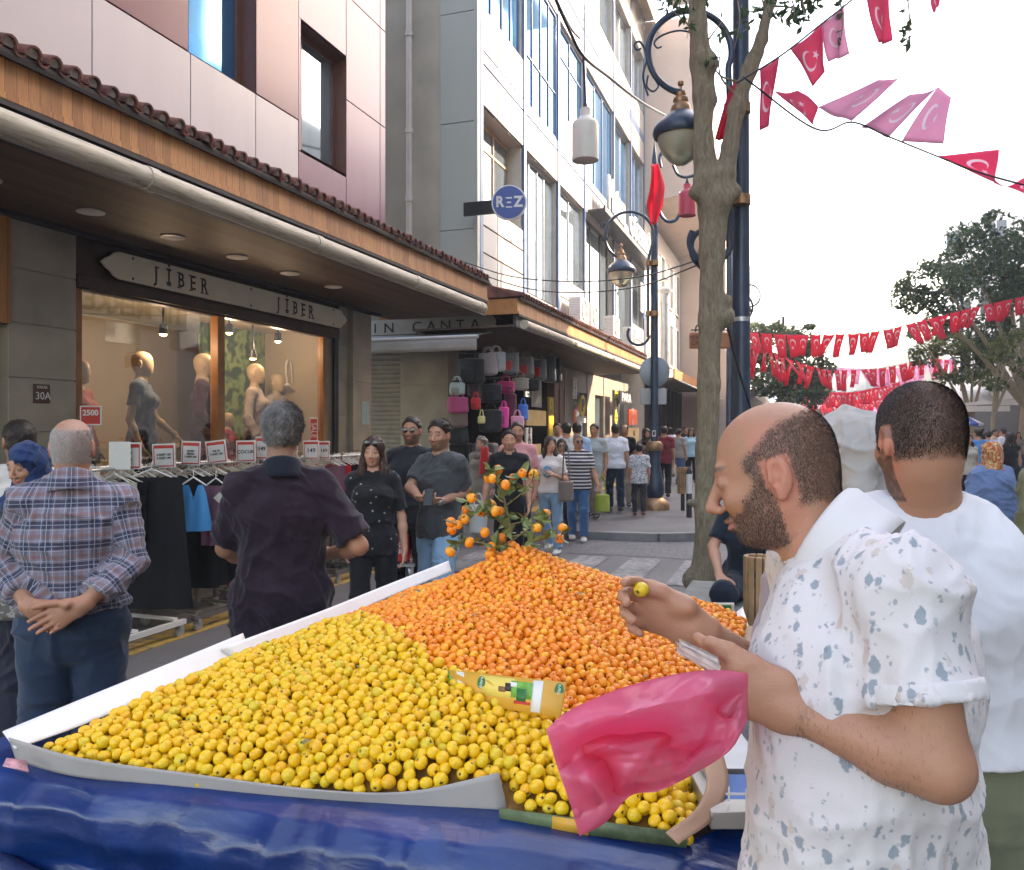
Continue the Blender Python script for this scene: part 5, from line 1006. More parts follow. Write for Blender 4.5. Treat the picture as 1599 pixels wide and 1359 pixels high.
def cloth(name, col, pat=None, rough=.85, c2=None, c3=None, sheen=.15):
    if name in MATS: return MATS[name]
    k = NT(name, rough); v = k.tc.outputs['Object']; s = k.sep(v); weave = k.noise(380, 2); big = k.noise(3, 4); base = col
    if pat == 'plaid':
        def stripes(sock, per, w0, w1, ph=0.):
            f = k.math('FRACT', k.math('ADD', k.math('DIVIDE', sock, per), ph)); return k.math('MULTIPLY', k.math('GREATER_THAN', f, w0), k.math('LESS_THAN', f, w1))
        at = k.n('ShaderNodeAttribute'); at.attribute_name = 'pat'; q = k.sep(at.outputs['Vector']); X, Z = q[0], q[2]
        h1 = stripes(Z, .082, .0, .34); h2 = stripes(Z, .082, .55, .72); v1 = stripes(X, .07, .0, .3); v2 = stripes(X, .07, .5, .68)
        lz = k.math('MAXIMUM', stripes(Z, .082, .15, .185), stripes(Z, .041, .85, .9)); lx = k.math('MAXIMUM', stripes(X, .07, .13, .165), stripes(X, .035, .8, .86))
        a = k.mix(k.math('MULTIPLY', v1, .5), (.2, .19, .245), (.008, .016, .042)); a = k.mix(k.math('MULTIPLY', v2, .42), a, (.2, .08, .06)); a = k.mix(k.math('MULTIPLY', h1, .78), a, (.012, .022, .06)); a = k.mix(k.math('MULTIPLY', h2, .5), a, (.2, .09, .07))
        a = k.mix(k.math('MULTIPLY', k.math('MAXIMUM', lz, lx), .65), a, (.42, .42, .47)); base = a
    elif pat == 'stripes':
        f = k.math('FRACT', k.math('DIVIDE', s[2], .052)); base = k.mix(k.math('GREATER_THAN', f, .58), col, c2)
    elif pat == 'print':
        def blobs(scale, th, seed, str_=(1, 1, .8)):
            mp = k.mapping(tuple(x*scale for x in str_), loc=(seed, seed*2, seed)); vo = k.n('ShaderNodeTexVoronoi'); vo.inputs['Randomness'].default_value = 1; k.l(mp, vo.inputs['Vector']); vo.inputs['Scale'].default_value = 1
            nn_ = k.noise(scale*2.4, 4, None, .5); return k.math('MULTIPLY', k.math('SUBTRACT', th, k.math('ADD', vo.outputs['Distance'], k.math('MULTIPLY', nn_, .6))), 14., clamp=True)
        a = k.mix(k.math('MULTIPLY', blobs(30, .53, 3, (1, 1, .35)), .42), col, c3); a = k.mix(k.math('MULTIPLY', blobs(34, .56, 7, (1, 1, .6)), .72), a, c2); a = k.mix(k.math('MULTIPLY', blobs(52, .47, 11, (1, 1, .25)), .4), a, c2); base = k.mix(k.math('MULTIPLY', blobs(64, .5, 5), .55), a, c2)
    elif pat == 'dots':
        vo = k.n('ShaderNodeTexVoronoi'); vo.inputs['Scale'].default_value = 17; k.l(v, vo.inputs['Vector']); base = k.mix(k.math('LESS_THAN', vo.outputs['Distance'], .15), col, c2)
    elif pat == 'squiggle':
        n = k.noise(26, 3, None, 2.); base = k.mix(k.math('GREATER_THAN', n, .55), col, c2)
    elif pat == 'denim':
        n = k.noise(2.2, 4); st = k.noise(1, 3, k.mapping((90, 90, 9))); base = k.mix(k.math('ADD', k.math('MULTIPLY', n, .55), k.math('MULTIPLY', st, .35)), tuple(x*.6 for x in col), tuple(min(1, x*1.45) for x in col))
    elif pat == 'scarf':
        n = k.noise(9, 3, None, 2.5); base = k.ramp(n, [(.35, (.5, .42, .3)), (.45, (.55, .2, .05)), (.55, (.35, .06, .03)), (.65, (.6, .45, .2))])
    if isinstance(base, tuple): base = k.mix(k.math('MULTIPLY', big, .35), tuple(min(1, x*1.06) for x in base), tuple(x*.82 for x in base))
    k.col(base); k.b.inputs['Sheen Weight'].default_value = sheen; k.b.inputs['Specular IOR Level'].default_value = .25; k.bump(weave, .25, .002); return k.m
def rotm(yaw=0, pitch=0, roll=0):
    """columns: x right, y forward, z up of the head; yaw + = to the left, pitch + = up, roll + = to the right"""
    return np.array((Matrix.Rotation(yaw, 3, 'Z') @ Matrix.Rotation(pitch, 3, 'X') @ Matrix.Rotation(roll, 3, 'Y')))
SKINS = dict(light=(.58, .3, .2), tan=(.4, .19, .115), olive=(.47, .24, .155), mann=(.62, .43, .25))
def head_sdf(g, c, M, s=1., female=False, ears=True, face=True, nose=1.):
    L = lambda x, y, z: V3(c)+M@(V3((x, y, z))*s)
    def E(p, r, k=.02, op='u'): g.ell(L(*p), V3(r)*s, k*s, M, op)
    jw = .052 if female else .058
    E((0, -.014, .035), (.076, .096, .083), .01); E((0, .02, -.03), (jw+.004, .068, .078), .03); E((0, .05, -.085), (.03, .03, .022) if not female else (.022, .026, .02), .03)
    E((0, -.03, -.02), (.066, .07, .07), .03)
    if face:
        for sx in (-1, 1):
            E((sx*.033, .06, -.022), (.022, .024, .02), .02); E((sx*.032, .098, .01), (.015, .014, .010), .014, 's'); E((sx*.032, .077, .008), (.0135, .0125, .0115), .003)
            E((sx*.013, .098, -.034), (.008, .009, .007), .006)
        g.bone(L(-.036, .078, .031), L(.036, .078, .031), .009*s, .009*s, .014*s)
        g.bone(L(0, .084, .018), L(0, .108*nose, -.026), .0075*s, .011*s, .012*s)
        E((0, .085, -.055), (.019, .013, .004), .005, 's') if False else None
        E((0, .088, -.0545), (.023, .011, .0055), .006); E((0, .086, -.067), (.02, .011, .0065), .006)
        E((0, .098, -.0605), (.024, .006, .0018), .003, 's')
    if ears:
        for sx in (-1, 1):
            E((sx*.079, -.014, -.002), (.0095, .019, .033), .006); E((sx*.0905, -.010, .004), (.0085, .0105, .018), .003, 's'); E((sx*.088, -.006, -.012), (.007, .007, .009), .003, 's'); E((sx*.081, .002, -.008), (.005, .004, .006), .003); E((sx*.078, -.008, -.033), (.007, .009, .010), .006)
def local(V, c, M, s): return ((V-V3(c))@M)/s
def hand_sdf(g, w, f, n, side, s=1., curl=(.35, .45, .5, .55), curl2=None, spread=0., thumb=(.75, .5), r=.0088, palm=1., tp=0.):
    """w wrist, f finger direction, n palm normal (palm faces n), side: direction of the thumb side; finger order index..little"""
    w = V3(w); f = V3(f); f /= np.linalg.norm(f); n = V3(n); n = n-f*n.dot(f); n /= np.linalg.norm(n); t = V3(side); t = t-f*t.dot(f)-n*t.dot(n); t /= np.linalg.norm(t)
    g.bone(w-f*.02*s, w+f*.015*s, (.029*s, .02*s), (.03*s, .018*s), .01*s, t)
    g.bone(w+f*.012*s, w+f*.088*s*palm, (.03*s, .017*s), (.041*s, .0135*s), .012*s, t)
    g.ell(w+f*.035*s+t*.026*s+n*.008*s, V3((.017, .026, .017))*s, .012*s)
    Ls = (.074, .082, .076, .058); offs = (.030, .010, -.010, -.029); end = []
    for i in range(4):
        b = w+f*(.086-.006*(i in (0, 3))-.004*(i == 3))*s*palm+t*offs[i]*s; ang = curl[i]; d = f*math.cos(ang)+n*math.sin(ang)+t*spread*(1.5-i)*.5; L = Ls[i]*s; rr = r*s*(1, 1.03, 1, .88)[i]
        c2 = (curl2 or curl)[i]
        for j, fr in enumerate((.45, .31, .24)):
            a_ = b; b = b+d*L*fr; g.bone(a_, b, rr*(1-.07*j), rr*(.93-.07*j), .0035*s if j else .007*s); ang += c2*1.1; d = f*math.cos(ang)+n*math.sin(ang)
        end.append(b)
    b = w+f*.028*s+t*.026*s+n*.006*s; ang = thumb[0]; d = f*math.cos(ang)+t*math.sin(ang)+n*tp; d /= np.linalg.norm(d)
    for j, L in enumerate((.042, .034, .027)):
        a_ = b; b = b+d*L*s; g.bone(a_, b, r*s*(1.35-.12*j), r*s*(1.2-.12*j), .008*s if j == 0 else .004*s); ang -= thumb[1]*.6; d = f*math.cos(ang)+t*math.sin(ang)+n*(tp+.25*thumb[1]); d /= np.linalg.norm(d)
    end.append(b); return end
class Person:
    def __init__(s, pos, yaw, H=1.75, label='', group=None, fat=1., female=False, skin='olive', pose=None, head=(0, 0, 0), vox=.012, hv=None, headoff=(0, 0, 0), hs=1., mann=False, face=True, nose=1., seat=False):
        s.sc = H/1.76; s.fat = fat; s.f = female; s.vox = vox; s.hv = hv or vox*.6; s.yaw = yaw; s.pos = Vector(pos); s.skin = SKINS[skin]; s.label = label; s.group = group; s.mann = mann; s.face = face; s.nose = nose; s.hs = hs
        sw = .15 if female else .172; hw = .095 if female else .09
        J = dict(pel=(0, 0, .95), waist=(0, .005, 1.1), chest=(0, .0, 1.3), neck=(0, -.015, 1.485), head=(0, .012, 1.64))
        for sd_, n in ((-1, 'L'), (1, 'R')):
            J['hip'+n] = (sd_*hw, 0, .92); J['kn'+n] = (sd_*(hw+.01), .02, .5); J['an'+n] = (sd_*(hw+.01), -.02, .08)
            J['sh'+n] = (sd_*sw, -.01, 1.41); J['el'+n] = (sd_*(sw+.052), -.03, 1.14); J['wr'+n] = (sd_*(sw+.06), .05, .9)
            J['hd'+n] = (0, .15, -1); J['pn'+n] = (-sd_, 0, 0); J['th'+n] = (0, 1, 0)
        for a, b in (pose or {}).items(): J[a] = b
        s.J = {a: V3(b)*(1 if a[:2] in ('hd', 'pn', 'th') and a[2:] in ('L', 'R') else s.sc) for a, b in J.items()}
        s.M = rotm(*head); s.hc = s.J['head']+V3(headoff); s.curl = {'L': ((.3, .35, .4, .45), (.75, .4), 0.), 'R': ((.3, .35, .4, .45), (.75, .4), 0.)}
        s.bounds(); s.root = None
    def tol(s, p):
        """world point -> local coordinates of the person"""
        v = Matrix.Rotation(-s.yaw, 3, 'Z') @ (Vector(p)-s.pos); return V3(v)
    def bounds(s):
        ps = np.array([s.J[k] for k in s.J if k[:2] not in ('hd', 'pn', 'th')]); s.lo = ps.min(0)-.24; s.hi = ps.max(0)+.24; s.lo[2] = min(s.lo[2], 0)-.01
    def torso(s, g, o=0., k=.05, z0=None):
        J = s.J; q = s.sc; F_ = s.fat; f = s.f
        W = lambda w_, d: ((w_*F_+o)*q, (d*F_+o)*q)
        g.bone(J['hipL']*.5+J['hipR']*.5+V3((0, 0, -.0)), J['pel'], W(.168 if f else .16, .118), W(.17 if f else .158, .115), k)
        g.bone(J['pel'], J['waist'], W(.165 if f else .155, .112), W(.128 if f else .145, .1+.03*(F_-1)*3), k)
        g.bone(J['waist'], J['chest'], W(.13 if f else .147, .1), W(.15 if f else .172, .118), k)
        up = J['neck']*.75+J['chest']*.25+V3((0, 0, -.02))*q; g.bone(J['chest'], up, W(.15 if f else .172, .115), W(.12, .075), k)
        g.bone(J['shL']*.9+J['neck']*.1, J['shR']*.9+J['neck']*.1, (.047*F_**.5+o)*q, None, k*.6)
        for n in 'LR': g.ell(J['sh'+n]*.96+J['neck']*.04, (.052*F_**.4+o)*q, k*.4); g.bone(J['neck']+V3((0, 0, -.01))*q, J['sh'+n]+V3((0, 0, .02))*q, (.044+o)*q, (.034+o)*q, k*.7)
        if f:
            ch = J['chest']+V3((0, .085, .0))*q
            for sx in (-1, 1): g.ell(ch+V3((sx*.068, 0, 0))*q, V3((.06+o, .05+o, .06+o))*q, .035)
    def neckp(s): return s.J['neck'], s.hc-s.M@V3((0, .018, .07))*s.sc
    def arm(s, g, n, o=0., upto=1., k=.02, flare=0., flat=False, ra=(.048, .040, .039, .027)):
        J = s.J; q = s.sc*(s.fat**.35)*(.88 if s.f else 1); a, e, w_ = J['sh'+n], J['el'+n], J['wr'+n]
        if upto <= 1:
            b = a+(e-a)*upto; r1 = ra[0]+(ra[1]-ra[0])*upto; g.bone(a, b, (ra[0]+o)*q, (r1+o+flare)*q, k, flat=flat)
        else:
            g.bone(a, e, (ra[0]+o)*q, (ra[1]+o)*q, k); m_ = e+(w_-e)*min(.3, upto-1); g.bone(e, m_, (ra[1]+o)*q, (ra[2]+.003+o)*q, k, flat=flat and upto <= 1.3)
            if upto > 1.3: u = upto-1; b = e+(w_-e)*u; g.bone(m_, b, (ra[2]+.003+o)*q, (ra[2]+(ra[3]-ra[2])*u+o+flare)*q, k, flat=flat)
    def leg(s, g, n, o=0., upto=2., k=.03, flare=0., flat=False):
        J = s.J; q = s.sc*s.fat**.5; h, kn, an = J['hip'+n], J['kn'+n], J['an'+n]; r = (.088, .058, .056, .04)
        g.bone(h, kn, (r[0]+o)*q, (r[1]+o)*q, k); c_ = kn+(an-kn)*.3+V3((0, -.012, 0)); g.bone(kn, c_, (r[1]+o)*q, (r[2]+o)*q, k)
        b = kn+(an-kn)*(upto-1); g.bone(c_, b, (r[2]+o)*q, (r[3]+o+flare)*q, k, flat=flat)
    def make(s, top=None, bottom=None, hair=None, shoes=(.02, .02, .02), beard=0., brows=(.03, .02, .015), lips=(.42, .13, .1), grey=None, stubble=None, name='person', cat='person', lids=False, hands=True, bodymat=None, extra_body=None):
        J = s.J; q = s.sc; c = s.hc; M = s.M; hs = q*s.hs; SD = int(abs(s.pos.x*977+s.pos.y*613)) % 997
        parts = []
        g = SDF(s.lo, s.hi, s.vox); s.torso(g)
        for n in 'LR': s.arm(g, n, 0, 2.); s.leg(g, n, k=.02); g.bone(J['an'+n]+V3((0, -.03, -.045))*q, J['an'+n]+V3((0, .11, -.055))*q, (.032*q, .025*q), (.036*q, .016*q), .03, (1, 0, 0))
        a, b = s.neckp(); nr = (.048 if s.f else .06)*q*s.fat**.5; g.bone(a, b, nr*1.08, nr*.98, .04); head_sdf(g, c, M, hs*.97, s.f, False, False)
        parts.append(g.mesh())
        g = SDF(c-.16*hs-.02, c+.16*hs+.02, s.hv); g.bone(a, b, nr*1.08, nr*1.0, .02); head_sdf(g, c, M, hs, s.f, True, s.face, s.nose)
        if s.f: pass
        parts.append(g.mesh())
        if hands:
            for n in 'LR':
                w_ = J['wr'+n]; e = J['el'+n]; g = SDF(w_-.2*q, w_+.2*q, min(s.hv, .0052)); d_ = w_-e; g.bone(w_-d_*min(1, .12/np.linalg.norm(d_)), w_, .034*q*(s.fat**.35)*(.88 if s.f else 1), .0275*q*(s.fat**.35)*(.88 if s.f else 1), .01)
                cu, th, sp = s.curl[n]; hand_sdf(g, w_, J['hd'+n], J['pn'+n], J['th'+n], q*(.9 if s.f else 1.06)*getattr(s, 'hsz', 1), cu, spread=sp, thumb=th); parts.append(g.mesh())
        V, Q = join_vq(parts)
        p = local(V, c, M, hs); col = np.tile(V3(s.skin), (len(V), 1)); 
        def blend(mask, cc): col[:] = col+(V3(cc)-col)*np.clip(mask, 0, 1)[:, None]
        near = (np.abs(p[:, 2]) < .17) & (np.abs(p[:, 0]) < .12) & (np.abs(p[:, 1]) < .14); ns = .5+.5*vn(p*90, 3)
        if not s.mann:
            blend(near*(np.clip(1-np.linalg.norm((p-V3((0, .1, -.03)))/V3((.02, .02, .02)), axis=1), 0, 1)+np.clip(1.2-np.abs(np.abs(p[:, 0])-.078)/.02, 0, 1)*(np.abs(p[:, 1]+.01) < .03)*.9)*.5, (.66, .17, .12))
            if stubble: # short hair / stubble painted on the skin: fn(p)->mask
                for fn, cc, st in stubble: m_ = near*fn(p); blend(np.clip(m_*(.5*ns+.75), 0, 1)*st, cc)
            if beard:
                bm = near*(p[:, 2] < -.03+.35*np.clip(-(p[:, 1]-.02), 0, .1))*(p[:, 1] > -.02)*(p[:, 2] > -.125)*(1-np.clip(1.3-np.linalg.norm((p-V3((0, .095, -.061)))/V3((.024, .03, .010)), axis=1), 0, 1)*1.6)
                chk = np.clip((np.abs(p[:, 0])-.012)/.02, 0, 1); um = (p[:, 2] > -.058)*(p[:, 1] > .06); bm = np.clip(bm, 0, 1)*np.where(um & (p[:, 2] > -.042), chk*(np.abs(p[:, 0]) > .035), 1); blend(np.clip(bm*(.5+ns), 0, 1)*beard, brows)
            blend(near*np.clip(1.4-np.linalg.norm((p-V3((0, .09, -.061)))/V3((.023, .02, .0105)), axis=1), 0, 1)*2*.8, lips)
            for sx in (-1, 1):
                br = np.clip(1.5-np.linalg.norm((p-V3((sx*.034, .085, .034)))@rotm(0, 0, sx*.12)/V3((.019, .02, .0042)), axis=1), 0, 1)*1.6; blend(near*br*.75, brows)
                ey = np.linalg.norm((p-V3((sx*.032, .0885, .0085)))/V3((.0108, .014, .0042 if not lids else .0022)), axis=1); blend(near*np.clip((1.25-ey)*5, 0, 1)*.6, (.08, .045, .035)); 
                if not lids: blend(near*np.clip((1.0-ey)*5, 0, 1), (.36, .32, .3)); blend(near*np.clip((1.2-np.linalg.norm((p-V3((sx*.032, .09, .0085)))/V3((.0048, .02, .0048)), axis=1))*4, 0, 1)*(ey < 1.05), (.03, .015, .01))
                blend(near*np.clip(1.2-np.linalg.norm((p-V3((sx*.032, .085, .004)))/V3((.018, .02, .014)), axis=1), 0, 1)*.35, (.25, .1, .07))
        me = np_mesh(name, V, Q, bodymat or M_SKIN, col); body = link(name, me); body.location = s.pos; body.rotation_euler = (0, 0, s.yaw); tag(body, s.label, cat, s.group); s.root = body
        if top: s.mk_top(**top)
        if bottom: s.mk_bottom(**bottom)
        if hair: s.mk_hair(**hair)
        if shoes is not None: s.mk_shoes(shoes)
        return s
    def add(s, name, V, Q, m_, col=None, pat=False):
        me = np_mesh(name, V, Q, m_, col); 
        if isinstance(pat, np.ndarray): a = me.attributes.new('pat', 'FLOAT_VECTOR', 'POINT'); a.data.foreach_set('vector', pat.astype(np.float32).ravel())
        o = bpy.data.objects.new(name, me); sc.collection.objects.link(o); o.parent = s.root; return o
    def mk_top(s, mat_, sleeve=.62, hem=.86, o=.014, flare=.012, seed=0, fold=.006, neckr=.07, neckz=.0, name='shirt', collar=False, k=.045, open_v=False, vox=None, drape=.0, tuck=False, neck_tilt=.35, patfn=None, bands=None, low=None):
        J = s.J; q = s.sc; vx = vox or s.vox*.85; g = SDF(s.lo, s.hi, vx); s.torso(g, o, k)
        if drape: a = J['waist']; b = V3((J['pel'][0], J['pel'][1], hem*q-.03)); g.bone(J['chest'], b, ((.16+o)*q*s.fat, (.12+o)*q*s.fat), ((.165+o+drape)*q*s.fat, (.125+o+drape)*q*s.fat), .05)
        hp = J['hipL']*.5+J['hipR']*.5; W_ = (.162*s.fat+o+.018)*q; D_ = (.116*s.fat+o+.018)*q; g.bone(J['pel'], (hp[0], hp[1], min(hem*q, hp[2])-.06), (W_, D_), (W_, D_), k*.7)
        if hem < .8 and not drape:
            for n in 'LR': s.leg(g, n, o+.01, 1.2)
        for n in 'LR':
            if sleeve: s.arm(g, n, o*.85, sleeve, .03, flare, True)
        g.half((0, 0, -1), -hem*q, .004)
        a, b = s.neckp(); ax = b-a; ax /= np.linalg.norm(ax); fw = V3((0, 1, 0)); n_ = a+V3((0, 0, .012))*q
        cz = n_+ax*neckz*q; tilt = ax-fw*neck_tilt if not collar else ax-fw*.25; tilt /= np.linalg.norm(tilt)
        g.bone(n_-ax*.06*q+fw*.005, n_+ax*.2*q, neckr*q, neckr*q*1.0, .006, op='s')
        g.half(tilt, float(tilt.dot(cz+ax*(.036 if collar else .016)*q)), .012, lo=n_-V3((.11, .14, .09))*q, hi=n_+V3((.11, .14, .3))*q)
        if open_v: g.bone(n_+V3((0, .12, -.02))*q, n_+V3((0, .16, -.11))*q, .035*q, .012*q, .006, op='s')
        V, Q = g.mesh(); N = vnormals(V, Q); fl = folds(V@rotm(0, 0, .35), fold*1.5, (3.5, 3.5, 8.5), seed, 2., 3.5)+folds(V@rotm(0, 0, -.5), fold*1.2, (8, 8, 3.4), seed+5, 2., 3.5)+folds(V, fold*.5, (15, 15, 10), seed+9, 1.5, 2.5)
        # compression creases near elbows / armpits
        V = V+N*(fl-(0 if not tuck else 0))[:, None]; V = laplace(V, Q, 1, .4)
        pt = None
        if patfn is not None: pt = patfn(V, J)
        ob = s.add(name, V, Q, mat_, None, pt if pt is not None else False); s.shirt = ob
        if collar:
            r0 = neckr*q*1.03; rt = np.cross(ax, fw); rt /= np.linalg.norm(rt); f2 = np.cross(rt, ax); f2 = -f2 if f2.dot(fw) < 0 else f2; mb = MB()
            def cfn(a, b):
                ph = (a-.5)*2*R(156); bk = (1-math.cos(ph))/2; d = -f2*math.cos(ph)+rt*math.sin(ph); c0 = n_+ax*(.022-.05*bk)*q-f2*.004
                pr = [(0, -.004), (.034, 0), (.038, .006), (.03, .015), (-.008, .022+.006*bk), (-.052-.004*bk**3, .034+.006*bk)]; t_ = b*5; i_ = min(4, int(t_)); f_ = t_-i_; h_ = pr[i_][0]*(1-f_)+pr[i_+1][0]*f_; e_ = pr[i_][1]*(1-f_)+pr[i_+1][1]*f_
                return Vector(c0+ax*h_*q+d*(r0+e_*q))
            mb.grid(cfn, 48, 10); o_ = bpy.data.objects.new('collar', mb.mesh('collar', collar if not isinstance(collar, bool) else mat_, 80)); sc.collection.objects.link(o_); o_.parent = s.root; md = o_.modifiers.new('s', 'SOLIDIFY'); md.thickness = .004
            if patfn is not None: pt_ = np.array([v.co for v in o_.data.vertices]); at_ = o_.data.attributes.new('pat', 'FLOAT_VECTOR', 'POINT'); at_.data.foreach_set('vector', patfn(pt_, J).astype(np.float32).ravel())
        if bands:
            for n in 'LR':
                a, e = J['sh'+n], J['el'+n]; b = a+(e-a)*sleeve; d = (e-a)/np.linalg.norm(e-a); r1 = (.05+(.043-.05)*sleeve+o*.85+flare)*q*(s.fat**.35); g = SDF(b-.12, b+.12, .005); g.bone(b-d*.024, b+d*.003, r1-.004, r1-.003, .001, flat0=True); V, Q = g.mesh(); s.add('cuff', V, Q, bands).data.set_sharp_from_angle(angle=R(38))
    def mk_bottom(s, mat_, o=.012, top_z=1.0, ankle=.0, kind='trousers', seed=3, fold=.006, flare=.012, vox=None, name=None, belt=None, len_=None):
        J = s.J; q = s.sc; g = SDF((s.lo[0], s.lo[1], s.lo[2]-.02), (s.hi[0], s.hi[1], top_z*q+.1), vox or s.vox*.9)
        if kind == 'trousers':
            W = lambda w_, d: ((w_*s.fat+o)*q, (d*s.fat+o)*q); hc = J['hipL']*.5+J['hipR']*.5; g.bone(hc+V3((0, 0, -.02)), J['pel'], W(.158 if not s.f else .168, .115), W(.158 if not s.f else .17, .114), .03); g.bone(J['pel'], J['waist'], W(.155, .112), W(.143, .1), .03)
            for n in 'LR': s.leg(g, n, o, len_ or 1.97, .025, flare, True)
        else:
            hz = .12 if kind == 'long_skirt' else .45; g.bone(J['pel']+V3((0, 0, .06)), (J['pel'][0], J['pel'][1], hz*q), ((.165*s.fat+o)*q, (.12*s.fat+o)*q), ((.2*s.fat+o)*q, (.19*s.fat+o)*q), .03)
        g.half((0, 0, 1), top_z*q, .006); V, Q = g.mesh(); N = vnormals(V, Q); V = V+N*(folds(V, fold*1.3*(1 if kind == 'trousers' else .6), (6, 6, 4) if kind == 'trousers' else (9, 9, 1.), seed, 2., 3.)+folds(V@rotm(0, 0, .3), fold*1.1, (4, 4, 14), seed+2, 2., 3.)*(.4+.9*(V[:, 2] < .62))*(1 if kind == 'trousers' else .3))[:, None]; V = laplace(V, Q, 1, .3)
        s.add(name or ('trousers' if kind == 'trousers' else 'skirt'), V, Q, mat_)
        if belt: 
            g = SDF(J['pel']-.3, J['pel']+.3, .008); z = top_z*q; r0 = (.158*s.fat+o+.006)*q; r1 = (.114*s.fat+o+.006)*q; p0 = V3((J['pel'][0], J['pel'][1], z-.04)); g.bone(p0, p0+V3((0, 0, .035)), (r0, r1), (r0, r1), .002, (1, 0, 0), flat0=True); V, Q = g.mesh(); s.add('belt', V, Q, belt)
    def mk_shoes(s, col, name='shoe'):
        q = s.sc; m_ = mat('shoe_%d_%d_%d' % tuple(int(c_*99) for c_ in col), col, .5, var=.1, bump=.1)
        for n in 'LR':
            an = s.J['an'+n]; g = SDF(an-V3((.1, .17, .14)), an+V3((.1, .24, .12)), max(.008, s.vox*.6)); z = an[2]-.08*q
            g.bone((an[0], an[1]-.035*q, z+.045*q), (an[0], an[1]+.06*q, z+.045*q), (.042*q, .045*q), (.046*q, .04*q), .03, (1, 0, 0)); g.bone((an[0], an[1]+.05*q, z+.035*q), (an[0], an[1]+.15*q, z+.028*q), (.048*q, .035*q), (.04*q, .026*q), .03, (1, 0, 0)); g.half((0, 0, -1), -(z+.002), .004)
            V, Q = g.mesh(); s.add(name, V, Q, m_)
    def mk_hair(s, kind='short', col=(.02, .014, .01), thick=.016, seed=1, grey=0., length=.3, strands=0, slen=.02, vox=None, line=None, mat_=None, fringe=0.):
        c = s.hc; M = s.M; hs = s.sc*s.hs; vx = vox or s.hv*.9; J = s.J
        g = SDF(c-.2*hs-(.32 if kind in ('long', 'scarf') else 0)*V3((.4, .4, 1)), c+.2*hs, vx); L = lambda x, y, z: V3(c)+M@(V3((x, y, z))*hs); th = thick
        if kind in ('short', 'grey_short', 'long', 'ring', 'bun'):
            g.ell(L(0, -.016, .036), V3((.076+th*.8, .097+th, .083+th*1.1))*hs, .01, M); g.ell(L(0, -.045, -.02), V3((.068+th*.55, .06+th*.6, .06))*hs, .02, M)
            if kind != 'long':
                # hairline: cut the face side and below the ears
                for sx in (-1, 1): g.ell(L(sx*.09, .005, -.035), V3((.03, .04, .062))*hs, .01, M, 's')
                n1 = M@V3((0, .82, -.57)); p1 = L(0, .07, .08); g.half(n1/np.linalg.norm(n1), float(n1.dot(p1)/np.linalg.norm(n1)), .01); n2 = M@V3((0, .5, -1.)); n2 /= np.linalg.norm(n2); p2 = L(0, -.07, -.065); g.half(n2, float(n2.dot(p2)), .01)
            if kind == 'long':
                g.ell(L(0, .09, -.012), V3((.06, .075, .083))*hs, .008, M, 's'); sb = J['chest']
                for sx, yy in ((-1, 0), (1, 0), (-1, -.05), (1, -.05), (0, -.06)):
                    a = L(sx*.066, -.01+yy*.6, -.02); m_ = s.hc+V3((sx*.085, yy*.9+.0, -.15))*s.sc; b = s.hc+V3((sx*.1, .045+yy*1.6 if yy == 0 else yy*1.8, -.15-length))*s.sc; b[1] = max(b[1], -.5) ; g.bone(a, m_, .028*hs, .036*hs, .03); g.bone(m_, b, .036*hs, .02*hs, .03)
            if kind == 'ring': g.ell(L(0, .01, .085), V3((.062, .085, .06))*hs, .01, M, 's')
        elif kind == 'scarf':
            g.ell(L(0, -.018, .03), V3((.088, .108, .098))*hs, .01, M); g.ell(L(0, .0, -.06), V3((.075, .08, .08))*hs, .04, M); a, b = s.neckp(); g.bone(b, J['neck']+V3((0, .01, -.02))*s.sc, .075*hs, .1*hs, .04); g.ell(J['neck']+V3((0, .02, -.05))*s.sc, V3((.15, .13, .07))*s.sc, .05)
            if s.face: g.ell(L(0, .105, -.018), V3((.05, .07, .074))*hs, .012, M, 's')
            g.bone(L(0, -.1, .02), L(0, -.11, -.12), .035*hs, .04*hs, .03)
        V, Q = g.mesh()
        if not len(V): return
        N = vnormals(V, Q); p = local(V, c, M, hs)
        if kind == 'scarf': V = V+N*(folds(V@rotm(0, .5), .016, (5, 5, 14), seed, 2., 3.)+folds(V@rotm(.3, .7), .012, (17, 17, 6), seed+3, 2., 2.5))[:, None]
        elif kind == 'long': V = V+N*(.006*vn(V*V3((60, 60, 6)), seed)+.004*vn(V*V3((120, 120, 10)), seed+1))[:, None]
        else: V = V+N*(.0035*vn(p*V3((45, 25, 45)), seed)+.002*vn(p*110, seed+1))[:, None]
        cc = np.tile(V3(col), (len(V), 1)); cc *= (1+.35*vn(p*60, seed+4))[:, None]
        if grey: cc += (V3((.35, .34, .33))-cc)*np.clip(grey*(.6+.6*vn(p*70, 9)), 0, 1)[:, None]
        ob = s.add('headscarf' if kind == 'scarf' else 'hair', V, Q, mat_ or M_HAIR, cc)
        if strands: s.strands(V, N, cc, strands, slen, M, seed, ob)
    def strands(s, V, N, cc, n, slen, M, seed, host, wid=.0006, bend=.6, name='hair_strands', jit=.003):
        r = np.random.default_rng(seed); i = r.integers(0, len(V), n); p = V[i]; d = N[i]; c2 = cc[i]; jt = r.normal(size=(n, 3))*jit; p = p+jt-d*(jt*d).sum(1)[:, None]
        dn = np.array(M@V3((0, .25, -1.))); t = dn-d*(d@dn)[:, None]; t /= np.linalg.norm(t, axis=1, keepdims=True)+1e-6
        dirn = d*r.uniform(.25, .6, (n, 1))+t*bend+r.normal(size=(n, 3))*.22; dirn /= np.linalg.norm(dirn, axis=1, keepdims=True); b = np.cross(dirn, d); b /= np.linalg.norm(b, axis=1, keepdims=True)+1e-6
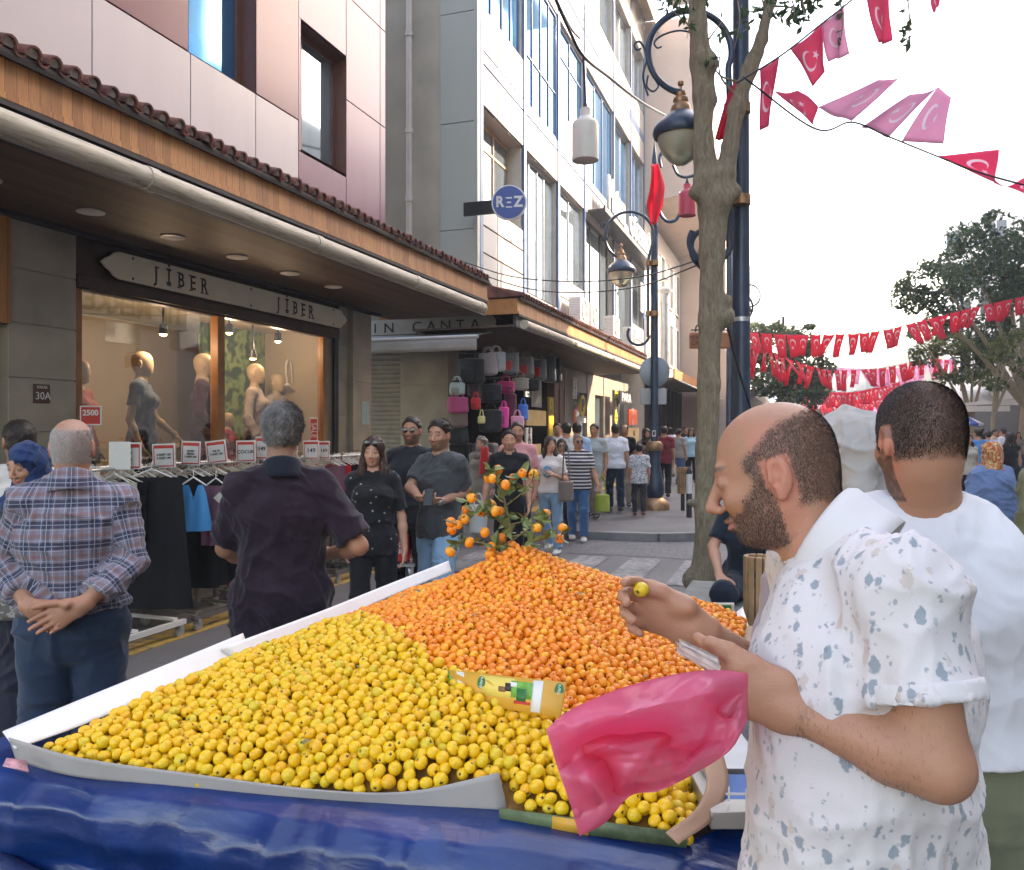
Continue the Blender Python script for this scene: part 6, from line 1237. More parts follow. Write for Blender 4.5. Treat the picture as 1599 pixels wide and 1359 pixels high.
        L = slen*r.uniform(.5, 1.2, (n, 1)); q = np.stack([p-b*wid, p+b*wid, p+dirn*L*.6+b*wid*.7, p+dirn*L-d*.15*L], 1).reshape(-1, 3); Q = np.arange(len(q)).reshape(-1, 4)
        me = np_mesh(name, q, Q, M_HAIR, np.repeat(c2*r.uniform(.7, 1.4, (n, 1)), 4, 0)); o = bpy.data.objects.new(name, me); sc.collection.objects.link(o); o.parent = host; return o
    def glasses(s, col=(.01, .01, .012), up=0., name='sunglasses'):
        c = s.hc; M = s.M; hs = s.sc*s.hs; L = lambda x, y, z: Vector(V3(c)+M@(V3((x, y, z))*hs)); m_ = mat('dark_lens', (.012, .012, .015), .15, spec=.8, var=0); mb = MB(); ax = Vector(M@V3((0, 1, 0)))
        for sx in (-1, 1): mb.lathe([(.022*hs, 0), (.023*hs, .003), (.015*hs, .005), (.002, .006)], L(sx*.034, .1, .006+up), 12, 0, ax); mb.cyl(L(sx*.057, .095, .012+up), L(sx*.084, 0, .012+up), .0022, 6)
        mb.cyl(L(-.012, .104, .012+up), L(.012, .104, .012+up), .002, 6); o = link(name, mb.mesh(name, m_)); o.parent = s.root; o.matrix_parent_inverse = Matrix.Identity(4); return o
def cam_face(a=0.):
    """yaw for a person whose back is turned straight to the camera, + a = turned to the left"""
    return YAW+R(a)
# ---------------------------------------------------------------- the cast
def at(u, d, z=0.): p = P(u, 671, d); return (p.x, p.y, z)
def W_(s, pts):
    """joint points given as photo pixel + depth -> person-local joints (already scaled)"""
    for k_, (u, v, d) in pts.items(): s.J[k_] = s.tol(P(u, v, d))
    s.bounds(); return s
def patlocal(V, J):
    """pattern coordinates: torso planar, sleeves follow the arm so checks turn with it"""
    out = V.copy(); ang = np.arctan2(V[:, 0], -V[:, 1]+.25); out[:, 0] = ang*.32
    for n in 'LR':
        a, e, w_ = J['sh'+n], J['el'+n], J['wr'+n]
        for p0, p1, off in ((a, e, 0), (e, w_, np.linalg.norm(e-a))):
            d = p1-p0; L = np.linalg.norm(d); d = d/L; q = V-p0; t = q@d; perp = q-np.outer(t, d); r = np.linalg.norm(perp, axis=1)
            sgn = -1 if n == 'L' else 1; inside = (r < .085) & (t > -.0) & (t < L+.03) & ((V[:, 0]-a[0]*.93)*sgn > -.0 if off == 0 else True)
            u = np.cross(d, V3((0, 1, 0))); u /= np.linalg.norm(u); w2 = np.cross(d, u); an = np.arctan2(perp@u, perp@w2); out[inside, 0] = an[inside]*.06; out[inside, 2] = -(t[inside]+off)
    return out
# --- man in the checked shirt
s = Person(at(113, 3.35), cam_face(20), 1.745, 'stout man in a blue checked shirt seen from behind, hands clasped at his back', None, 1.07, skin='tan', vox=.0085, hv=.0045, head=(R(-4), 0, 0))
W_(s, dict(elL=(2, 880, 3.36), wrL=(48, 948, 3.17), elR=(208, 880, 3.36), wrR=(128, 945, 3.16)))
s.hsz = 1.1; s.J['hdR'] = V3((-1, -.12, -.5)); s.J['pnR'] = V3((.1, -1, .1)); s.J['thR'] = V3((-.3, 0, 1)); s.J['hdL'] = V3((1, -.25, -.55)); s.J['pnL'] = V3((0, -1, -.1)); s.J['thL'] = V3((0, 0, 1)); s.curl = {'R': ((.05, .25, .35, .45), (.5, .2), .1), 'L': ((.5, .55, .6, .6), (.6, .4), .0)}
ringhair = [(lambda p: np.clip((.085-p[:, 2])/.025, 0, 1)*np.clip((p[:, 2]+.07)/.02, 0, 1)*np.clip((.04-p[:, 1])/.02, 0, 1)*(~((np.abs(p[:, 0]) > .072) & (p[:, 2] < .03) & (np.abs(p[:, 1]+.01) < .022))), (.36, .34, .33), .8), (lambda p: (p[:, 2] > .07)*.5, (.42, .34, .3), .45)]
s.make(dict(mat_=cloth('checked_shirt', (.3, .3, .4), 'plaid'), sleeve=1.72, hem=.985, o=.02, flare=.012, seed=4, fold=.011, vox=.0075, patfn=patlocal, collar=True, neckr=.068), dict(mat_=cloth('navy_trousers', (.018, .035, .07)), o=.028, top_z=1.0, fold=.012, flare=.03, belt=mat('black_leather', (.02, .02, .02), .4)), None, stubble=ringhair)
V_ = np.array([v.co for v in s.root.data.vertices]); p_ = local(V_, s.hc, s.M, s.sc*s.hs); N_ = np.array([v.normal for v in s.root.data.vertices]); m_ = (ringhair[0][0](p_) > .4) & (np.abs(p_[:, 0]) < .1) & (np.abs(p_[:, 1]) < .13)
s.strands(V_[m_], N_[m_], np.tile((.42, .4, .38), (m_.sum(), 1)), 5000, .009, s.M, 3, s.root)
# --- man in the dark polo
s = Person(at(441, 3.7), cam_face(14), 1.79, 'grey-haired man in a dark plum polo shirt seen from behind, elbows bent', None, 1.05, skin='tan', vox=.0085, hv=.0045, head=(R(0), R(-4), R(2)), headoff=(0, 0, .02))
W_(s, dict(elL=(352, 856, 3.74), wrL=(402, 882, 3.98), elR=(560, 853, 3.72), wrR=(512, 866, 4.0)))
for n, sx in (('L', 1), ('R', -1)): s.J['hd'+n] = V3((sx*.6, .8, 0)); s.J['pn'+n] = V3((0, 0, 1)); s.J['th'+n] = V3((-sx, 1, 0))
s.make(dict(mat_=cloth('plum_polo', (.018, .009, .018)), sleeve=.86, hem=.755, o=.022, flare=.02, seed=8, fold=.01, vox=.0078, neckr=.066, collar=cloth('navy_collar', (.008, .012, .022))), dict(mat_=cloth('dark_trousers', (.02, .017, .018)), top_z=1.0, o=.015), dict(kind='short', col=(.16, .15, .145), thick=.012, grey=.35, seed=5, strands=7000, slen=.022), stubble=[(lambda p: (p[:, 2] < -.03)*(p[:, 1] < .01)*1., (.2, .17, .15), .5)])
# --- far-left man and woman in the blue headscarf
s = Person(at(30, 4.7), cam_face(46), 1.75, 'dark-haired young man in a white shirt at the far left edge, from behind', None, 1.0, skin='tan', vox=.011, hv=.006)
s.make(dict(mat_=cloth('white_shirt', (.6, .58, .55)), sleeve=.6, seed=2), dict(mat_=cloth('dark_trousers', (.02, .017, .018))), dict(kind='short', col=(.025, .016, .012), thick=.01, strands=3000, slen=.01), stubble=[(lambda p: (p[:, 2] < 0)*(p[:, 1] < .02)*1., (.1, .06, .045), .6)])
s = Person(at(46, 4.05), YAW+R(152), 1.63, 'woman in a royal blue headscarf and long dark coat, partly hidden by the checked shirt', None, 1.08, True, skin='olive', vox=.01, hv=.005, head=(R(12), R(-14), 0))
s.make(dict(mat_=cloth('navy_coat', (.012, .014, .03)), sleeve=1.9, hem=.5, o=.025, drape=.03, fold=.01), dict(mat_=cloth('navy_coat', (.012, .014, .03)), kind='long_skirt', fold=.012), dict(kind='scarf', col=(.015, .05, .22), mat_=cloth('blue_scarf', (.008, .03, .1))))
q = P(12, 925, 3.85); t = empty('handbag', q, 'patterned grey handbag hanging behind the checked shirt at the left edge', 'bag'); m = MB(); m.prism([(-.14, -.11), (.14, -.11), (.12, .1), (-.12, .1)], q-Vector((ST, -CT, 0))*-.04, CAMX, (0, 0, 1), Vector((ST, -CT, 0))*.08); m.build('body', cloth('bag_pattern', (.12, .11, .1), 'squiggle', c2=(.3, .28, .25)), t, bevel=.02); m = MB(); m.tube(smooth_path([q+CAMX*-.1+Vector((0, 0, .1)), q+Vector((0, 0, .33)), q+CAMX*.1+Vector((0, 0, .1))], 6), .009, 6); m.build('strap', M_BLK, t)
# --- the group walking towards us
BLK = cloth('black_cloth', (.012, .012, .014)); DEN1 = cloth('light_denim', (.24, .4, .55), 'denim'); DEN2 = cloth('blue_denim', (.05, .13, .27), 'denim')
s = Person(at(583, 6.1), YAW+R(184), 1.64, 'long-haired woman in a black patterned blouse and black trousers facing us', 'people walking in the street', .98, True, skin='light', vox=.01, hv=.0048, head=(R(-6), R(-2), R(-3)), pose=dict(knR=(.09, .12, .52), anR=(.08, .1, .09), elL=(-.225, -.02, 1.12), wrL=(-.25, .03, .86)))
s.make(dict(mat_=cloth('black_blouse', (.013, .013, .015), 'dots', c2=(.3, .31, .28)), sleeve=.8, hem=.83, o=.02, flare=.02, neckz=-.012, open_v=True, neckr=.062, fold=.008), dict(mat_=BLK, o=.018, flare=.02), dict(kind='long', col=(.06, .028, .018), thick=.016, length=.3), (.7, .68, .65), brows=(.08, .04, .025), lips=(.5, .12, .1))
s.glasses(up=.072)
m = MB(); c_ = [s.root.location+Matrix.Rotation(s.yaw, 3, 'Z')@Vector(x) for x in ((.1, .1, 1.38), (-.02, .15, 1.2), (-.19, .1, .92))]; 
s = Person(at(643, 7.4), YAW+R(172), 1.81, 'bearded man in sunglasses and a plain black sweater, behind the man in grey', 'people walking in the street', 1.13, skin='tan', vox=.011, hv=.005)
s.make(dict(mat_=cloth('black_sweater', (.016, .017, .022)), sleeve=1.9, hem=.84, o=.024, fold=.009), dict(mat_=BLK, o=.02), dict(kind='short', col=(.02, .013, .01), thick=.012), beard=.95); s.glasses()
s = Person(at(687, 6.5), YAW+R(146), 1.775, 'man in a charcoal t-shirt and light jeans holding a phone in both hands', 'people walking in the street', 1.0, skin='olive', vox=.0095, hv=.0045, head=(R(12), R(-4), 0), pose=dict(knL=(-.12, .14, .52), anL=(-.12, .12, .1), anR=(.1, -.16, .12)))
W_(s, dict(elL=(728, 768, 6.55), wrL=(690, 783, 6.25), elR=(640, 762, 6.45), wrR=(655, 778, 6.2)))
s.J['hdL'] = s.tol(P(665, 786, 6.08))-s.J['wrL']; s.J['hdR'] = s.tol(P(668, 784, 6.05))-s.J['wrR']; s.J['pnL'] = V3((.4, -.3, 1)); s.J['pnR'] = V3((-.4, -.3, 1)); s.J['thL'] = V3((0, 1, .4)); s.J['thR'] = V3((0, 1, .4)); s.curl = {'L': ((.8, .8, .8, .8), (.5, .6), 0), 'R': ((.7, .7, .7, .7), (.5, .6), 0)}
s.make(dict(mat_=cloth('charcoal_tee', (.06, .062, .066)), sleeve=.75, hem=.84, o=.022, flare=.016, fold=.009, seed=11), dict(mat_=DEN1, o=.022, flare=.02, fold=.01), dict(kind='short', col=(.03, .018, .012), thick=.014, strands=4000, slen=.014), (.5, .5, .5), beard=.7)
o = MB(); c_ = P(669, 777, 6.08); o.obox(c_, (CAMX, (0, .3, 1), (ST, -CT, .3)), (.035, .065, .005)); tag(o.build('mobile_phone', M_BLK, bevel=.004), 'black phone held by the man in the charcoal t-shirt', 'phone')
o = MB(); c_ = P(687, 783, 6.2); e_ = (P(690, 783, 6.25)-P(665, 786, 6.08)).normalized(); o.lathe([(.03, -.012), (.034, -.01), (.034, .01), (.03, .012)], c_, 20, 0, e_); o.lathe([(.02, 0), (.02, .008), (.001, .01)], c_+Vector((ST, -CT, 0))*.033, 14, 0, (ST, -CT, 0)); tag(o.build('wrist_watch', mat('steel', (.5, .5, .5), .25, .9)), 'silver wrist watch of the man in the charcoal t-shirt', 'watch')
s = Person(at(795, 9.3), YAW+R(180), 1.69, 'young man in a black polo shirt facing us behind the fruit sprig', 'people walking in the street', .95, skin='light', vox=.011, hv=.005, head=(R(3), 0, 0), pose=dict(elR=(.26, -.04, 1.14), wrR=(.3, .02, .9)))
s.make(dict(mat_=BLK, sleeve=.7, hem=.82, o=.018, collar=True, open_v=True), dict(mat_=BLK, o=.018), dict(kind='short', col=(.025, .015, .01), thick=.012, strands=2000, slen=.012), beard=.3)
s = Person(at(808, 10.4), YAW+R(165), 1.79, 'bearded man in a pink shirt standing behind the young man in black', 'people walking in the street', 1.08, skin='olive', vox=.013, hv=.006, head=(R(18), 0, 0)); s.make(dict(mat_=cloth('pink_shirt', (.6, .27, .27)), sleeve=.8, hem=.85, o=.02), dict(mat_=BLK), dict(kind='short', col=(.05, .03, .02), thick=.012), beard=.5)
s = Person(at(860, 11.2), YAW+R(158), 1.6, 'long-haired woman in a white t-shirt with a blue print and light jeans', 'people walking in the street', .98, True, skin='light', vox=.012, hv=.0055, head=(R(38), 0, 0), pose=dict(elL=(-.24, .0, 1.12), wrL=(-.12, .18, 1.2), anR=(.08, -.18, .14), knR=(.1, .0, .5), hdL=(.7, .3, .5)))
s.make(dict(mat_=cloth('white_tee', (.68, .64, .6)), sleeve=.7, hem=.92, o=.018), dict(mat_=DEN1, o=.016, top_z=1.02), dict(kind='long', col=(.055, .03, .02), length=.25), (.7, .7, .68))
g = SDF(s.J['chest']-.2, s.J['chest']+.2, .01); ch = s.J['chest']; g.ell(ch+V3((0, .14, -.05)), (.075, .03, .085), .01)
V, Q = g.mesh(); V = V+vnormals(V, Q)*(.008*vn(V*40, 2))[:, None]; s.add('shirt_print', V, Q, cloth('print_blue', (.1, .25, .4), 'squiggle', c2=(.6, .62, .62)))
def bag(u, v, d, w_, h_, mt, lab, strap=None, name='handbag', cat='bag', group=None, dep=.09, zrot=0., roundb=.25, flare=.0, pocket=None):
    """soft bag with two handles or strap, hung at the pixel"""
    q = P(u, v, d); t = empty(name, q, lab, cat, group); g = SDF((-w_, -.2, -h_-.05), (w_, .2, h_*.2+.05), max(.008, d*.0009)); hw = w_/2; 
    g.bone((0, 0, -h_+hw*roundb), (0, 0, -hw*roundb*.6), (hw*(1+flare), dep), (hw*(1-flare*.5), dep*.7), .02, (1, 0, 0)); g.half((0, 0, 1), 0, .02); g.half((0, 0, -1), h_, .03)
    V, Q = g.mesh(); N = vnormals(V, Q); V = V+N*folds(V, .008, (7, 7, 5), int(u))[:, None]; a = zrot-math.pi+YAW; c_, s_ = math.cos(a), math.sin(a); V = V@np.array(((c_, s_, 0), (-s_, c_, 0), (0, 0, 1)))+V3(q)
    link('body', np_mesh('body', V, Q, mt), t); ex = Vector((c_, s_, 0)); m = MB()
    L_ = strap or .2
    for k_ in (-1, 1):
        n_ = Vector((-s_, c_, 0))*.03*k_; m = MB(); m.tube(smooth_path([q-ex*hw*.5+n_, q-ex*hw*.3+n_+Vector((0, 0, L_*.8)), q+n_+Vector((0, 0, L_)), q+ex*hw*.3+n_+Vector((0, 0, L_*.8)), q+ex*hw*.5+n_], 5), .008, 5); m.build('handle', mt, t)
    if pocket: m = MB(); nn_ = Vector((s_, -c_, 0)); nn_ = nn_ if nn_.dot(Vector((0, 0, CH))-q) > 0 else -nn_; m.obox(q+nn_*(dep*.98)+Vector((0, 0, -h_*.6)), (ex, (0, 0, 1), nn_), (hw*.55, h_*.22, .012)); m.build('pocket', pocket, t, bevel=.01)
    return t
bag(884, 752, 11.0, .2, .27, cloth('taupe_leather', (.17, .13, .11), rough=.5), 'taupe shoulder bag of the woman in the white t-shirt', .5)
bag(747, 788, 9.1, .2, .32, cloth('plastic_bag', (.5, .52, .5), rough=.3), 'thin pale plastic bag carried on the left of the young man in black', .12)
bag(940, 772, 12.9, .24, .28, cloth('lime_bag', (.3, .35, .06)), 'lime green carrier bag in the crowd behind the striped shirt', .3)
s = Person(at(903, 12.5), YAW+R(172), 1.62, 'man in a black and white striped polo and blue jeans walking toward us', 'people walking in the street', 1.05, skin='tan', vox=.012, hv=.006, head=(R(18), 0, 0), pose=dict(elL=(-.25, .0, 1.14), wrL=(-.33, .1, .92), anR=(.1, -.08, .1), knL=(-.1, .12, .52), anL=(-.1, .12, .09)))
s.make(dict(mat_=cloth('striped_polo', (.04, .035, .045), 'stripes', c2=(.6, .57, .56)), sleeve=.75, hem=.86, o=.02, collar=True, drape=.01), dict(mat_=DEN2, o=.018), dict(kind='short', col=(.14, .1, .07), thick=.008, grey=.3), (.55, .52, .5)); s.glasses()
# --- people on the far pavement and lane
def walker(u, d, H, yaw, lab, top, bot, hair='short', hcol=(.02, .014, .01), female=False, fat=1., z=0., skin='olive', sleeve=.7, vox=None, stride=.12, hem=.84, grp='people walking in the street', bkind='trousers', long_top=False, arms=None, thick=.012, shoes=(.03, .03, .03)):
    v = vox or max(.012, d*.00085); ps = dict(anL=(-.1, stride, .1), knL=(-.1, stride*.8+.04, .51), anR=(.1, -stride, .11), knR=(.1, 0, .49)); ps.update(arms or {})
    s = Person(at(u, d, z), yaw, H, lab, grp, fat, female, skin, ps, vox=v, hv=max(.006, v*.55), face=d < 22)
    s.make(dict(mat_=top, sleeve=sleeve, hem=hem, o=.02), dict(mat_=bot, kind=bkind, o=.018), dict(kind=hair, col=hcol, thick=thick, mat_=top if hair == 'scarf' and False else None) if hair else None, shoes, hands=d < 26); return s
C = cloth; B_ = YAW; FWD = YAW+math.pi
WT = C('white_cotton', (.66, .67, .72)); GR = C('grey_shirt', (.36, .37, .36)); BEI = C('beige_trousers', (.4, .31, .24)); NAV = C('navy_jeans', (.02, .035, .06), 'denim'); LBL = C('light_blue_shirt', (.3, .42, .58)); MAR = C('maroon_shirt', (.2, .02, .03)); BRN = C('brown_dress', (.2, .14, .12)); OLV = C('olive_cloth', (.17, .17, .09))
walker(961, 15.6, 1.68, B_+R(3), 'man in a white t-shirt and dark jeans from behind, near the slim lamp post', WT, NAV, z=.12, fat=1.02, hem=.88, stride=.06, arms=dict(elL=(-.25, -.02, 1.14), wrL=(-.27, .1, .95)))
walker(998, 14.9, 1.32, B_+R(-5), 'boy in a black and white patterned t-shirt beside the man in plain white', C('boy_print', (.6, .6, .62), 'squiggle', c2=(.12, .12, .14)), C('charcoal_trousers', (.04, .04, .045)), z=.12, sleeve=.85, stride=.05, hem=.8, shoes=(.2, .05, .06))
walker(928, 14.6, 1.68, FWD+R(-25), 'man in a light grey shirt with backpack straps, behind the striped polo', GR, BEI, z=.12, skin='tan', hem=.85)
walker(884, 13.8, 1.69, B_+R(20), 'dark-haired man in a pale shirt from behind, left of the grey backpack man', C('pale_shirt', (.45, .47, .45)), BLK, z=.12)
walker(901, 14.2, 1.7, B_+R(-10), 'dark-haired man in a pale blue shirt right behind the striped polo', LBL, BLK, z=.12)
walker(877, 12.9, 1.55, FWD, 'woman with dark hair and sunglasses behind the woman in the white t-shirt', BLK, BLK, 'long', female=True, z=.0).glasses()
walker(975, 16.8, 1.68, FWD+R(-10), 'bald man in black with beige trousers facing us behind the plain white t-shirt', BLK, BEI, 'ring', skin='tan', z=.12)
walker(1009, 16.6, 1.6, FWD+R(15), 'woman in a brown dress and olive skirt just left of the slim lamp post', BRN, OLV, 'scarf', female=True, z=.12, bkind='long_skirt', sleeve=1.9)
walker(1037, 19, 1.66, B_+R(-15), 'man in a maroon shirt just right of the slim lamp post', MAR, BLK, z=.12)
walker(1060, 23.5, 1.6, B_+R(-40), 'man in grey shirt and bright blue jeans striding behind the small slatted bin', C('warm_grey', (.32, .29, .26)), DEN2, z=.12, stride=.28)
walker(1079, 24, 1.62, FWD, 'distant person in a light blue top left of the tree trunk', C('aqua_top', (.35, .55, .65)), BLK, z=.12, female=True, hair='long')
walker(1070, 30, 1.68, FWD+R(20), 'distant person in dark clothes left of the tree trunk', BLK, BLK, z=.12)
walker(1046, 27, 1.66, B_, 'distant person in a white top behind the maroon shirt', WT, BEI, z=.12, female=True, hair='long')
walker(870, 15.4, 1.7, FWD, 'man in a pale t-shirt in the crowd by the brown shop door', C('dusty_tee', (.5, .45, .42)), BLK, z=.12, fat=1.05)
walker(752, 12.2, 1.6, FWD+R(-20), 'woman in a long grey coat and red scarf by the hanging bags', C('taupe_coat', (.2, .18, .16)), C('taupe_coat', (.2, .18, .16)), 'scarf', (.2, .16, .14), female=True, sleeve=1.9, z=.0, bkind='long_skirt', hem=.5)
q = P(757, 715, 11.95); m = MB(); m.grid(lambda a, b: q+CAMX*((a-.5)*(.1+.06*b))+Vector((ST, -CT, 0))*(.1+.03*math.sin(a*9))+Vector((0, 0, .16-.4*b)), 10, 8); tag(m.build('red_scarf', C('red_scarf_cloth', (.5, .03, .03)), smooth=80, solid=.012), 'red scarf hanging on the coat of the woman by the bags', 'scarf')
# right side of the lane
s = Person(at(1548, 7.8), B_+R(6), 1.58, 'woman in a blue-grey tunic and orange patterned headscarf seen from behind', 'people walking in the street', 1.28, True, skin='tan', vox=.012, hv=.007, pose=dict(elR=(.3, .02, 1.13), wrR=(.31, .12, .92), elL=(-.28, .0, 1.13), wrL=(-.27, .12, .95)))
TUN = C('tunic', (.13, .2, .36)); s.make(dict(mat_=TUN, sleeve=1.8, hem=.55, o=.03, drape=.03, fold=.012), dict(mat_=TUN, kind='long_skirt', fold=.01), dict(kind='scarf', col=(.4, .15, .05), mat_=C('orange_scarf', (.4, .15, .05), 'scarf')))
s = Person(at(1628, 6.8), B_+R(10), 1.62, 'person in an olive jacket cut off by the right edge of the picture', 'people walking in the street', 1.2, True, skin='tan', vox=.013, hv=.008); s.make(dict(mat_=OLV, sleeve=1.9, hem=.7, o=.03, fold=.01), dict(mat_=BLK), dict(kind='scarf', col=(.05, .05, .04), mat_=BLK))
walker(1527, 19, 1.72, B_+R(10), 'man in a mid-blue t-shirt from behind, left of the woman in the black dress', C('mid_blue_tee', (.08, .25, .5)), NAV)
walker(1543, 23, 1.66, B_+R(-20), 'person in a pale blue t-shirt farther off, beside the mid-blue one', C('sky_tee', (.3, .5, .75)), BEI)
walker(1577, 16.5, 1.64, B_, 'woman in a strapless black dress with bare shoulders seen from behind', BLK, BLK, 'long', female=True, bkind='long_skirt', sleeve=0, hem=.8, hcol=(.03, .015, .01))
walker(1566, 26, 1.74, B_+R(30), 'person in a white shirt partly hidden behind the black dress', WT, BLK)
walker(1512, 17, 1.6, FWD, 'woman in a beige top facing us right of the big close-cropped head', C('beige_top', (.45, .4, .33)), BLK, 'long', female=True)
walker(1553, 29, 1.7, FWD+R(40), 'man in an orange-beige shirt in the crowd on the right', C('sand_shirt', (.55, .38, .26)), BLK)
walker(1357, 15.5, 1.68, FWD+R(-60), 'person in dark clothes between the grey headscarf and the big close-cropped head', C('navy_top', (.015, .03, .07)), C('blue_grey', (.2, .26, .32)), 'scarf', (.02, .03, .06), female=True, sleeve=1.9)
walker(1368, 19, 1.68, B_, 'person in black seen from behind in the gap between the two foreground heads', BLK, NAV)
walker(1340, 24, 1.7, FWD, 'distant person in a grey shirt above the grey headscarf', GR, NAV)
rr_ = random.Random(12); cols_ = [('white', WT), ('black', BLK), ('grey', GR), ('maroon', MAR), ('pale blue', LBL), ('brown', BRN), ('navy', NAV)]
spots = [(1345, 34), (1352, 42), (1361, 52), (1375, 38), (1384, 60), (1335, 46), (1505, 32), (1518, 38), (1534, 44), (1548, 52), (1562, 36), (1574, 60), (1590, 30), (1583, 42), (1515, 56), (1598, 50), (1325, 60), (1310, 52)]
FARL = {}
for i, (u, d) in enumerate(spots):
    nm, c_ = cols_[i % 7]; back = rr_.random() < .5; walker(u, d, rr_.uniform(1.6, 1.8), (B_ if back else FWD)+rr_.uniform(-.4, .4), 'tiny distant walker in %s, %s, %s' % (nm if d < 50 else nm+', farthest', 'back turned' if back else 'facing us', ('between the two big heads' if u < 1400 else 'under the awnings at right' if d > 37 else 'among the nearer walkers at right')), c_, BLK if i % 2 else NAV, female=i % 3 == 0, hair='long' if i % 3 == 0 else 'short', vox=.03, grp='distant people far down the lane')
# seated person by the tree
s = Person(at(1172, 6.25), FWD+R(-20), 1.74, 'person in a dark t-shirt sitting on the stone bench by the tree', None, 1., skin='light', vox=.012, hv=.006, pose=dict(pel=(0, -.05, .55), waist=(0, -.04, .7), chest=(0, .02, .9), neck=(0, .04, 1.09), head=(0, .08, 1.25), hipL=(-.1, 0, .52), hipR=(.1, 0, .52), knL=(-.16, .44, .53), knR=(.16, .44, .53), anL=(-.16, .42, .09), anR=(.14, .46, .09), shL=(-.175, .03, 1.04), shR=(.175, .03, 1.04), elR=(.27, .12, .82), wrR=(.2, .34, .64), elL=(-.27, .12, .8), wrL=(-.17, .36, .63), hdR=(-.3, .8, -.3), hdL=(.3, .8, -.3), pnR=(0, -.2, -1), pnL=(0, -.2, -1), thR=(-1, 0, 0), thL=(1, 0, 0)))
s.make(dict(mat_=C('ink_tee', (.012, .018, .03)), sleeve=.75, hem=.46, o=.02), dict(mat_=NAV, top_z=.6, o=.016), dict(kind='short', thick=.012), beard=.4)
# ---------------------------------------------------------------- the two men at the right
def vec(d_): return Matrix.Rotation(-s.yaw, 3, 'Z') @ Vector(d_)
IL = -CAMX; AW = Vector((-ST, CT, 0)); UP = Vector((0, 0, 1))
def wv(a, b, c): return V3(vec(IL*a+AW*b+UP*c))      # a: image left, b: away from camera, c: up
s = Person(at(1345, 1.31), YAW+R(48), 1.775, 'balding bearded vendor in a white printed polo, picking fruit into a pink bag', None, 1.07, skin='tan', vox=.0065, hv=.0034, hs=1.0, nose=1.04, head=(R(22), R(-17), R(2)))
W_(s, dict(shL=(1412, 925, 1.14), shR=(1262, 885, 1.5), elL=(1466, 1198, 1.08), wrL=(1243, 1112, 1.17), elR=(1275, 1110, 1.52), wrR=(1085, 982, 1.40), neck=(1303, 868, 1.335), chest=(1350, 1035, 1.31), waist=(1345, 1230, 1.31), head=(1207, 742, 1.38)))
s.hc = s.J['head']
s.J['hdL'] = wv(1, .25, .38); s.J['pnL'] = wv(.0, 1, .15); s.J['thL'] = wv(-.1, .2, 1); s.curl['L'] = ((.25, .55, .75, .85), (.25, .25), .05)
s.J['hdR'] = wv(.9, .1, .42); s.J['pnR'] = wv(-.1, -1, -.25); s.J['thR'] = wv(.2, -.1, 1); s.hsz = 1.04; s.curl['R'] = ((.4, .6, .75, .85), (.15, .7), .08)
def vend_hair(p):
    top = .062-.5*np.clip(p[:, 1]-.005, -.03, .1)+.22*np.clip(-p[:, 1], 0, .1); bk = np.clip((top-p[:, 2])/.018, 0, 1)*np.clip((p[:, 2]+.066-.1*np.clip(p[:, 1]+.04, -.05, .1))/.022, 0, 1)*np.clip((.045-p[:, 1])/.012, 0, 1)
    ear = (np.abs(p[:, 0]) > .068) & (p[:, 2] < .028) & (p[:, 1] > -.036) & (p[:, 1] < .012); side = np.clip((.05-p[:, 1]+.6*(p[:, 2]-.03)*(p[:, 2] < .03))/.012, 0, 1); return bk*side*(~ear)
def vend_beard(p):
    a = (p[:, 1] > .002)*np.clip((.0-p[:, 2]+.0-.9*np.clip(p[:, 1]-.028, 0, .06))/.014, 0, 1)*np.clip((p[:, 2]+.122)/.02, 0, 1)*np.clip((.075-(p[:, 1]-.03)*(p[:, 2] > -.045)*2.2)/.03, 0, 1)
    must = np.clip(1.5-np.linalg.norm((p-V3((0, .09, -.048)))/V3((.034, .02, .009)), axis=1), 0, 1); chin = np.clip(1.4-np.linalg.norm((p-V3((0, .07, -.088)))/V3((.04, .04, .026)), axis=1), 0, 1)
    lip = np.clip(1.3-np.linalg.norm((p-V3((0, .094, -.061)))/V3((.021, .02, .0095)), axis=1), 0, 1)
    return np.clip(np.maximum(np.maximum(a, must), chin), 0, 1)*(1-np.clip(lip*2, 0, 1))*(~((np.abs(p[:, 0]) > .07) & (p[:, 1] < .014)))
s.make(None, dict(mat_=cloth('vendor_trousers', (.03, .035, .05)), o=.02, top_z=1.0), None, brows=(.035, .02, .015), lips=(.36, .13, .1), lids=True, stubble=[(vend_hair, (.1, .07, .058), .7), (vend_beard, (.085, .055, .045), .68), (lambda p: (p[:, 2] > .05)*(p[:, 1] < .06)*.5, (.25, .13, .09), .25)])
V_ = np.array([v.co for v in s.root.data.vertices]); N_ = np.array([v.normal for v in s.root.data.vertices]); p_ = local(V_, s.hc, s.M, s.sc*s.hs); ok = (np.abs(p_) < .14).all(1)
for fn, n_, L_, c_, nm in ((vend_hair, 45000, .0042, (.09, .068, .06), 'hair_strands'), (vend_beard, 15000, .0045, (.06, .04, .032), 'beard')):
    m_ = ok & (fn(p_)*np.random.default_rng(2).uniform(.4, 1.2, len(p_)) > .35)
    if m_.sum(): s.strands(V_[m_], N_[m_], np.tile(c_, (m_.sum(), 1)), n_, L_, s.M, 3, s.root, .00017, .7, nm)
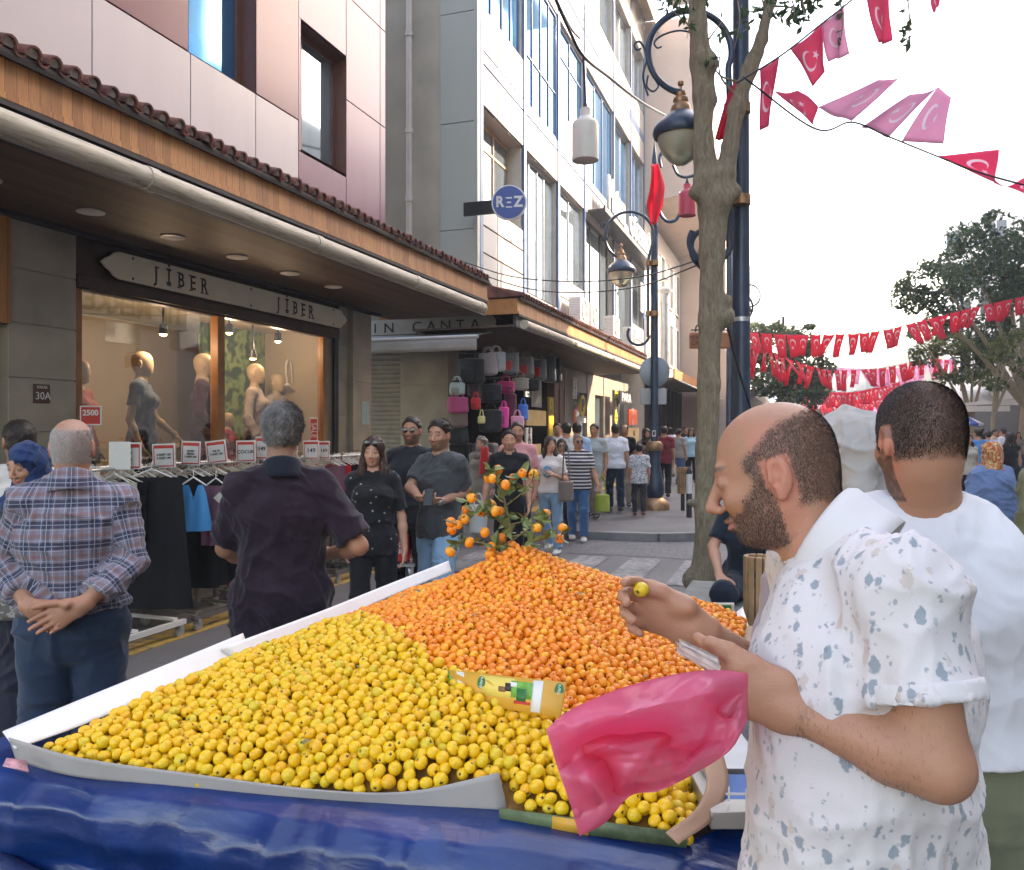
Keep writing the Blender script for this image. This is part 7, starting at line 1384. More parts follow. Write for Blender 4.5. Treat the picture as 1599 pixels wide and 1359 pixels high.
# hair on the near forearm
a_, b_ = s.J['elL'], s.J['wrL']; t_ = ((V_-a_)@(b_-a_))/np.dot(b_-a_, b_-a_); dd_ = np.linalg.norm(V_-a_-np.outer(t_, b_-a_), axis=1); m_ = (t_ > .05) & (t_ < .97) & (dd_ < .07)
s.strands(V_[m_], N_[m_], np.tile((.06, .035, .025), (m_.sum(), 1)), 2200, .008, s.M, 8, s.root, .00007, 1.2, 'arm_hair')
PRN = cloth('printed_polo', (.6, .555, .555), 'print', c2=(.13, .19, .235), c3=(.42, .29, .22)); WHC = cloth('white_knit', (.6, .57, .57))
s.mk_top(PRN, sleeve=.62, hem=.74, o=.021, flare=.014, seed=21, fold=.0075, neckr=.07, collar=WHC, bands=WHC, vox=.0055, drape=.012, open_v=False)
for i, (u, v) in enumerate(((1262, 868),)):
    pass
# ring on the right hand, fruit between the fingers
vend = s
# --- man in the plain white t-shirt
s = Person(at(1462, 1.78), YAW+R(-14), 1.80, 'broad man in a plain white t-shirt with close-cropped hair, behind the vendor', None, 1.12, skin='tan', vox=.0075, hv=.004, hs=1.02, head=(R(20), R(-7), R(0)), headoff=(-.015, .0, .0))
W_(s, dict(shL=(1330, 838, 1.84), shR=(1543, 872, 1.72), elR=(1585, 1050, 1.95), wrR=(1500, 1085, 2.2), elL=(1300, 1050, 2.0), wrL=(1290, 1080, 2.25), neck=(1447, 802, 1.765)))
h2 = P(1433, 688, 1.75); s.J['head'] = s.tol(h2); s.hc = s.J['head']
buzz = [(lambda p: np.clip((p[:, 2]+.052-.02*(p[:, 1] > -.02))/.035, 0, 1)*np.clip((.055+.3*(p[:, 2]-.0)-p[:, 1])/.02, 0, 1)*(~((np.abs(p[:, 0]) > .07) & (p[:, 2] < .03) & (p[:, 1] > -.034) & (p[:, 1] < .012))), (.035, .026, .023), .88), (lambda p: (p[:, 2] > .0)*np.clip((.07-p[:, 1]), 0, 1)*8*(p[:, 1] < .06), (.035, .026, .023), .8)]
s.make(dict(mat_=cloth('white_tshirt', (.64, .63, .65)), sleeve=.7, hem=1.0, o=.022, flare=.02, seed=31, fold=.006, neckz=.03, neckr=.068, vox=.0065), dict(mat_=cloth('olive_trousers', (.17, .18, .11)), o=.012, top_z=1.03, fold=.008), None, beard=.95, stubble=buzz)
V_ = np.array([v.co for v in s.root.data.vertices]); N_ = np.array([v.normal for v in s.root.data.vertices]); p_ = local(V_, s.hc, s.M, s.sc*s.hs); ok = (np.abs(p_) < .14).all(1)
m_ = ok & ((buzz[0][0](p_)*np.random.default_rng(2).uniform(.4, 1.1, len(p_)) > .3)); s.strands(V_[m_], N_[m_], np.tile((.022, .017, .016), (m_.sum(), 1)), 50000, .006, s.M, 3, s.root, .0002, .7)
# --- woman in the pale grey headscarf behind them
s = Person(at(1330, 2.25), YAW+R(-22), 1.735, 'woman in a pale grey headscarf standing beyond the vendor, mostly hidden', None, 1.05, True, skin='light', vox=.011, hv=.005, hs=1.1, head=(R(10), R(-6), 0), headoff=(0, 0, -.0))
s.make(dict(mat_=cloth('lilac_coat', (.3, .27, .3)), sleeve=1.9, hem=.5, o=.03), dict(mat_=BLK, kind='long_skirt'), dict(kind='scarf', col=(.5, .47, .44), mat_=cloth('grey_scarf', (.36, .335, .31)), seed=6))
# --- the pink bag, paper bags and the picked fruit
k = NT('pink_plastic', .16); n = k.noise(5, 4); c = k.mix(n, (.92, .24, .4), (.98, .4, .58)); k.col(c); k.b.inputs['Specular IOR Level'].default_value = .7; k.b.inputs['Coat Weight'].default_value = .4; k.b.inputs['Coat Roughness'].default_value = .12
k.bump(k.noise(9, 3, None, 1.), .12, .01)
tl = k.n('ShaderNodeBsdfTranslucent'); k.l(c, tl.inputs[0]); tp_ = k.n('ShaderNodeBsdfTransparent'); tp_.inputs[0].default_value = (.95, .2, .35, 1); m1 = k.n('ShaderNodeMixShader'); m1.inputs[0].default_value = .55; m2 = k.n('ShaderNodeMixShader'); m2.inputs[0].default_value = .3
k.l(k.b.outputs[0], m1.inputs[1]); k.l(tl.outputs[0], m1.inputs[2]); k.l(m1.outputs[0], m2.inputs[1]); k.l(tp_.outputs[0], m2.inputs[2]); k.l(m2.outputs[0], k.out.inputs[0]); M_PINK = k.m
top = [(1168, 1052), (1120, 1046), (1060, 1052), (985, 1070), (925, 1092), (880, 1115), (853, 1140)]; bot = [(1166, 1128), (1140, 1172), (1085, 1208), (1030, 1235), (985, 1243), (945, 1285), (905, 1306)]
tc_ = [Vector((a, b, 0)) for a, b in top]; bc_ = [Vector((a, b, 0)) for a, b in bot]; tc_ = smooth_path(tc_, 10); bc_ = smooth_path(bc_, 10)
bagr = np.random.default_rng(5); lines = [(bagr.uniform(0, 1), bagr.uniform(0, 1), bagr.uniform(0, 2*math.pi), bagr.uniform(.3, 1)) for _ in range(17)]
def bagpt(a, b, layer):
    fi = min(.99999, max(0, a))*(len(tc_)-1); i = int(fi); p0, p1 = tc_[i].lerp(tc_[i+1], fi-i), bc_[i].lerp(bc_[i+1], fi-i); u = p0.x+(p1.x-p0.x)*b; v = p0.y+(p1.y-p0.y)*b
    edge = math.sin(math.pi*min(1, max(0, b)))**.6*min(1, a*5)*min(1, (1-a)*6+.15); dz = 0
    for (x, y, an, w_) in lines:
        q = (a-x)*math.cos(an)+(b-y)*math.sin(an)*.6; qn = -(a-x)*math.sin(an)+(b-y)*math.cos(an)*.6
        dz += w_*max(0, .17-abs(q))*max(0, 1-abs(qn)*1.7)*(1 if (an > math.pi) == layer else -.8)*1.1
    d = 1.17-.05*a+(.045 if layer else -.045)*edge+dz*edge*(.55+.3*layer)
    return P(u+8*math.sin(b*7+a*9)*edge, v+5*math.sin(a*23)*edge*(.4 if layer else .2), d)
t = empty('plastic_bag', P(1165, 1080, 1.17), 'crumpled bright pink plastic bag hanging from the vendor\'s near hand', 'plastic bag')
for L_ in (0, 1): m = MB(); m.grid(lambda a, b: bagpt(a, b, L_), 90, 60); m.build('side_panel', M_PINK, t, smooth=60)
m = MB(); pts = [P(u, v, d) for u, v, d in ((1060, 1003, 1.17), (1092, 1016, 1.165), (1122, 1034, 1.165), (1120, 1054, 1.165), (1085, 1040, 1.17), (1064, 1018, 1.175))]
t = empty('paper_bags', pts[0], 'folded wad of thin pale paper bags pinched in the vendor\'s near hand', 'paper bags'); rb = random.Random(4)
for i in range(9):
    m = MB(); off = AW*(.0022*i-.006)+UP*rb.uniform(-.004, .004); a_ = [p+off+IL*rb.uniform(-.004, .004)+UP*rb.uniform(-.003, .003) for p in (pts[0], pts[2], pts[3], pts[5])]; m.grid(lambda a, b: a_[0].lerp(a_[1], a).lerp(a_[3].lerp(a_[2], a), b)+AW*(.002*math.sin(a*14+i)+.0015*math.sin(b*9+i)), 10, 4); m.build('paper_sheet', mat('thin_paper', (.52, .42, .38), .6, var=.15, vs=40), t, smooth=60)
# ---------------------------------------------------------------- the fruit cart
CX0, CX1, CY0, CY1, Z0 = -1.59, -.17, 1.36, 3.22, .965
XP, YP = -.93, 2.72
def yb(x): return max(1.885-.57*(x+.82), 1.75)+.035*math.sin(x*9)
def yf(x): return float(np.interp(x, [-1.65, -1.455, -1.18, -.9, -.7, -.54, -.5, -.2], [1.375, 1.37, 1.39, 1.432, 1.467, 1.5, 1.475, 1.468]))
def hgt(x, y):
    fx = 1-min(1, abs((x-XP)/((CX1 if x > XP else CX0)-XP)))**(1.35 if x > XP else 1.05); fy = 1-min(1, abs(y-YP)/((CY1-YP) if y > YP else (YP-CY0)))**(1.35 if y > YP else 1.02)
    base = .272*min(fx, fy)**.95*(.55+.45*fx*fy)/(.55+.45)
    # yellow shoulder in front
    yx = max(0, 1-((x+1.02)/.55)**2)*max(0, 1-((y-1.88)/.42)**2)*.05; e = min((x-CX0)/.1, (CX1-x)/.1, (y-yf(x))/.05, (CY1-y)/.1, 1)
    return Z0+.012+.035*max(0, e)+base+yx+.006*math.sin(x*17+y*5)*math.sin(y*13)
def fruit_mat(name, ramp, calyx, blem):
    k = NT(name, .4); at_ = k.n('ShaderNodeAttribute'); at_.attribute_name = 'rnd'; oi = k.n('ShaderNodeObjectInfo'); lc = k.n('ShaderNodeAttribute'); lc.attribute_name = 'loc'; q = k.sep(lc.outputs['Vector'])
    rv = k.math('FRACT', k.math('ADD', at_.outputs['Fac'], k.math('MULTIPLY', oi.outputs['Random'], 7.3))); base = k.ramp(rv, ramp)
    ofs = k.n('ShaderNodeVectorMath', operation='ADD'); k.l(lc.outputs['Vector'], ofs.inputs[0]); cb = k.n('ShaderNodeCombineXYZ'); k.l(k.math('MULTIPLY', rv, 40.), cb.inputs[0]); k.l(cb.outputs[0], ofs.inputs[1])
    n = k.noise(1.6, 3, ofs.outputs[0]); n2 = k.noise(5, 5, ofs.outputs[0]); n3 = k.noise(2.6, 4, ofs.outputs[0], 1.)
    base = k.mix(k.math('MULTIPLY', n, .55), base, blem[0]); base = k.mix(k.ramp(n3, [(.6, (0,)*3), (.72, (.75,)*3)]), base, blem[1]); base = k.mix(k.ramp(n2, [(.66, (0,)*3), (.72, (.8,)*3)]), base, blem[2])
    rho = k.math('SQRT', k.math('ADD', k.math('MULTIPLY', q[0], q[0]), k.math('MULTIPLY', q[1], q[1]))); an = k.math('ARCTAN2', q[1], q[0]); up_ = k.math('GREATER_THAN', q[2], 0.)
    st = k.math('LESS_THAN', rho, k.math('ADD', .24, k.math('MULTIPLY', k.math('COSINE', k.math('MULTIPLY', an, 5.)), .1))); hole = k.math('LESS_THAN', rho, .13)
    base = k.mix(k.math('MULTIPLY', k.math('MULTIPLY', st, up_), .85), base, calyx); base = k.mix(k.math('MULTIPLY', hole, up_), base, tuple(x*.25 for x in calyx)); k.col(base)
    k.b.inputs['Subsurface Weight'].default_value = .15; k.b.inputs['Subsurface Radius'].default_value = (1, .5, .1); k.b.inputs['Subsurface Scale'].default_value = .006; k.b.inputs['Specular IOR Level'].default_value = .45; k.bump(n2, .15, .003); return k.m
M_YF = fruit_mat('yellow_fruit_skin', [(0, (.74, .35, .01)), (.2, (.78, .44, .01)), (.75, (.78, .49, .016)), (1, (.58, .46, .025))], (.1, .06, .02), ((.85, .52, .03), (.6, .2, .02), (.12, .06, .015)))
M_OF = fruit_mat('orange_fruit_skin', [(0, (.8, .17, .01)), (.5, (.88, .25, .012)), (.85, (.9, .33, .016)), (1, (.9, .45, .03))], (.13, .05, .02), ((.88, .36, .04), (.55, .07, .012), (.2, .07, .02)))
def fruit_arrays(r, n=14, sq=.88, seed=0):
    prof = [(0, .74), (.1, .74), (.16, .83), (.3, .9), (.55, .8), (.8, .55), (.96, .2), (1, -.08), (.93, -.4), (.74, -.68), (.45, -.87), (.15, -.93), (0, -.9)]; vs = []; rr = np.random.default_rng(seed); lump = rr.uniform(.93, 1.07, 3)
    for ro, z in prof[1:-1]:
        for k_ in range(n): a = 2*math.pi*k_/n; vs.append((ro*math.cos(a)*lump[0], ro*math.sin(a)*lump[1], z*sq*lump[2]))
    m = len(prof)-2; vs += [(0, 0, .70*sq), (0, 0, -.9*sq)]; Q = [(i*n+(k_+1) % n, i*n+k_, (i+1)*n+k_, (i+1)*n+(k_+1) % n) for i in range(m-1) for k_ in range(n)]
    Q += [(m*n, k_, (k_+1) % n, (k_+1) % n) for k_ in range(n)]+[(m*n+1, (m-1)*n+(k_+1) % n, (m-1)*n+k_, (m-1)*n+k_) for k_ in range(n)]
    V = np.array(vs); V = V*(1+.04*vn(V*1.5+seed*3, seed))[:, None]; return V, np.array(Q)
def fruit_mesh(name, parts, m_):
    """parts: list of (V unit, Q, matrix3, loc, rnd)"""
    Vs, Qs, Ls, Rs, n = [], [], [], [], 0
    for V, Q, M, loc, rn in parts: Vs.append(V@M.T+loc); Qs.append(Q+n); Ls.append(V); Rs.append(np.full(len(V), rn)); n += len(V)
    V = np.concatenate(Vs); Q = np.concatenate(Qs); tri = Q[:, 2] == Q[:, 3]; me = bpy.data.meshes.new(name); me.vertices.add(len(V)); me.vertices.foreach_set('co', V.astype(np.float32).ravel())
    tot = np.where(tri, 3, 4); fl = Q.ravel()[~np.stack([np.zeros_like(tri)]*3+[tri], 1).ravel()]; me.loops.add(len(fl)); me.loops.foreach_set('vertex_index', fl.astype(np.int32)); me.polygons.add(len(Q)); me.polygons.foreach_set('loop_start', np.concatenate([[0], np.cumsum(tot)[:-1]]).astype(np.int32)); me.polygons.foreach_set('loop_total', tot.astype(np.int32)); me.update(calc_edges=True); me.shade_smooth(); me.materials.append(m_)
    a = me.attributes.new('loc', 'FLOAT_VECTOR', 'POINT'); a.data.foreach_set('vector', np.concatenate(Ls).astype(np.float32).ravel()); a = me.attributes.new('rnd', 'FLOAT', 'POINT'); a.data.foreach_set('value', np.concatenate(Rs).astype(np.float32)); return me
def rrot(r, tilt=None): q = r.normal(size=4); q /= np.linalg.norm(q); return np.array(Matrix(((1, 0, 0), (0, 1, 0), (0, 0, 1)))) if False else np.array(__import__('mathutils').Quaternion(q).to_matrix())
fr = np.random.default_rng(42); VAR = [fruit_arrays(1, 14, fr.uniform(.82, .98), i) for i in range(6)]
acc = []; gridh = {}; CS = .032
def try_add(x, y, z, r, k_, tol=.86):
    ci = (int(math.floor(x/CS)), int(math.floor(y/CS)), int(math.floor(z/CS)))
    for dx in (-1, 0, 1):
        for dy in (-1, 0, 1):
            for dz in (-1, 0, 1):
                for (a, b, c, r2) in gridh.get((ci[0]+dx, ci[1]+dy, ci[2]+dz), ()):
                    if (a-x)**2+(b-y)**2+(c-z)**2 < ((r+r2)*tol)**2: return False
    gridh.setdefault(ci, []).append((x, y, z, r)); acc.append((x, y, z, r, k_)); return True
for layer, (dz, nc) in enumerate(((0, 70000), (-.011, 60000), (.006, 16000), (-.019, 50000))):
    for _ in range(nc):
        x = fr.uniform(CX0+.012, CX1-.012); y = fr.uniform(yf(x)+(.03 if -.66 < x < -.5 else .008), CY1-.012); k_ = 0 if y < yb(x)+fr.normal()*.012 else 1
        r = fr.uniform(.0122, .0158) if k_ == 0 else fr.uniform(.0105, .0132); try_add(x, y, hgt(x, y)+dz+fr.uniform(-.004, .003), r, k_, .86 if layer in (0, 2) else .72)
pc = np.array(acc); dcam = np.linalg.norm(pc[:, :3]-V3((0, 0, CH)), axis=1); deep = np.array([hgt(a, b)-c > .014 for a, b, c in pc[:, :3]])
protos = {0: [], 1: []}
for k_, m_ in ((0, M_YF), (1, M_OF)):
    for i, (V, Q) in enumerate(VAR): protos[k_].append(fruit_mesh('yellow_fruit' if k_ == 0 else 'orange_fruit', [(V, Q, np.eye(3), V3((0, 0, 0)), i/6)], m_))
LABF = {0: 'small yellow fruit with a dark star-shaped eye in the front part of the heap', 1: 'small orange fruit with a dark eye in the heap beside the yellow fruits'}
for k_, nm, grp, m_, st_lab in ((0, 'yellow_fruit', 'yellow fruits heaped on the cart', M_YF, 'rest of the yellow fruits heaped at the front and left of the cart'), (1, 'orange_fruit', 'orange fruits heaped on the cart', M_OF, 'rest of the orange fruits forming the tall heap at the back of the cart')):
    idx = np.where((pc[:, 4] == k_) & ~deep)[0]; idx = idx[np.argsort(dcam[idx])]; ind = idx[:300]; rest = np.setdiff1d(np.where(pc[:, 4] == k_)[0], ind)
    for j in ind:
        x, y, z, r, _ = pc[j]; o = bpy.data.objects.new(nm, protos[k_][int(fr.integers(0, 6))]); sc.collection.objects.link(o); o.location = (x, y, z); o.rotation_mode = 'XYZ'; q = fr.normal(size=4); q /= np.linalg.norm(q); o.rotation_euler = __import__('mathutils').Quaternion(q).to_euler(); o.scale = (r, r, r); tag(o, LABF[k_], 'fruit', grp)
    parts = [(*VAR[int(fr.integers(0, 6))], rrot(fr)*pc[j, 3], pc[j, :3], fr.uniform()) for j in rest]; tag(link(nm+'s', fruit_mesh(nm+'s', parts, m_)), st_lab, 'fruit', grp, 'stuff')
print('fruits', len(acc))
# tray, frame, and a dark filler mound for the shade between fruits
ct = empty('fruit_cart', (-.87, 2.4, 0), 'wooden street cart with a blue tarpaulin skirt carrying the fruit heap', 'cart')
M_PLY = mat('cart_wood', (.3, .2, .12), .7, var=.3, vs=4, bump=.2)
m = MB(); m.box((CX0-.03, 1.49, Z0-.04), (CX1+.03, CY1+.03, Z0-.012)); m.build('tray', M_PLY, ct, bevel=.004)
bd = lambda x, y: (x, y, max(Z0-.008, hgt(x, y)-.03))
m = MB(); m.grid(lambda a, b: (lambda x: bd(x, yf(x)+.004+(CY1-.02-yf(x))*b))(CX0+.02+(CX1-CX0-.04)*a), 40, 36); m.build('bedding', mat('fruit_bed', (.22, .1, .015), .9, var=.4, vs=30), ct)
for x in (CX0+.1, CX1-.1):
    for y in (CY0+.2, CY1-.2): m = MB(); m.box((x-.03, y-.03, .25), (x+.03, y+.03, Z0-.04)); m.build('leg', M_PLY, ct, bevel=.004)
for x in (CX0+.02, CX1-.02):
    for y in (CY0+.35, CY1-.35): m = MB(); m.lathe([(.26, -.02), (.3, -.02), (.3, .02), (.26, .02), (.26, -.02)], (x, y, .3), 28, 0, (1, 0, 0), False); [m.cyl((x, y, .3), (x, y+.27*math.cos(a), .3+.27*math.sin(a)), .008, 6) for a in np.linspace(0, 2*math.pi, 13)[:-1]]; m.build('wheel', M_BLK, ct)
k = NT('blue_tarp', .3); n = k.noise(4, 6, None, .8); n2 = k.noise(26, 4); sx_ = k.noise(1, 4, k.mapping((3, 14, 14))); k.col(k.mix(k.ramp(n2, [(.62, (0,)*3), (.75, (.3,)*3)]), k.ramp(n, [(.3, (.001, .016, .085)), (.7, (.002, .034, .165))]), (.06, .08, .14)))
k.b.inputs['Specular IOR Level'].default_value = .6; k.bump(k.math('ADD', k.math('MULTIPLY', n, 1.), k.math('MULTIPLY', sx_, .7)), .5, .02); M_TARP = k.m
def tarp(a, b):
    x = -2.35+2.27*a; prof = [(1.56, .962), (1.44, .958), (1.40, .945), (1.375, .91), (1.365, .86), (1.385, .815), (1.40, .78), (1.385, .7), (1.38, .45)]; t_ = b*(len(prof)-1); i = min(len(prof)-2, int(t_)); f = t_-i; y = prof[i][0]*(1-f)+prof[i+1][0]*f; z = prof[i][1]*(1-f)+prof[i+1][1]*f
    w_ = min(1, b*3); q = V3((x*3.1, b*1.5, .5)); y += -.07*min(1, max(0, (-.3-x)/1.3)); z -= .004; y -= w_*(.026*vn(q[None], 3)[0]+.022*(1-abs(vn(q[None]*V3((2.2, .4, 1)), 8)[0]))**4+.012*(1-abs(vn(q[None]*V3((3.5, 2.2, 1)), 18)[0]))**5); z += .006-.012*w_*vn(q[None]*1.3, 6)[0]
    z -= .75*max(0, -1.74-x)*min(1, .25+b*3); rc = max(0, (x+.22)/.15); z -= .05*rc*rc*w_*1.3; y += .03*rc*w_; return (x, y, z)
m = MB(); m.grid(tarp, 150, 48, flip=True); m.build('tarpaulin', M_TARP, ct, smooth=80)
m = MB(); m.grid(lambda a, b: (CX0-.05-.02*math.sin(b*20), 1.36+2.0*b, .955-.5*a), 12, 40); m.build('tarpaulin', M_TARP, ct, smooth=80)
# white boards and papers round the edge
M_WB = mat('white_board', (.78, .77, .75), .55, var=.03); M_GB = mat('grey_board_back', (.36, .33, .31), .8, var=.12, vs=5)
def sheet(name, top, bot, zt, m_, lab, cat, th=.003, n=20, planes=None):
    tp_, bt_ = smooth_path(top, 6), smooth_path(bot, 6); N_ = min(len(tp_), len(bt_)); m = MB()
    def fn(a, b): i = a*(N_-1); j = min(N_-2, int(i)); f = i-j; p = tp_[j].lerp(tp_[j+1], f); q = bt_[j].lerp(bt_[j+1], f); return q.lerp(p, b)
    m.grid(fn, 40, 6); return tag(m.build(name, m_, smooth=60, solid=th), lab, cat)
sheet('board_sheet', [onx(4, 1143, -1.72), onx(130, 1091, -1.71), onx(260, 1038, -1.70), onx(379, 989, -1.69)], [onx(24, 1170, -1.64), onx(140, 1128, -1.645), onx(270, 1072, -1.65), onx(390, 1020, -1.65)], 0, M_WB, 'long white cardboard sheet standing up along the left side of the cart', 'cardboard sheet')
sheet('board_sheet', [onx(345, 1012, -1.675), onx(500, 955, -1.67), onx(600, 915, -1.67), onx(700, 876, -1.67)], [onx(370, 1035, -1.64), onx(510, 978, -1.64), onx(610, 932, -1.64), onx(705, 893, -1.64)], 0, M_WB, 'second white cardboard sheet behind the first, beside the orange fruit', 'cardboard sheet')
fb = [onz(u, v, .957) for u, v in ((26, 1188), (120, 1213), (300, 1231), (500, 1249), (650, 1260), (794, 1270))]; ft = [ony(u, v, b_.y-.006) for (u, v), b_ in zip(((14, 1152), (120, 1183), (300, 1209), (500, 1234), (640, 1236), (779, 1207)), fb)]
sheet('board_sheet', ft, fb, 0, M_GB, 'grey back of a cardboard sheet curling up along the front of the cart', 'cardboard sheet')
m = MB(); q = [onz(4, 1196, .99), onz(45, 1206, .97), onz(40, 1188, .975), onz(10, 1184, .99)]; m.quad(*q); tag(m.build('paper_scrap', mat('printed_scrap', (.6, .3, .32), .6, var=.4, vs=60), solid=.002), 'red and white paper scrap under the left front corner of the board', 'paper')
# printed carton used as divider
k = NT('carton_orange', .5); n = k.noise(20, 4); k.col(k.mix(k.math('MULTIPLY', n, .3), (.62, .3, .03), (.7, .45, .1))); M_CO = k.m
dv = empty('printed_carton', (-.6, 1.78, 1.1), 'orange and green printed fruit carton piece dividing yellow and orange fruit', 'carton')
def uvp(u, v, base=((700, 1048), (884, 1068), (876, 1114), (705, 1088))):
    a, b, c_, d = [P(x, y, dd) for (x, y), dd in zip(base, (1.95, 1.74, 1.71, 1.92))]; return a.lerp(b, u).lerp(d.lerp(c_, u), v)
def card(u0, v0, u1, v1, m_, nm='print', lift=.0): m = MB(); nn_ = (uvp(1, 0)-uvp(0, 0)).cross(uvp(0, 1)-uvp(0, 0)).normalized(); nn_ = nn_ if nn_.dot(Vector((0, 0, CH))-uvp(.5, .5)) > 0 else -nn_; m.grid(lambda a, b: uvp(u0+(u1-u0)*a, v0+(v1-v0)*b)+nn_*lift, 4, 2); return m.build(nm, m_, dv, solid=.0012 if lift else .003)
card(0, -.05, 1, 1.15, M_CO, 'carton_wall'); M_GRN = mat('print_leaf', (.12, .35, .06), .5, var=.4, vs=60); M_DG = mat('print_dark_green', (.01, .14, .04), .5, var=.1); M_CRE = mat('print_cream', (.7, .66, .55), .5, var=.05); M_LY = mat('print_lemon', (.72, .55, .12), .5, var=.1)
for a in ((0, 0, .08, 1, M_GRN, .001), (.08, -.02, .15, 1, M_CRE, .0012), (.3, .02, .6, .75, M_LY, .0013), (.57, .1, .75, .7, M_GRN, .0015), (.62, .35, .7, .8, M_DG, .0018), (.52, .2, .57, .5, M_INK, .002), (.46, .35, .52, .55, mat('print_brown', (.2, .1, .04), .5), .002), (.56, .15, .62, .32, M_WHT, .002), (.6, .8, .74, .9, M_RED, .0018), (.75, .0, .83, 1.1, M_WHT, .0015)): card(a[0], a[1], a[2], a[3], a[4], 'print', a[5])
for (u, v) in ((.30, .3), (.955, .25)):
    c_ = uvp(u, v); nn_ = (Vector((0, 0, CH))-c_).normalized(); ex = (uvp(1, 0)-uvp(0, 0)).normalized(); ey = nn_.cross(ex); m = MB(); m.prism([(.012*math.cos(a), .018*math.sin(a)) for a in np.linspace(0, 2*math.pi, 17)[:-1]], c_+nn_*.002, ex, ey, nn_*.0015); m.build('emblem', M_DG, dv); text('lettering', 'Alara', .012, c_+nn_*.0042, ey, -ex, M_WHT, dv, .0006)
# right front corner: brown flap, printed lip, scale, rug
g_ = MB(); a_ = [onz(1100, 1195, 1.03), onz(1136, 1200, 1.07), onz(1133, 1262, 1.04), onz(1062, 1310, .98)]
flp = MB(); P0 = [(1128, 1172, 1.62), (1137, 1225, 1.55), (1112, 1280, 1.47), (1060, 1318, 1.385)]; P1 = [(1098, 1190, 1.6), (1103, 1225, 1.54), (1085, 1265, 1.46), (1040, 1300, 1.4)]
flp.grid(lambda a, b: (lambda A, B: A.lerp(B, b))(smooth_path([P(u, v, d) for u, v, d in P1], 8)[int(a*24)], smooth_path([P(u, v, d) for u, v, d in P0], 8)[int(a*24)]), 24, 4); tag(flp.build('cardboard_flap', mat('brown_card', (.42, .26, .17), .8, var=.08, vs=4), solid=.004), 'curved brown cardboard flap at the right front corner of the cart', 'cardboard flap')
lp = empty('printed_carton', P(920, 1285, 1.42), 'dark green printed carton lip along the right front edge of the cart', 'carton')
m = MB(); A = [ony(780, 1262, 1.462), ony(1075, 1302, 1.452)]; B = [ony(780, 1285, 1.462), ony(1072, 1324, 1.452)]; m.quad(A[0], A[1], B[1], B[0]); m.build('carton_wall', mat('carton_green', (.1, .14, .07), .5, var=.5, vs=30), lp, solid=.004); m = MB(); m.quad(*(p+Vector((0, -.004, 0)) for p in (A[0].lerp(A[1], .3), A[0].lerp(A[1], .5), B[0].lerp(B[1], .5), B[0].lerp(B[1], .3)))); m.build('print', M_CO, lp, solid=.001)
sc0 = empty('weighing_scale', P(1155, 1250, 1.5), 'steel weighing scale with a blue instruction card beside the vendor', 'scale')
def blk(u0, v0, u1, v1, d, th, m_, nm, par_, lean=0.): a, b, c_, d_ = P(u0, v0, d), P(u1, v0, d), P(u1, v1, d-lean), P(u0, v1, d-lean); m = MB(); k2 = AW*th; m.add([a, b, c_, d_, a+k2, b+k2, c_+k2, d_+k2], [(0, 3, 2, 1), (4, 5, 6, 7), (0, 1, 5, 4), (1, 2, 6, 5), (2, 3, 7, 6), (3, 0, 4, 7)]); return m.build(nm, m_, par_, bevel=.002)
blk(1100, 1200, 1200, 1214, 1.62, .3, M_ALU, 'top_plate', sc0, 0); blk(1128, 1212, 1186, 1268, 1.60, .01, mat('card_blue', (.02, .13, .4), .4, var=.05), 'blue_card', sc0, .12); blk(1110, 1268, 1200, 1296, 1.47, .25, mat('scale_steel', (.4, .38, .34), .35, .6), 'body', sc0, .0)
c_ = P(1176, 1240, 1.52); nn_ = (Vector((0, 0, CH))-c_).normalized(); ey = IL; text('lettering', 'ELEKTRONİK', .0115, c_-nn_*-.01, UP, IL, M_WHT, sc0, .0005); m = MB(); c_ = P(1152, 1240, 1.50); m.obox(c_, (IL, UP, AW), (.022, .0018, .001)); m.obox(c_+IL*.016, (UP, IL, AW), (.013, .0014, .001)); m.obox(c_-IL*.016, (UP, IL, AW), (.009, .0014, .001)); m.build('scale_emblem', M_WHT, sc0)
k = NT('rug', .9); s_ = k.sep(k.tc.outputs['Object'])
fx_ = k.math('PINGPONG', k.math('SUBTRACT', s_[0], .03), .055); zz = k.math('ABSOLUTE', k.math('SUBTRACT', s_[2], .915)); sq_ = lambda v: k.math('SNAP', v, .0045)
dm = k.math('ADD', sq_(fx_), sq_(k.math('MULTIPLY', zz, 1.))); rings = k.math('MAXIMUM', k.math('COMPARE', dm, .027, .0028), k.math('COMPARE', dm, .013, .0022)); k.col(k.mix(rings, k.mix(k.math('GREATER_THAN', zz, .034), (.2, .008, .014), (.02, .01, .012)), (.5, .42, .38))); k.bump(k.noise(200, 2), .5, .003)
m = MB(); m.grid(lambda a, b: P(1040+180*a, 1292+85*b, 1.5-.02*math.sin(a*9)), 20, 8); tag(m.build('rug', k.m, smooth=70, solid=.006), 'dark red woven rug with white stepped diamonds hanging under the scale', 'rug')
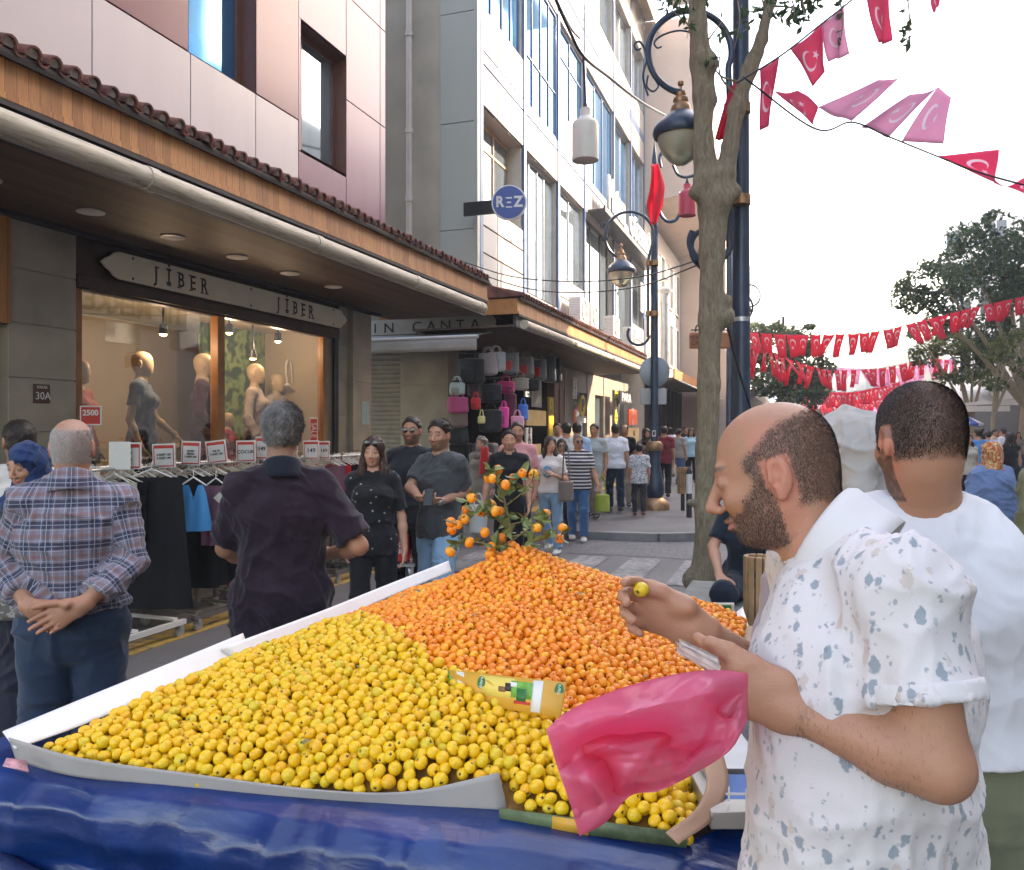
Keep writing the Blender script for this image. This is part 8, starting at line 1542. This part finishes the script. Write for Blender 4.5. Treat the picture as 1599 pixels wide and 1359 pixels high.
# back right corner: printed newspaper box and white paper
nb = empty('printed_carton', P(1105, 950, 3.3), 'printed newspaper-like carton at the back right corner of the cart', 'carton'); blk(1062, 942, 1147, 975, 3.3, .01, M_CRE, 'carton_wall', nb); blk(1066, 945, 1143, 952, 3.29, .004, M_LY, 'print', nb); blk(1085, 953, 1100, 970, 3.288, .004, M_WHT, 'print', nb); blk(1106, 955, 1140, 962, 3.288, .004, M_INK, 'print', nb); blk(1112, 945, 1142, 951, 3.28, .004, M_DG, 'print', nb)
m = MB(); A_ = [P(1096, 1000, 3.2), P(1130, 972, 3.22), P(1160, 948, 3.25), P(1171, 985, 3.1), P(1172, 1020, 2.9), P(1150, 1018, 2.95)]; m.add(A_+[P(1146, 990, 3.05)], [(i, (i+1) % 6, 6) for i in range(6)]); tag(m.build('paper_sheet', M_WB, solid=.002), 'white paper sheet sticking up at the back right of the cart', 'paper')
# quilted jacket at the bottom-left
k = NT('quilted', .55); k.col((.015, .03, .1)); v_ = k.n('ShaderNodeTexVoronoi'); v_.inputs['Scale'].default_value = 14; k.l(k.tc.outputs['Object'], v_.inputs['Vector']); k.bump(v_.outputs['Distance'], .9, .02)
m = MB(); m.grid(lambda a, b: (-2.3+1.15*a, 1.22+.1*b-.015*math.sin(a*11), .8-.045*a+.02*math.sin(a*7+b*5)-.22*(1-b)**2), 30, 10); tag(m.build('jacket', k.m, smooth=80, solid=.02), 'dark blue quilted jacket lying below the tarpaulin at the bottom left', 'jacket')
# leaf sprig with big orange fruits
SD_ = 2.92; sp = empty('fruit_sprig', P(803, 868, SD_), 'leafy twig hung with orange fruits planted on top of the heap', 'sprig')
FR_ = [(377, 832), (345, 885), (322, 878), (425, 922), (527, 850), (595, 858), (472, 880), (220, 1002), (340, 1045), (364, 1080), (392, 1080), (275, 1085), (185, 1072), (173, 1128), (95, 1150), (137, 1163), (97, 1198), (670, 1098), (617, 1182), (773, 1182), (754, 1248), (300, 1210), (207, 1271), (90, 1328), (403, 1245), (395, 1268), (340, 1297), (462, 1287), (557, 1312), (500, 1330), (522, 1332), (365, 1350), (330, 1345)]
rs_ = random.Random(9); stem = [(803, 880), (800, 850), (794, 810), (786, 775), (780, 752)]; m = MB(); pt = smooth_path([P(u, v, SD_) for u, v in stem], 6); m.tube(pt, list(np.linspace(.006, .0035, len(pt))), 6); brs = [((799, 845), (830, 822), (852, 805)), ((797, 830), (760, 800), (728, 800)), ((792, 800), (760, 790), (735, 778), (715, 815)), ((795, 820), (825, 812), (850, 803)), ((790, 790), (815, 770), (838, 742)), ((784, 768), (770, 745), (765, 735)), ((800, 860), (760, 850), (722, 845), (705, 862)), ((802, 862), (840, 842), (875, 838)), ((798, 838), (838, 830), (872, 828)), ((786, 775), (805, 752), (815, 742)), ((800, 855), (780, 850), (765, 860)), ((797, 828), (775, 806), (740, 775))]; bp_l = []
for b in brs: dz = rs_.uniform(-.12, .08); pp = smooth_path([P(u, v, SD_+dz*i/(len(b)-1)) for i, (u, v) in enumerate(b)], 5); m.tube(pp, list(np.linspace(.003, .0014, len(pp))), 5); bp_l += pp[3:]
M_TWIG = mat('twig', (.2, .17, .07), .7); m.build('stem', M_TWIG, sp)
for (zx, zy) in FR_:
    u, v = 680+zx/3.884, 520+zy/3.884; p = P(u, v, SD_+rs_.uniform(-.1, .05)); o = link('fruit', protos[1][rs_.randrange(6)]); o.location = p; r = rs_.uniform(.0165, .0195); o.scale = (r, r, r); o.rotation_euler = (rs_.uniform(0, 6), rs_.uniform(0, 6), rs_.uniform(0, 6)); o.parent = sp; o.matrix_parent_inverse = Matrix.Translation(sp.location).inverted()
k = NT('sprig_leaf', .4); k.col(k.ramp(k.noise(12, 2), [(.3, (.06, .1, .025)), (.7, (.22, .26, .09))])); k.b.inputs['Specular IOR Level'].default_value = .5; m = MB()
for i in range(210):
    p = rs_.choice(bp_l+pt[8:]); a = Vector((rs_.gauss(0, 1), rs_.gauss(0, 1), rs_.gauss(.1, .8))).normalized(); b = a.cross(Vector((rs_.gauss(0, 1), rs_.gauss(0, 1), rs_.gauss(0, 1)))).normalized(); n_ = a.cross(b); L_ = rs_.uniform(.022, .058); w_ = L_*.24
    m.add([p, p+a*L_*.35+b*w_+n_*w_*.4, p+a*L_*.75+b*w_*.7+n_*w_*.2, p+a*L_+n_*-.004, p+a*L_*.75-b*w_*.7+n_*w_*.2, p+a*L_*.35-b*w_+n_*w_*.4, p+a*L_*.5], [(0, 1, 6), (1, 2, 6), (2, 3, 6), (3, 4, 6), (4, 5, 6), (5, 0, 6)])
m.build('leaves', k.m, sp, smooth=0)
# picked fruit in the vendor's fingers and stray leaves
for (u, v, d, lab, pr, r) in ((1001, 921, 1.375, 'bright yellow fruit held between the vendor\'s fingertips', 0, .0135),):
    o = link('yellow_fruit', protos[pr][2]); o.location = P(u, v, d); o.scale = (r,)*3; o.rotation_euler = (2, 1, 0); tag(o, lab, 'fruit')
for i, (u, v) in enumerate(((630, 967), (652, 950), (742, 1010), (560, 1062), (480, 1120), (905, 975), (1010, 1045))):
    q = onz(u, v, 1.1); q = P(u, v, (q-Vector((0, 0, CH))).dot(AW)); q.z = hgt(q.x, q.y)+.016; a = Vector((rs_.gauss(0, 1), rs_.gauss(0, 1), .2)).normalized(); b = a.cross(UP).normalized(); L_ = rs_.uniform(.012, .022); m = MB(); m.grid(lambda s_, t_: q+a*L_*(s_*2-1)+b*(t_-.5)*L_*.9*math.sin(math.pi*min(.999, max(.02, s_)))+UP*(.004*math.sin(s_*3)+.004*abs(t_-.5)), 6, 2); tag(m.build('leaf', k.m if False else M_TWIG, smooth=60), 'small dry leaf scrap, %s' % ('on the left shoulder of the orange heap', 'higher on the left shoulder of the orange heap', 'above the printed carton', 'at the top of the yellow heap', 'in the middle of the yellow heap', 'on the right of the orange heap near the hand', 'low on the right of the orange heap')[i], 'leaf', 'dry leaf scraps on the fruit')
# ---------------------------------------------------------------- clothes shop: mannequins, racks, garments, price cards
M_MANN = mat('mannequin_skin', (.62, .47, .31), .4, var=.04)
def mannequin(u, H, yaw, lab, top, bottom, x=-6.2, head=True, skirt=False, sleeve=.6, pose=None, female=True, hem=.9, extra=None):
    p = onx(u, 650, x); s = Person((p.x, p.y, .6), yaw, H+.1, lab, 'mannequins in the clothes shop window', .88, female, 'mann', pose, vox=.012, hv=.006, mann=True, face=False)
    s.make(dict(mat_=top, sleeve=sleeve, hem=hem, o=.012) if top else None, dict(mat_=bottom, o=.01) if bottom else None, None, None, name='mannequin', cat='mannequin', bodymat=M_MANN); return s
OUT = R(-72)
TK = cloth('track_dark', (.05, .01, .02)); GRT = cloth('grey_blue_top', (.09, .13, .19)); PK = cloth('pink_top', (.6, .22, .2)); LG = cloth('light_jacket', (.45, .38, .37))
mannequin(124, 1.66, OUT, 'cream mannequin in a pink top at the left end of the shop window', PK, BLK, -6.3, sleeve=1.9)
mannequin(222, 1.78, OUT+.2, 'mannequin in a blue-grey short-sleeved top with one arm held out', GRT, BLK, -6.15, sleeve=.55, pose=dict(elL=(-.27, .05, 1.14), wrL=(-.42, .2, .98), elR=(.22, -.05, 1.12), wrR=(.24, .05, .86)))
mannequin(318, 1.84, OUT+.35, 'mannequin in a dark red and black tracksuit beside the wooden mullion', TK, BLK, -6.15, sleeve=1.9, hem=.86, pose=dict(elR=(.27, -.03, 1.14), wrR=(.2, .14, .96)), female=False)
mannequin(356, 1.2, OUT, 'child-size mannequin in a red jacket just right of the wooden mullion', cloth('red_jacket', (.5, .02, .03)), BLK, -6.25, sleeve=1.9)
mannequin(399, 1.8, OUT+.1, 'mannequin in a pale jacket over black trousers, right of the red child one', LG, BLK, -6.15, sleeve=1.9, pose=dict(elR=(.25, -.03, 1.14), wrR=(.26, .08, .92)))
mannequin(432, 1.74, OUT-.3, 'mannequin in a white top in front of the green leaf panel', cloth('ivory_top', (.5, .47, .44)), BLK, -6.5, sleeve=.6, pose=dict(elR=(.28, .03, 1.16), wrR=(.45, .12, 1.0)))
q = onx(455, 610, -6.35); t = empty('shoe_display', q, 'white high-heeled shoe and bag display by the green leaf panel', 'shoes'); m = MB(); m.obox(q+Vector((0, 0, .02)), ((0, 1, -.5), (1, 0, 0), (0, .5, 1)), (.13, .04, .02)); m.build('shoe', M_WHT, t, bevel=.015); m = MB(); m.tube(smooth_path([q+Vector((0, -.1, .08)), q+Vector((0, -.12, .35)), q+Vector((0, -.02, .38)), q+Vector((0, .02, .1))], 5), .012, 6); m.build('strap', M_WHT, t)
# racks on wheels, in a row along the facade
M_RK = mat('rack_metal', (.2, .185, .17), .35, .6, var=.15); RX = -5.05
def rack(y, lab, w_=1.0, pale=False):
    t = empty('clothes_rack', (RX, y, 0), lab, 'clothes rack', 'wheeled clothes racks outside the shop'); mt = M_WHT if pale else M_RK
    for k_ in (-1, 1): m = MB(); m.box((RX+k_*.28-.02, y-w_/2, .1), (RX+k_*.28+.02, y+w_/2, .14)); m.build('base_bar', mt, t)
    for k_ in (-1, 0, 1): m = MB(); m.box((RX-.26, y+k_*w_*.42-.025, .141), (RX+.26, y+k_*w_*.42+.025, .16)); m.build('cross_bar', mt, t)
    for k_ in (-1, 1):
        m = MB(); m.box((RX-.015, y+k_*.12-.02, .16), (RX+.015, y+k_*.12+.02, 1.42)); m.build('upright', mt, t)
        for q_ in (-1, 1):
            m = MB(); c = (RX+q_*.28, y+k_*(w_/2-.06), .045); m.lathe([(.045, -.014), (.045, .014), (.01, .018)], c, 14, 0, (1, 0, 0)); m.box((c[0]-.025, c[1]-.02, .06), (c[0]+.025, c[1]+.02, .1)); m.build('caster', M_ALU, t)
    for k_ in (-1, 1): m = MB(); m.cyl((RX+k_*.16, y-w_/2, 1.4), (RX+k_*.16, y+w_/2, 1.4), .012, 8); m.build('rail', M_ALU, t)
    m = MB(); m.box((RX-.16, y-.014, 1.385), (RX+.16, y+.014, 1.405)); m.build('top_bar', mt, t); return t
ys = [5.0, 6.12, 7.24, 8.36, 9.35]
for i, y in enumerate(ys): rack(y, ['wheeled clothes rack with a pale base, nearest the checked shirt', 'wheeled clothes rack carrying wide black trousers', 'wheeled clothes rack with bare dark uprights behind the plum polo', 'wheeled clothes rack holding red garments, partly hidden by the plum polo', 'wheeled clothes rack at the far end, left of the long-haired woman'][i], 1.02, i == 0)
def garment(kind, x, y, z, a, m_, lab, grp='garments hanging on the racks', wid=.36, L=.6, hangcol=None):
    """flat hanging garment with thickness; a = angle of its width direction in plan"""
    t = empty(kind, (x, y, z), lab, 'garment', grp); ex = Vector((math.cos(a), math.sin(a), 0)); nn_ = Vector((-ex.y, ex.x, 0)); o = Vector((x, y, z-.1)); sd_ = int((x*91+y*37)*10) % 50
    outl = {'black_trousers': lambda s_, t_: (s_*(.5+.18*t_)), 'tank_top': lambda s_, t_: s_*(.30+.25*t_), 'shirt': lambda s_, t_: s_*(.5-.04*t_), 'leggings': lambda s_, t_: s_*(.42-.1*t_)}[kind]
    g = MB(); nu, nv = 12, 14
    for side in (-1, 1):
        def fn(a_, b_):
            s_ = a_*2-1; u_ = outl(s_, b_)*wid*1.25; 
            if kind == 'tank_top' and b_ < .28: u_ = s_*wid*(.34+.5*b_)
            dz = -L*b_; th = .022*math.sqrt(max(0, 1-s_*s_*.96))*(1 if kind != 'leggings' else 1.5)
            if kind == 'tank_top': dz -= .12*max(0, 1-abs(s_)*2.2)*max(0, 1-b_*4); 
            gap = .012*math.exp(-(s_*9)**2)*b_ if kind == 'black_trousers' else 0
            return o+ex*u_+nn_*(side*(th-gap)+.014*math.sin(s_*8+sd_+b_*2)*min(1, b_*3))+Vector((0, 0, dz))
        g.grid(fn, nu, nv, flip=side < 0)
    g.build('cloth', m_, t, smooth=80); m = MB(); m.tube([o-ex*wid*.42, o-ex*wid*.1+Vector((0, 0, .05)), o+Vector((0, 0, .065)), o+ex*wid*.1+Vector((0, 0, .05)), o+ex*wid*.42], .007, 5); hk = smooth_path([o+Vector((0, 0, .06)), o+Vector((0, 0, .1)), o+nn_*.02+Vector((0, 0, .125)), o+nn_*.035+Vector((0, 0, .11))], 4); m.tube(hk, .003, 4); m.build('hanger', M_WHT, t); return t
GC = [('black', BLK), ('purple', cloth('mauve', (.2, .09, .13))), ('crimson', cloth('crimson', (.35, .01, .05))), ('red', cloth('bright_red', (.6, .02, .03))), ('mustard', cloth('mustard', (.55, .33, .02))), ('navy', cloth('navy', (.02, .03, .08))), ('grey', GR), ('white', cloth('cream', (.55, .5, .42))), ('green', cloth('sage', (.1, .18, .08)))]
rg = random.Random(6); seen = {}
ORD = ['first', 'second', 'third', 'fourth', 'fifth', 'sixth', 'seventh', 'eighth', 'ninth']
def ghang(i, y, side, n=0):
    if y < 5.5: c_ = GC[[0, 5, 6, 7][i % 4]]; kd = 'shirt'
    elif y < 6.75: c_ = GC[[0, 0, 5][i % 3]]; kd = 'black_trousers' if side > 0 else 'leggings'
    elif y < 8.: c_ = GC[[1, 2, 0, 4, 8][i % 5]]; kd = 'shirt' if side > 0 else 'leggings'
    elif y < 9: c_ = GC[[3, 3, 2, 0][i % 4]]; kd = 'shirt'
    else: c_ = GC[[2, 0, 3, 7][i % 4]]; kd = 'shirt'
    ln = {'shirt': rg.uniform(.5, .62) if y < 8 else .78, 'black_trousers': .95, 'leggings': .8}[kd]; row = 'front' if side > 0 else 'back'
    where = ('nearest rack', 'second rack', 'middle rack', 'fourth rack', 'farthest rack')[min(4, max(0, int(round((y-5.0)/1.1))))]
    garment(kd if not (kd == 'black_trousers' and c_[0] != 'black') else 'black_trousers', RX+side*.16, y, 1.4, rg.uniform(-.12, .12)+(.45 if kd == 'black_trousers' else .1), c_[1], '%s %s, %s hanger on the %s rail of the %s' % (c_[0], {'shirt': 'top', 'black_trousers': 'wide trousers', 'leggings': 'leggings'}[kd], ORD[n], row, where), wid=.30, L=ln)
for j, y0 in enumerate(ys):
    for i in ([] if j == 2 else (0, 1, 3, 4, 6, 8) if j != 1 else (0, 1, 3)): ghang(i, y0-.42+.105*i, 1, i)
    for i in range(5): ghang(i+3, y0-.42+.2*i, -1, i)
p = onz(1, 1, 0); p = P(237, 765, 6.35); garment('black_trousers', p.x, p.y, 1.43, YAW+.1, BLK, 'wide black trousers facing us at the front end of the second rack', wid=.36, L=1.02)
p = P(302, 752, 6.6); garment('tank_top', p.x, p.y, p.z+.07, YAW+.25, cloth('sky_tank', (.05, .3, .6)), 'bright sky-blue tank top hung facing us on the rack end', wid=.22, L=.37)
p = P(337, 757, 6.9); garment('shirt', p.x, p.y, p.z+.09, YAW+.1, GC[1][1], 'mauve short leggings hung facing us with a paper tag', wid=.2, L=.5); q = P(342, 777, 6.84); m = MB(); m.obox(q, (CAMX+UP, UP-CAMX, AW), (.035, .03, .001)); tag(m.build('paper_tag', M_CRE), 'cream paper tag on the mauve leggings', 'tag')
p = P(375, 815, 7.6); garment('shirt', p.x, p.y, p.z+.12, YAW, GC[3][1], 'bright red top hung facing us beside the plum polo\'s elbow', wid=.22, L=.62)
# a strip of white clip hangers crowding the rail tops
hb = random.Random(2)
t = empty('spare_hangers', (RX, 7, 1.4), 'dense row of spare white plastic hangers along the rack rails', 'hangers', None); m = MB()
for i in range(230):
    y = 4.6+i*.0215; x = RX+hb.choice((-.16, .16, 0))+hb.uniform(-.02, .02); c = Vector((x, y, 1.4)); a = hb.uniform(-.25, .25); ex = Vector((math.cos(a), math.sin(a), 0)); w_ = hb.uniform(.12, .17); m.tube([c+Vector((0, 0, .015)), c+Vector((0, .004, -.05)), c-ex*w_+Vector((0, 0, -.1))], .0035, 4); m.tube([c+Vector((0, .004, -.05)), c+ex*w_+Vector((0, 0, -.1))], .0035, 4)
o = m.build('hanger_row', mat('hanger_white', (.6, .58, .53), .4, var=.1), t); o['kind'] = 'stuff'
# price cards
CARDS = [(187, 712, 34, 44, ''), (202, 712, 38, 42, '99\n90'), (256, 712, 36, 38, '2 ADET 129\n3 ADET 199'), (298, 708, 30, 38, 'KADIN\nPİJAMA\n3 ADET 250'), (338, 706, 32, 36, 'TEK 99\n3 ADET 225'), (384, 705, 30, 34, 'ÇOCUK'), (409, 700, 20, 36, '149'), (460, 702, 10, 36, '199'), (486, 703, 25, 30, '149'), (506, 703, 18, 28, '169')]
LC = ['plain white side of a price card behind the bald head', 'red-framed price card reading 99,90, leftmost of the printed ones', 'red-framed price card with two lines of prices, second from the left', 'red-framed price card headed KADIN in the middle of the row', 'slightly tilted red-framed price card reading 225', 'red-framed price card reading ÇOCUK left of the grey hair', 'price card half hidden behind the left of the grey-haired head', 'sliver of a price card behind the right of the grey-haired head', 'red-framed price card with a bold 149 right of the grey-haired head', 'small red-framed price card reading 169 at the right end']
for i, (u, v, w_, h_, tx) in enumerate(CARDS):
    p = onx(u, v, RX+.2); d = -p.x*ST+p.y*CT; c = P(u, v, d); s_ = d/F; t = empty('price_card', c, LC[i], 'price card', 'price cards above the racks'); tl_ = [0, 0, .03, -.04, .12, .02, 0, 0, .02, .0][i]; ex = (CAMX*math.cos(tl_)+UP*math.sin(tl_)).normalized(); ey = (UP*math.cos(tl_)-CAMX*math.sin(tl_)); n_ = ex.cross(ey)
    W2_, H2_ = w_*s_/2, h_*s_/2; m = MB(); m.obox(c, (ex, ey, n_), (W2_, H2_, .004)); m.build('card', M_WHT, t, bevel=.003)
    if tx or i == 0:
        if i: 
            m = MB(); f = .86; m.obox(c+n_*.005+ey*H2_*.74, (ex, ey, n_), (W2_*f, H2_*.13, .0015)); m.obox(c+n_*.005-ey*H2_*.84, (ex, ey, n_), (W2_*f, H2_*.05, .0015))
            for q_ in (-1, 1): m.obox(c+n_*.005+ex*q_*W2_*.84, (ex, ey, n_), (W2_*.035, H2_*.87, .0012))
            m.build('red_frame', M_RED, t); ls = tx.split('\n'); sz = min(H2_*.62/len(ls)**.7, W2_*2.4/max(len(l) for l in ls))
            for j, l in enumerate(ls): text('price', l, sz, c+n_*.006+ey*(H2_*-.05+sz*.62*(len(ls)-1)-j*sz*1.25), ex, ey, M_INK, t, .002, bold=.001)
    m = MB(); m.cyl(c-ey*H2_, Vector((c.x, c.y, 1.4)), .006, 6); m.build('stand', M_ALU, t)
for (u, v, w_, h_, tx, lab) in ((142, 649, 34, 30, '2500', 'red sign with 2500 in white above the bald head'), (490, 672, 12, 40, 'SALE', 'narrow red vertical sale sign at the right end of the window')):
    p = onx(u, v, X1+.25); d = -p.x*ST+p.y*CT; c = P(u, v, d); s_ = d/F; t = empty('sale_sign', c, lab, 'sign'); m = MB(); m.obox(c, (CAMX, UP, -AW), (w_*s_/2, h_*s_/2, .004)); m.build('board', M_WHT, t); m = MB(); m.obox(c-AW*.005, (CAMX, UP, -AW), (w_*s_/2*.86, h_*s_/2*.88, .002)); m.build('red_panel', M_RED, t)
    if tx == 'SALE': text('lettering', tx, h_*s_*.28, c-AW*.008, -UP, CAMX, M_WHT, t, .002)
    else: text('lettering', tx, w_*s_*.36, c-AW*.008+UP*.02, CAMX, UP, M_WHT, t, .002, bold=.002)
    m = MB(); m.cyl(c-UP*h_*s_/2, Vector((c.x, c.y, 1.35)), .006, 6); m.build('stand', M_ALU, t)
# red trolley by the walking couple
tr = empty('trolley', P(618, 860, 7.4), 'red crate with white lettering on a small wheeled trolley behind the long-haired woman', 'trolley'); c = P(618, 853, 7.4); m = MB(); m.obox(c, (CAMX, UP, AW), (.13, .12, .14)); m.build('crate', M_RED, tr, bevel=.01); text('lettering', 'BAYİSİ\nYAPILIR', .055, c-AW*.142, CAMX, UP, M_WHT, tr, .002, bold=.001)
m = MB(); m.obox(c-UP*.15, (CAMX, UP, AW), (.19, .012, .16)); m.build('platform', M_ALU, tr)
for q_ in (-1, 1): m = MB(); m.lathe([(.06, -.015), (.065, 0), (.06, .015), (.01, .02)], c+CAMX*.13*q_-UP*.225-AW*.12, 16, 0, CAMX+AW*.4); m.build('wheel', M_ALU, tr)
# bags at the corner shop
CB = {}
def cc(nm, c_): return cloth('bag_'+nm, c_, rough=.55)
BAGS = [ # u, v(top), depth, w, h, colour, label, pocket
 (735, 560, 13.2, .5, .42, 'black', (.012, .013, .018), 'big black backpack hung highest at the left of the shop front'), (762, 552, 13.4, .36, .36, 'rose_grey', (.3, .25, .25), 'pinkish grey backpack between the big black and the pale grey ones'), (775, 550, 13.6, .34, .33, 'pale_grey', (.4, .41, .42), 'pale grey backpack in the upper row'),
 (798, 552, 14.2, .36, .36, 'grey_red', (.2, .22, .24), 'grey backpack with a coral centre, first of three'), (822, 558, 14.9, .36, .38, 'grey_coral', (.22, .22, .23), 'grey backpack with a coral centre, middle of three'), (842, 562, 15.6, .36, .4, 'slate', (.14, .15, .17), 'slate backpack with a pink-red centre, last of three'), (858, 556, 16.2, .34, .52, 'charcoal', (.07, .08, .09), 'charcoal backpack with pale straps at the right end'), (868, 560, 16.8, .32, .5, 'ink', (.03, .035, .045), 'dark backpack at the far right end of the upper row'),
 (714, 598, 13.1, .26, .2, 'mint', (.35, .42, .4), 'pale mint handbag, upper left of the stack'), (715, 620, 13.05, .34, .26, 'magenta', (.42, .06, .17), 'magenta pink handbag on the left'), (743, 622, 13.1, .16, .18, 'scarlet', (.5, .02, .03), 'small scarlet bag right of the magenta handbag'), (716, 644, 13.1, .3, .24, 'mocha', (.18, .13, .11), 'mocha brown handbag below the magenta one'), (715, 668, 13.15, .36, .26, 'soot', (.02, .022, .025), 'black duffel bag at the bottom of the left stack'), (752, 650, 13.0, .12, .12, 'lemon', (.5, .48, .2), 'tiny pale yellow pouch'),
 (765, 600, 13.3, .4, .3, 'midnight', (.01, .012, .02), 'midnight black shopper behind the tote'), (766, 640, 13.1, .36, .36, 'jet', (.008, .009, .012), 'large jet black tote with a small white mark'), (787, 636, 13.3, .16, .34, 'hot_pink', (.7, .06, .3), 'hot pink long pouch'), (797, 615, 13.5, .2, .4, 'plum', (.08, .01, .03), 'dark plum drawstring bag'), (808, 650, 13.4, .22, .2, 'candy', (.62, .3, .42), 'white and pink patterned bag'), (817, 632, 13.6, .16, .26, 'cobalt', (.03, .14, .5), 'cobalt blue child backpack'), (790, 596, 13.8, .3, .2, 'fuchsia', (.4, .02, .12), 'fuchsia pouch under the backpack row'), (812, 590, 14.3, .3, .22, 'stone', (.28, .25, .22), 'stone coloured purse under the backpack row'), (742, 596, 13.5, .26, .26, 'blackberry', (.04, .02, .04), 'blackberry purple bag under the big black backpack'), (830, 592, 14.8, .3, .22, 'tar', (.015, .015, .018), 'tar black pouch under the coral backpacks')]
for i, (u, v, d, w_, h_, nm, c_, lab) in enumerate(BAGS): bag(u, v, d, w_, h_, cc(nm, c_), lab+', at the corner bag shop' if len(lab.split()) < 12 else lab, .1, 'backpack' if i < 8 or 'backpack' in lab else 'handbag', 'bag', 'bags hanging at the corner shop', dep=.09, zrot=[-.5, -.6, -.5, -.8, -.8, -.8, -.9, -.9][i] if i < 8 else -.2+.15*math.sin(i*3), pocket=mat('pocket_coral', (.65, .06, .07), .6) if nm in ('grey_red', 'grey_coral', 'slate') else (cc('pocket_'+nm, tuple(x*.7 for x in c_)) if i % 2 == 0 else None))
m = MB(); p0, p1 = P(722, 553, 13.0), P(872, 550, 16.9); m.cyl(p0, p1, .015, 6); p2, p3 = P(705, 596, 12.95), P(735, 590, 13.1); m.cyl(p2, P(835, 585, 14.6), .012, 6); tag(m.build('display_rail', M_BLK), 'thin black rails the bags hang from at the corner shop', 'rail')
for i, (u0, v0, u1, v1, c_, lab) in enumerate(((700, 690, 735, 790, BLK, 'stack of dark bags standing by the corner pillar'), (735, 690, 775, 800, cc('shelf_grey', (.09, .085, .08)), 'low display of grey bags behind the woman in the grey coat'))):
    a, b = P(u0, v0, 13.6), P(u1, v1, 13.6); t = empty('bag_stack', b, lab, 'bags'); 
    for j in range(3): m = MB(); z1 = b.z+(a.z-b.z)*(j+1)/3-.02; m.box((a.x, a.y, b.z+(a.z-b.z)*j/3), (b.x, a.y+.3, z1)); m.build('bag', c_, t, bevel=.05)
# ---------------------------------------------------------------- give every loose piece of a repeated part its own object
def explode(o):
    me = o.data; n = len(me.vertices); p_ = np.arange(n); E_ = np.empty(len(me.edges)*2, np.int32); me.edges.foreach_get('vertices', E_); E_ = E_.reshape(-1, 2)
    while True:
        q_ = p_.copy(); np.minimum.at(q_, E_[:, 0], p_[E_[:, 1]]); np.minimum.at(q_, E_[:, 1], p_[E_[:, 0]]); q_ = q_[q_]
        if (q_ == p_).all(): break
        p_ = q_
    lab = np.unique(p_)
    if len(lab) < 2: return
    for i_, l_ in enumerate(lab):
        bm = bmesh.new(); bm.from_mesh(me); bm.verts.ensure_lookup_table(); bmesh.ops.delete(bm, geom=[bm.verts[j] for j in np.where(p_ != l_)[0]], context='VERTS')
        m2 = bpy.data.meshes.new(me.name); bm.to_mesh(m2); bm.free(); [m2.materials.append(x) for x in me.materials] if not len(m2.materials) else None
        c = o.copy(); c.data = m2; sc.collection.objects.link(c)
    bpy.data.objects.remove(o)
for o in list(sc.objects):
    if o.type == 'MESH' and o.parent is not None and o.name.split('.')[0] in ('base_ring', 'twigs', 'steel_band', 'lower_scroll', 'clamp', 'scroll', 'downpipe', 'serif', 'letter', 'bracket', 'hoop', 'screw'): explode(o)
for o in sc.objects:
    if o.name.split('.')[0] == 'twigs': o.name = 'twig'
# ---------------------------------------------------------------- hazy air over the lane
m = MB(); m.box((-125, -36, -1), (125, 206, 24)); hz_ = m.build('haze', [], None, smooth=0)
k = NT('haze_air'); k.t.nodes.remove(k.b); pv = k.n('ShaderNodeVolumePrincipled'); pv.inputs['Density'].default_value = .0018; pv.inputs['Color'].default_value = (.85, .92, 1, 1); pv.inputs['Anisotropy'].default_value = .3; k.l(pv.outputs[0], k.out.inputs['Volume'])
hz_.data.materials.append(k.m); tag(hz_, None, None, None, 'stuff')
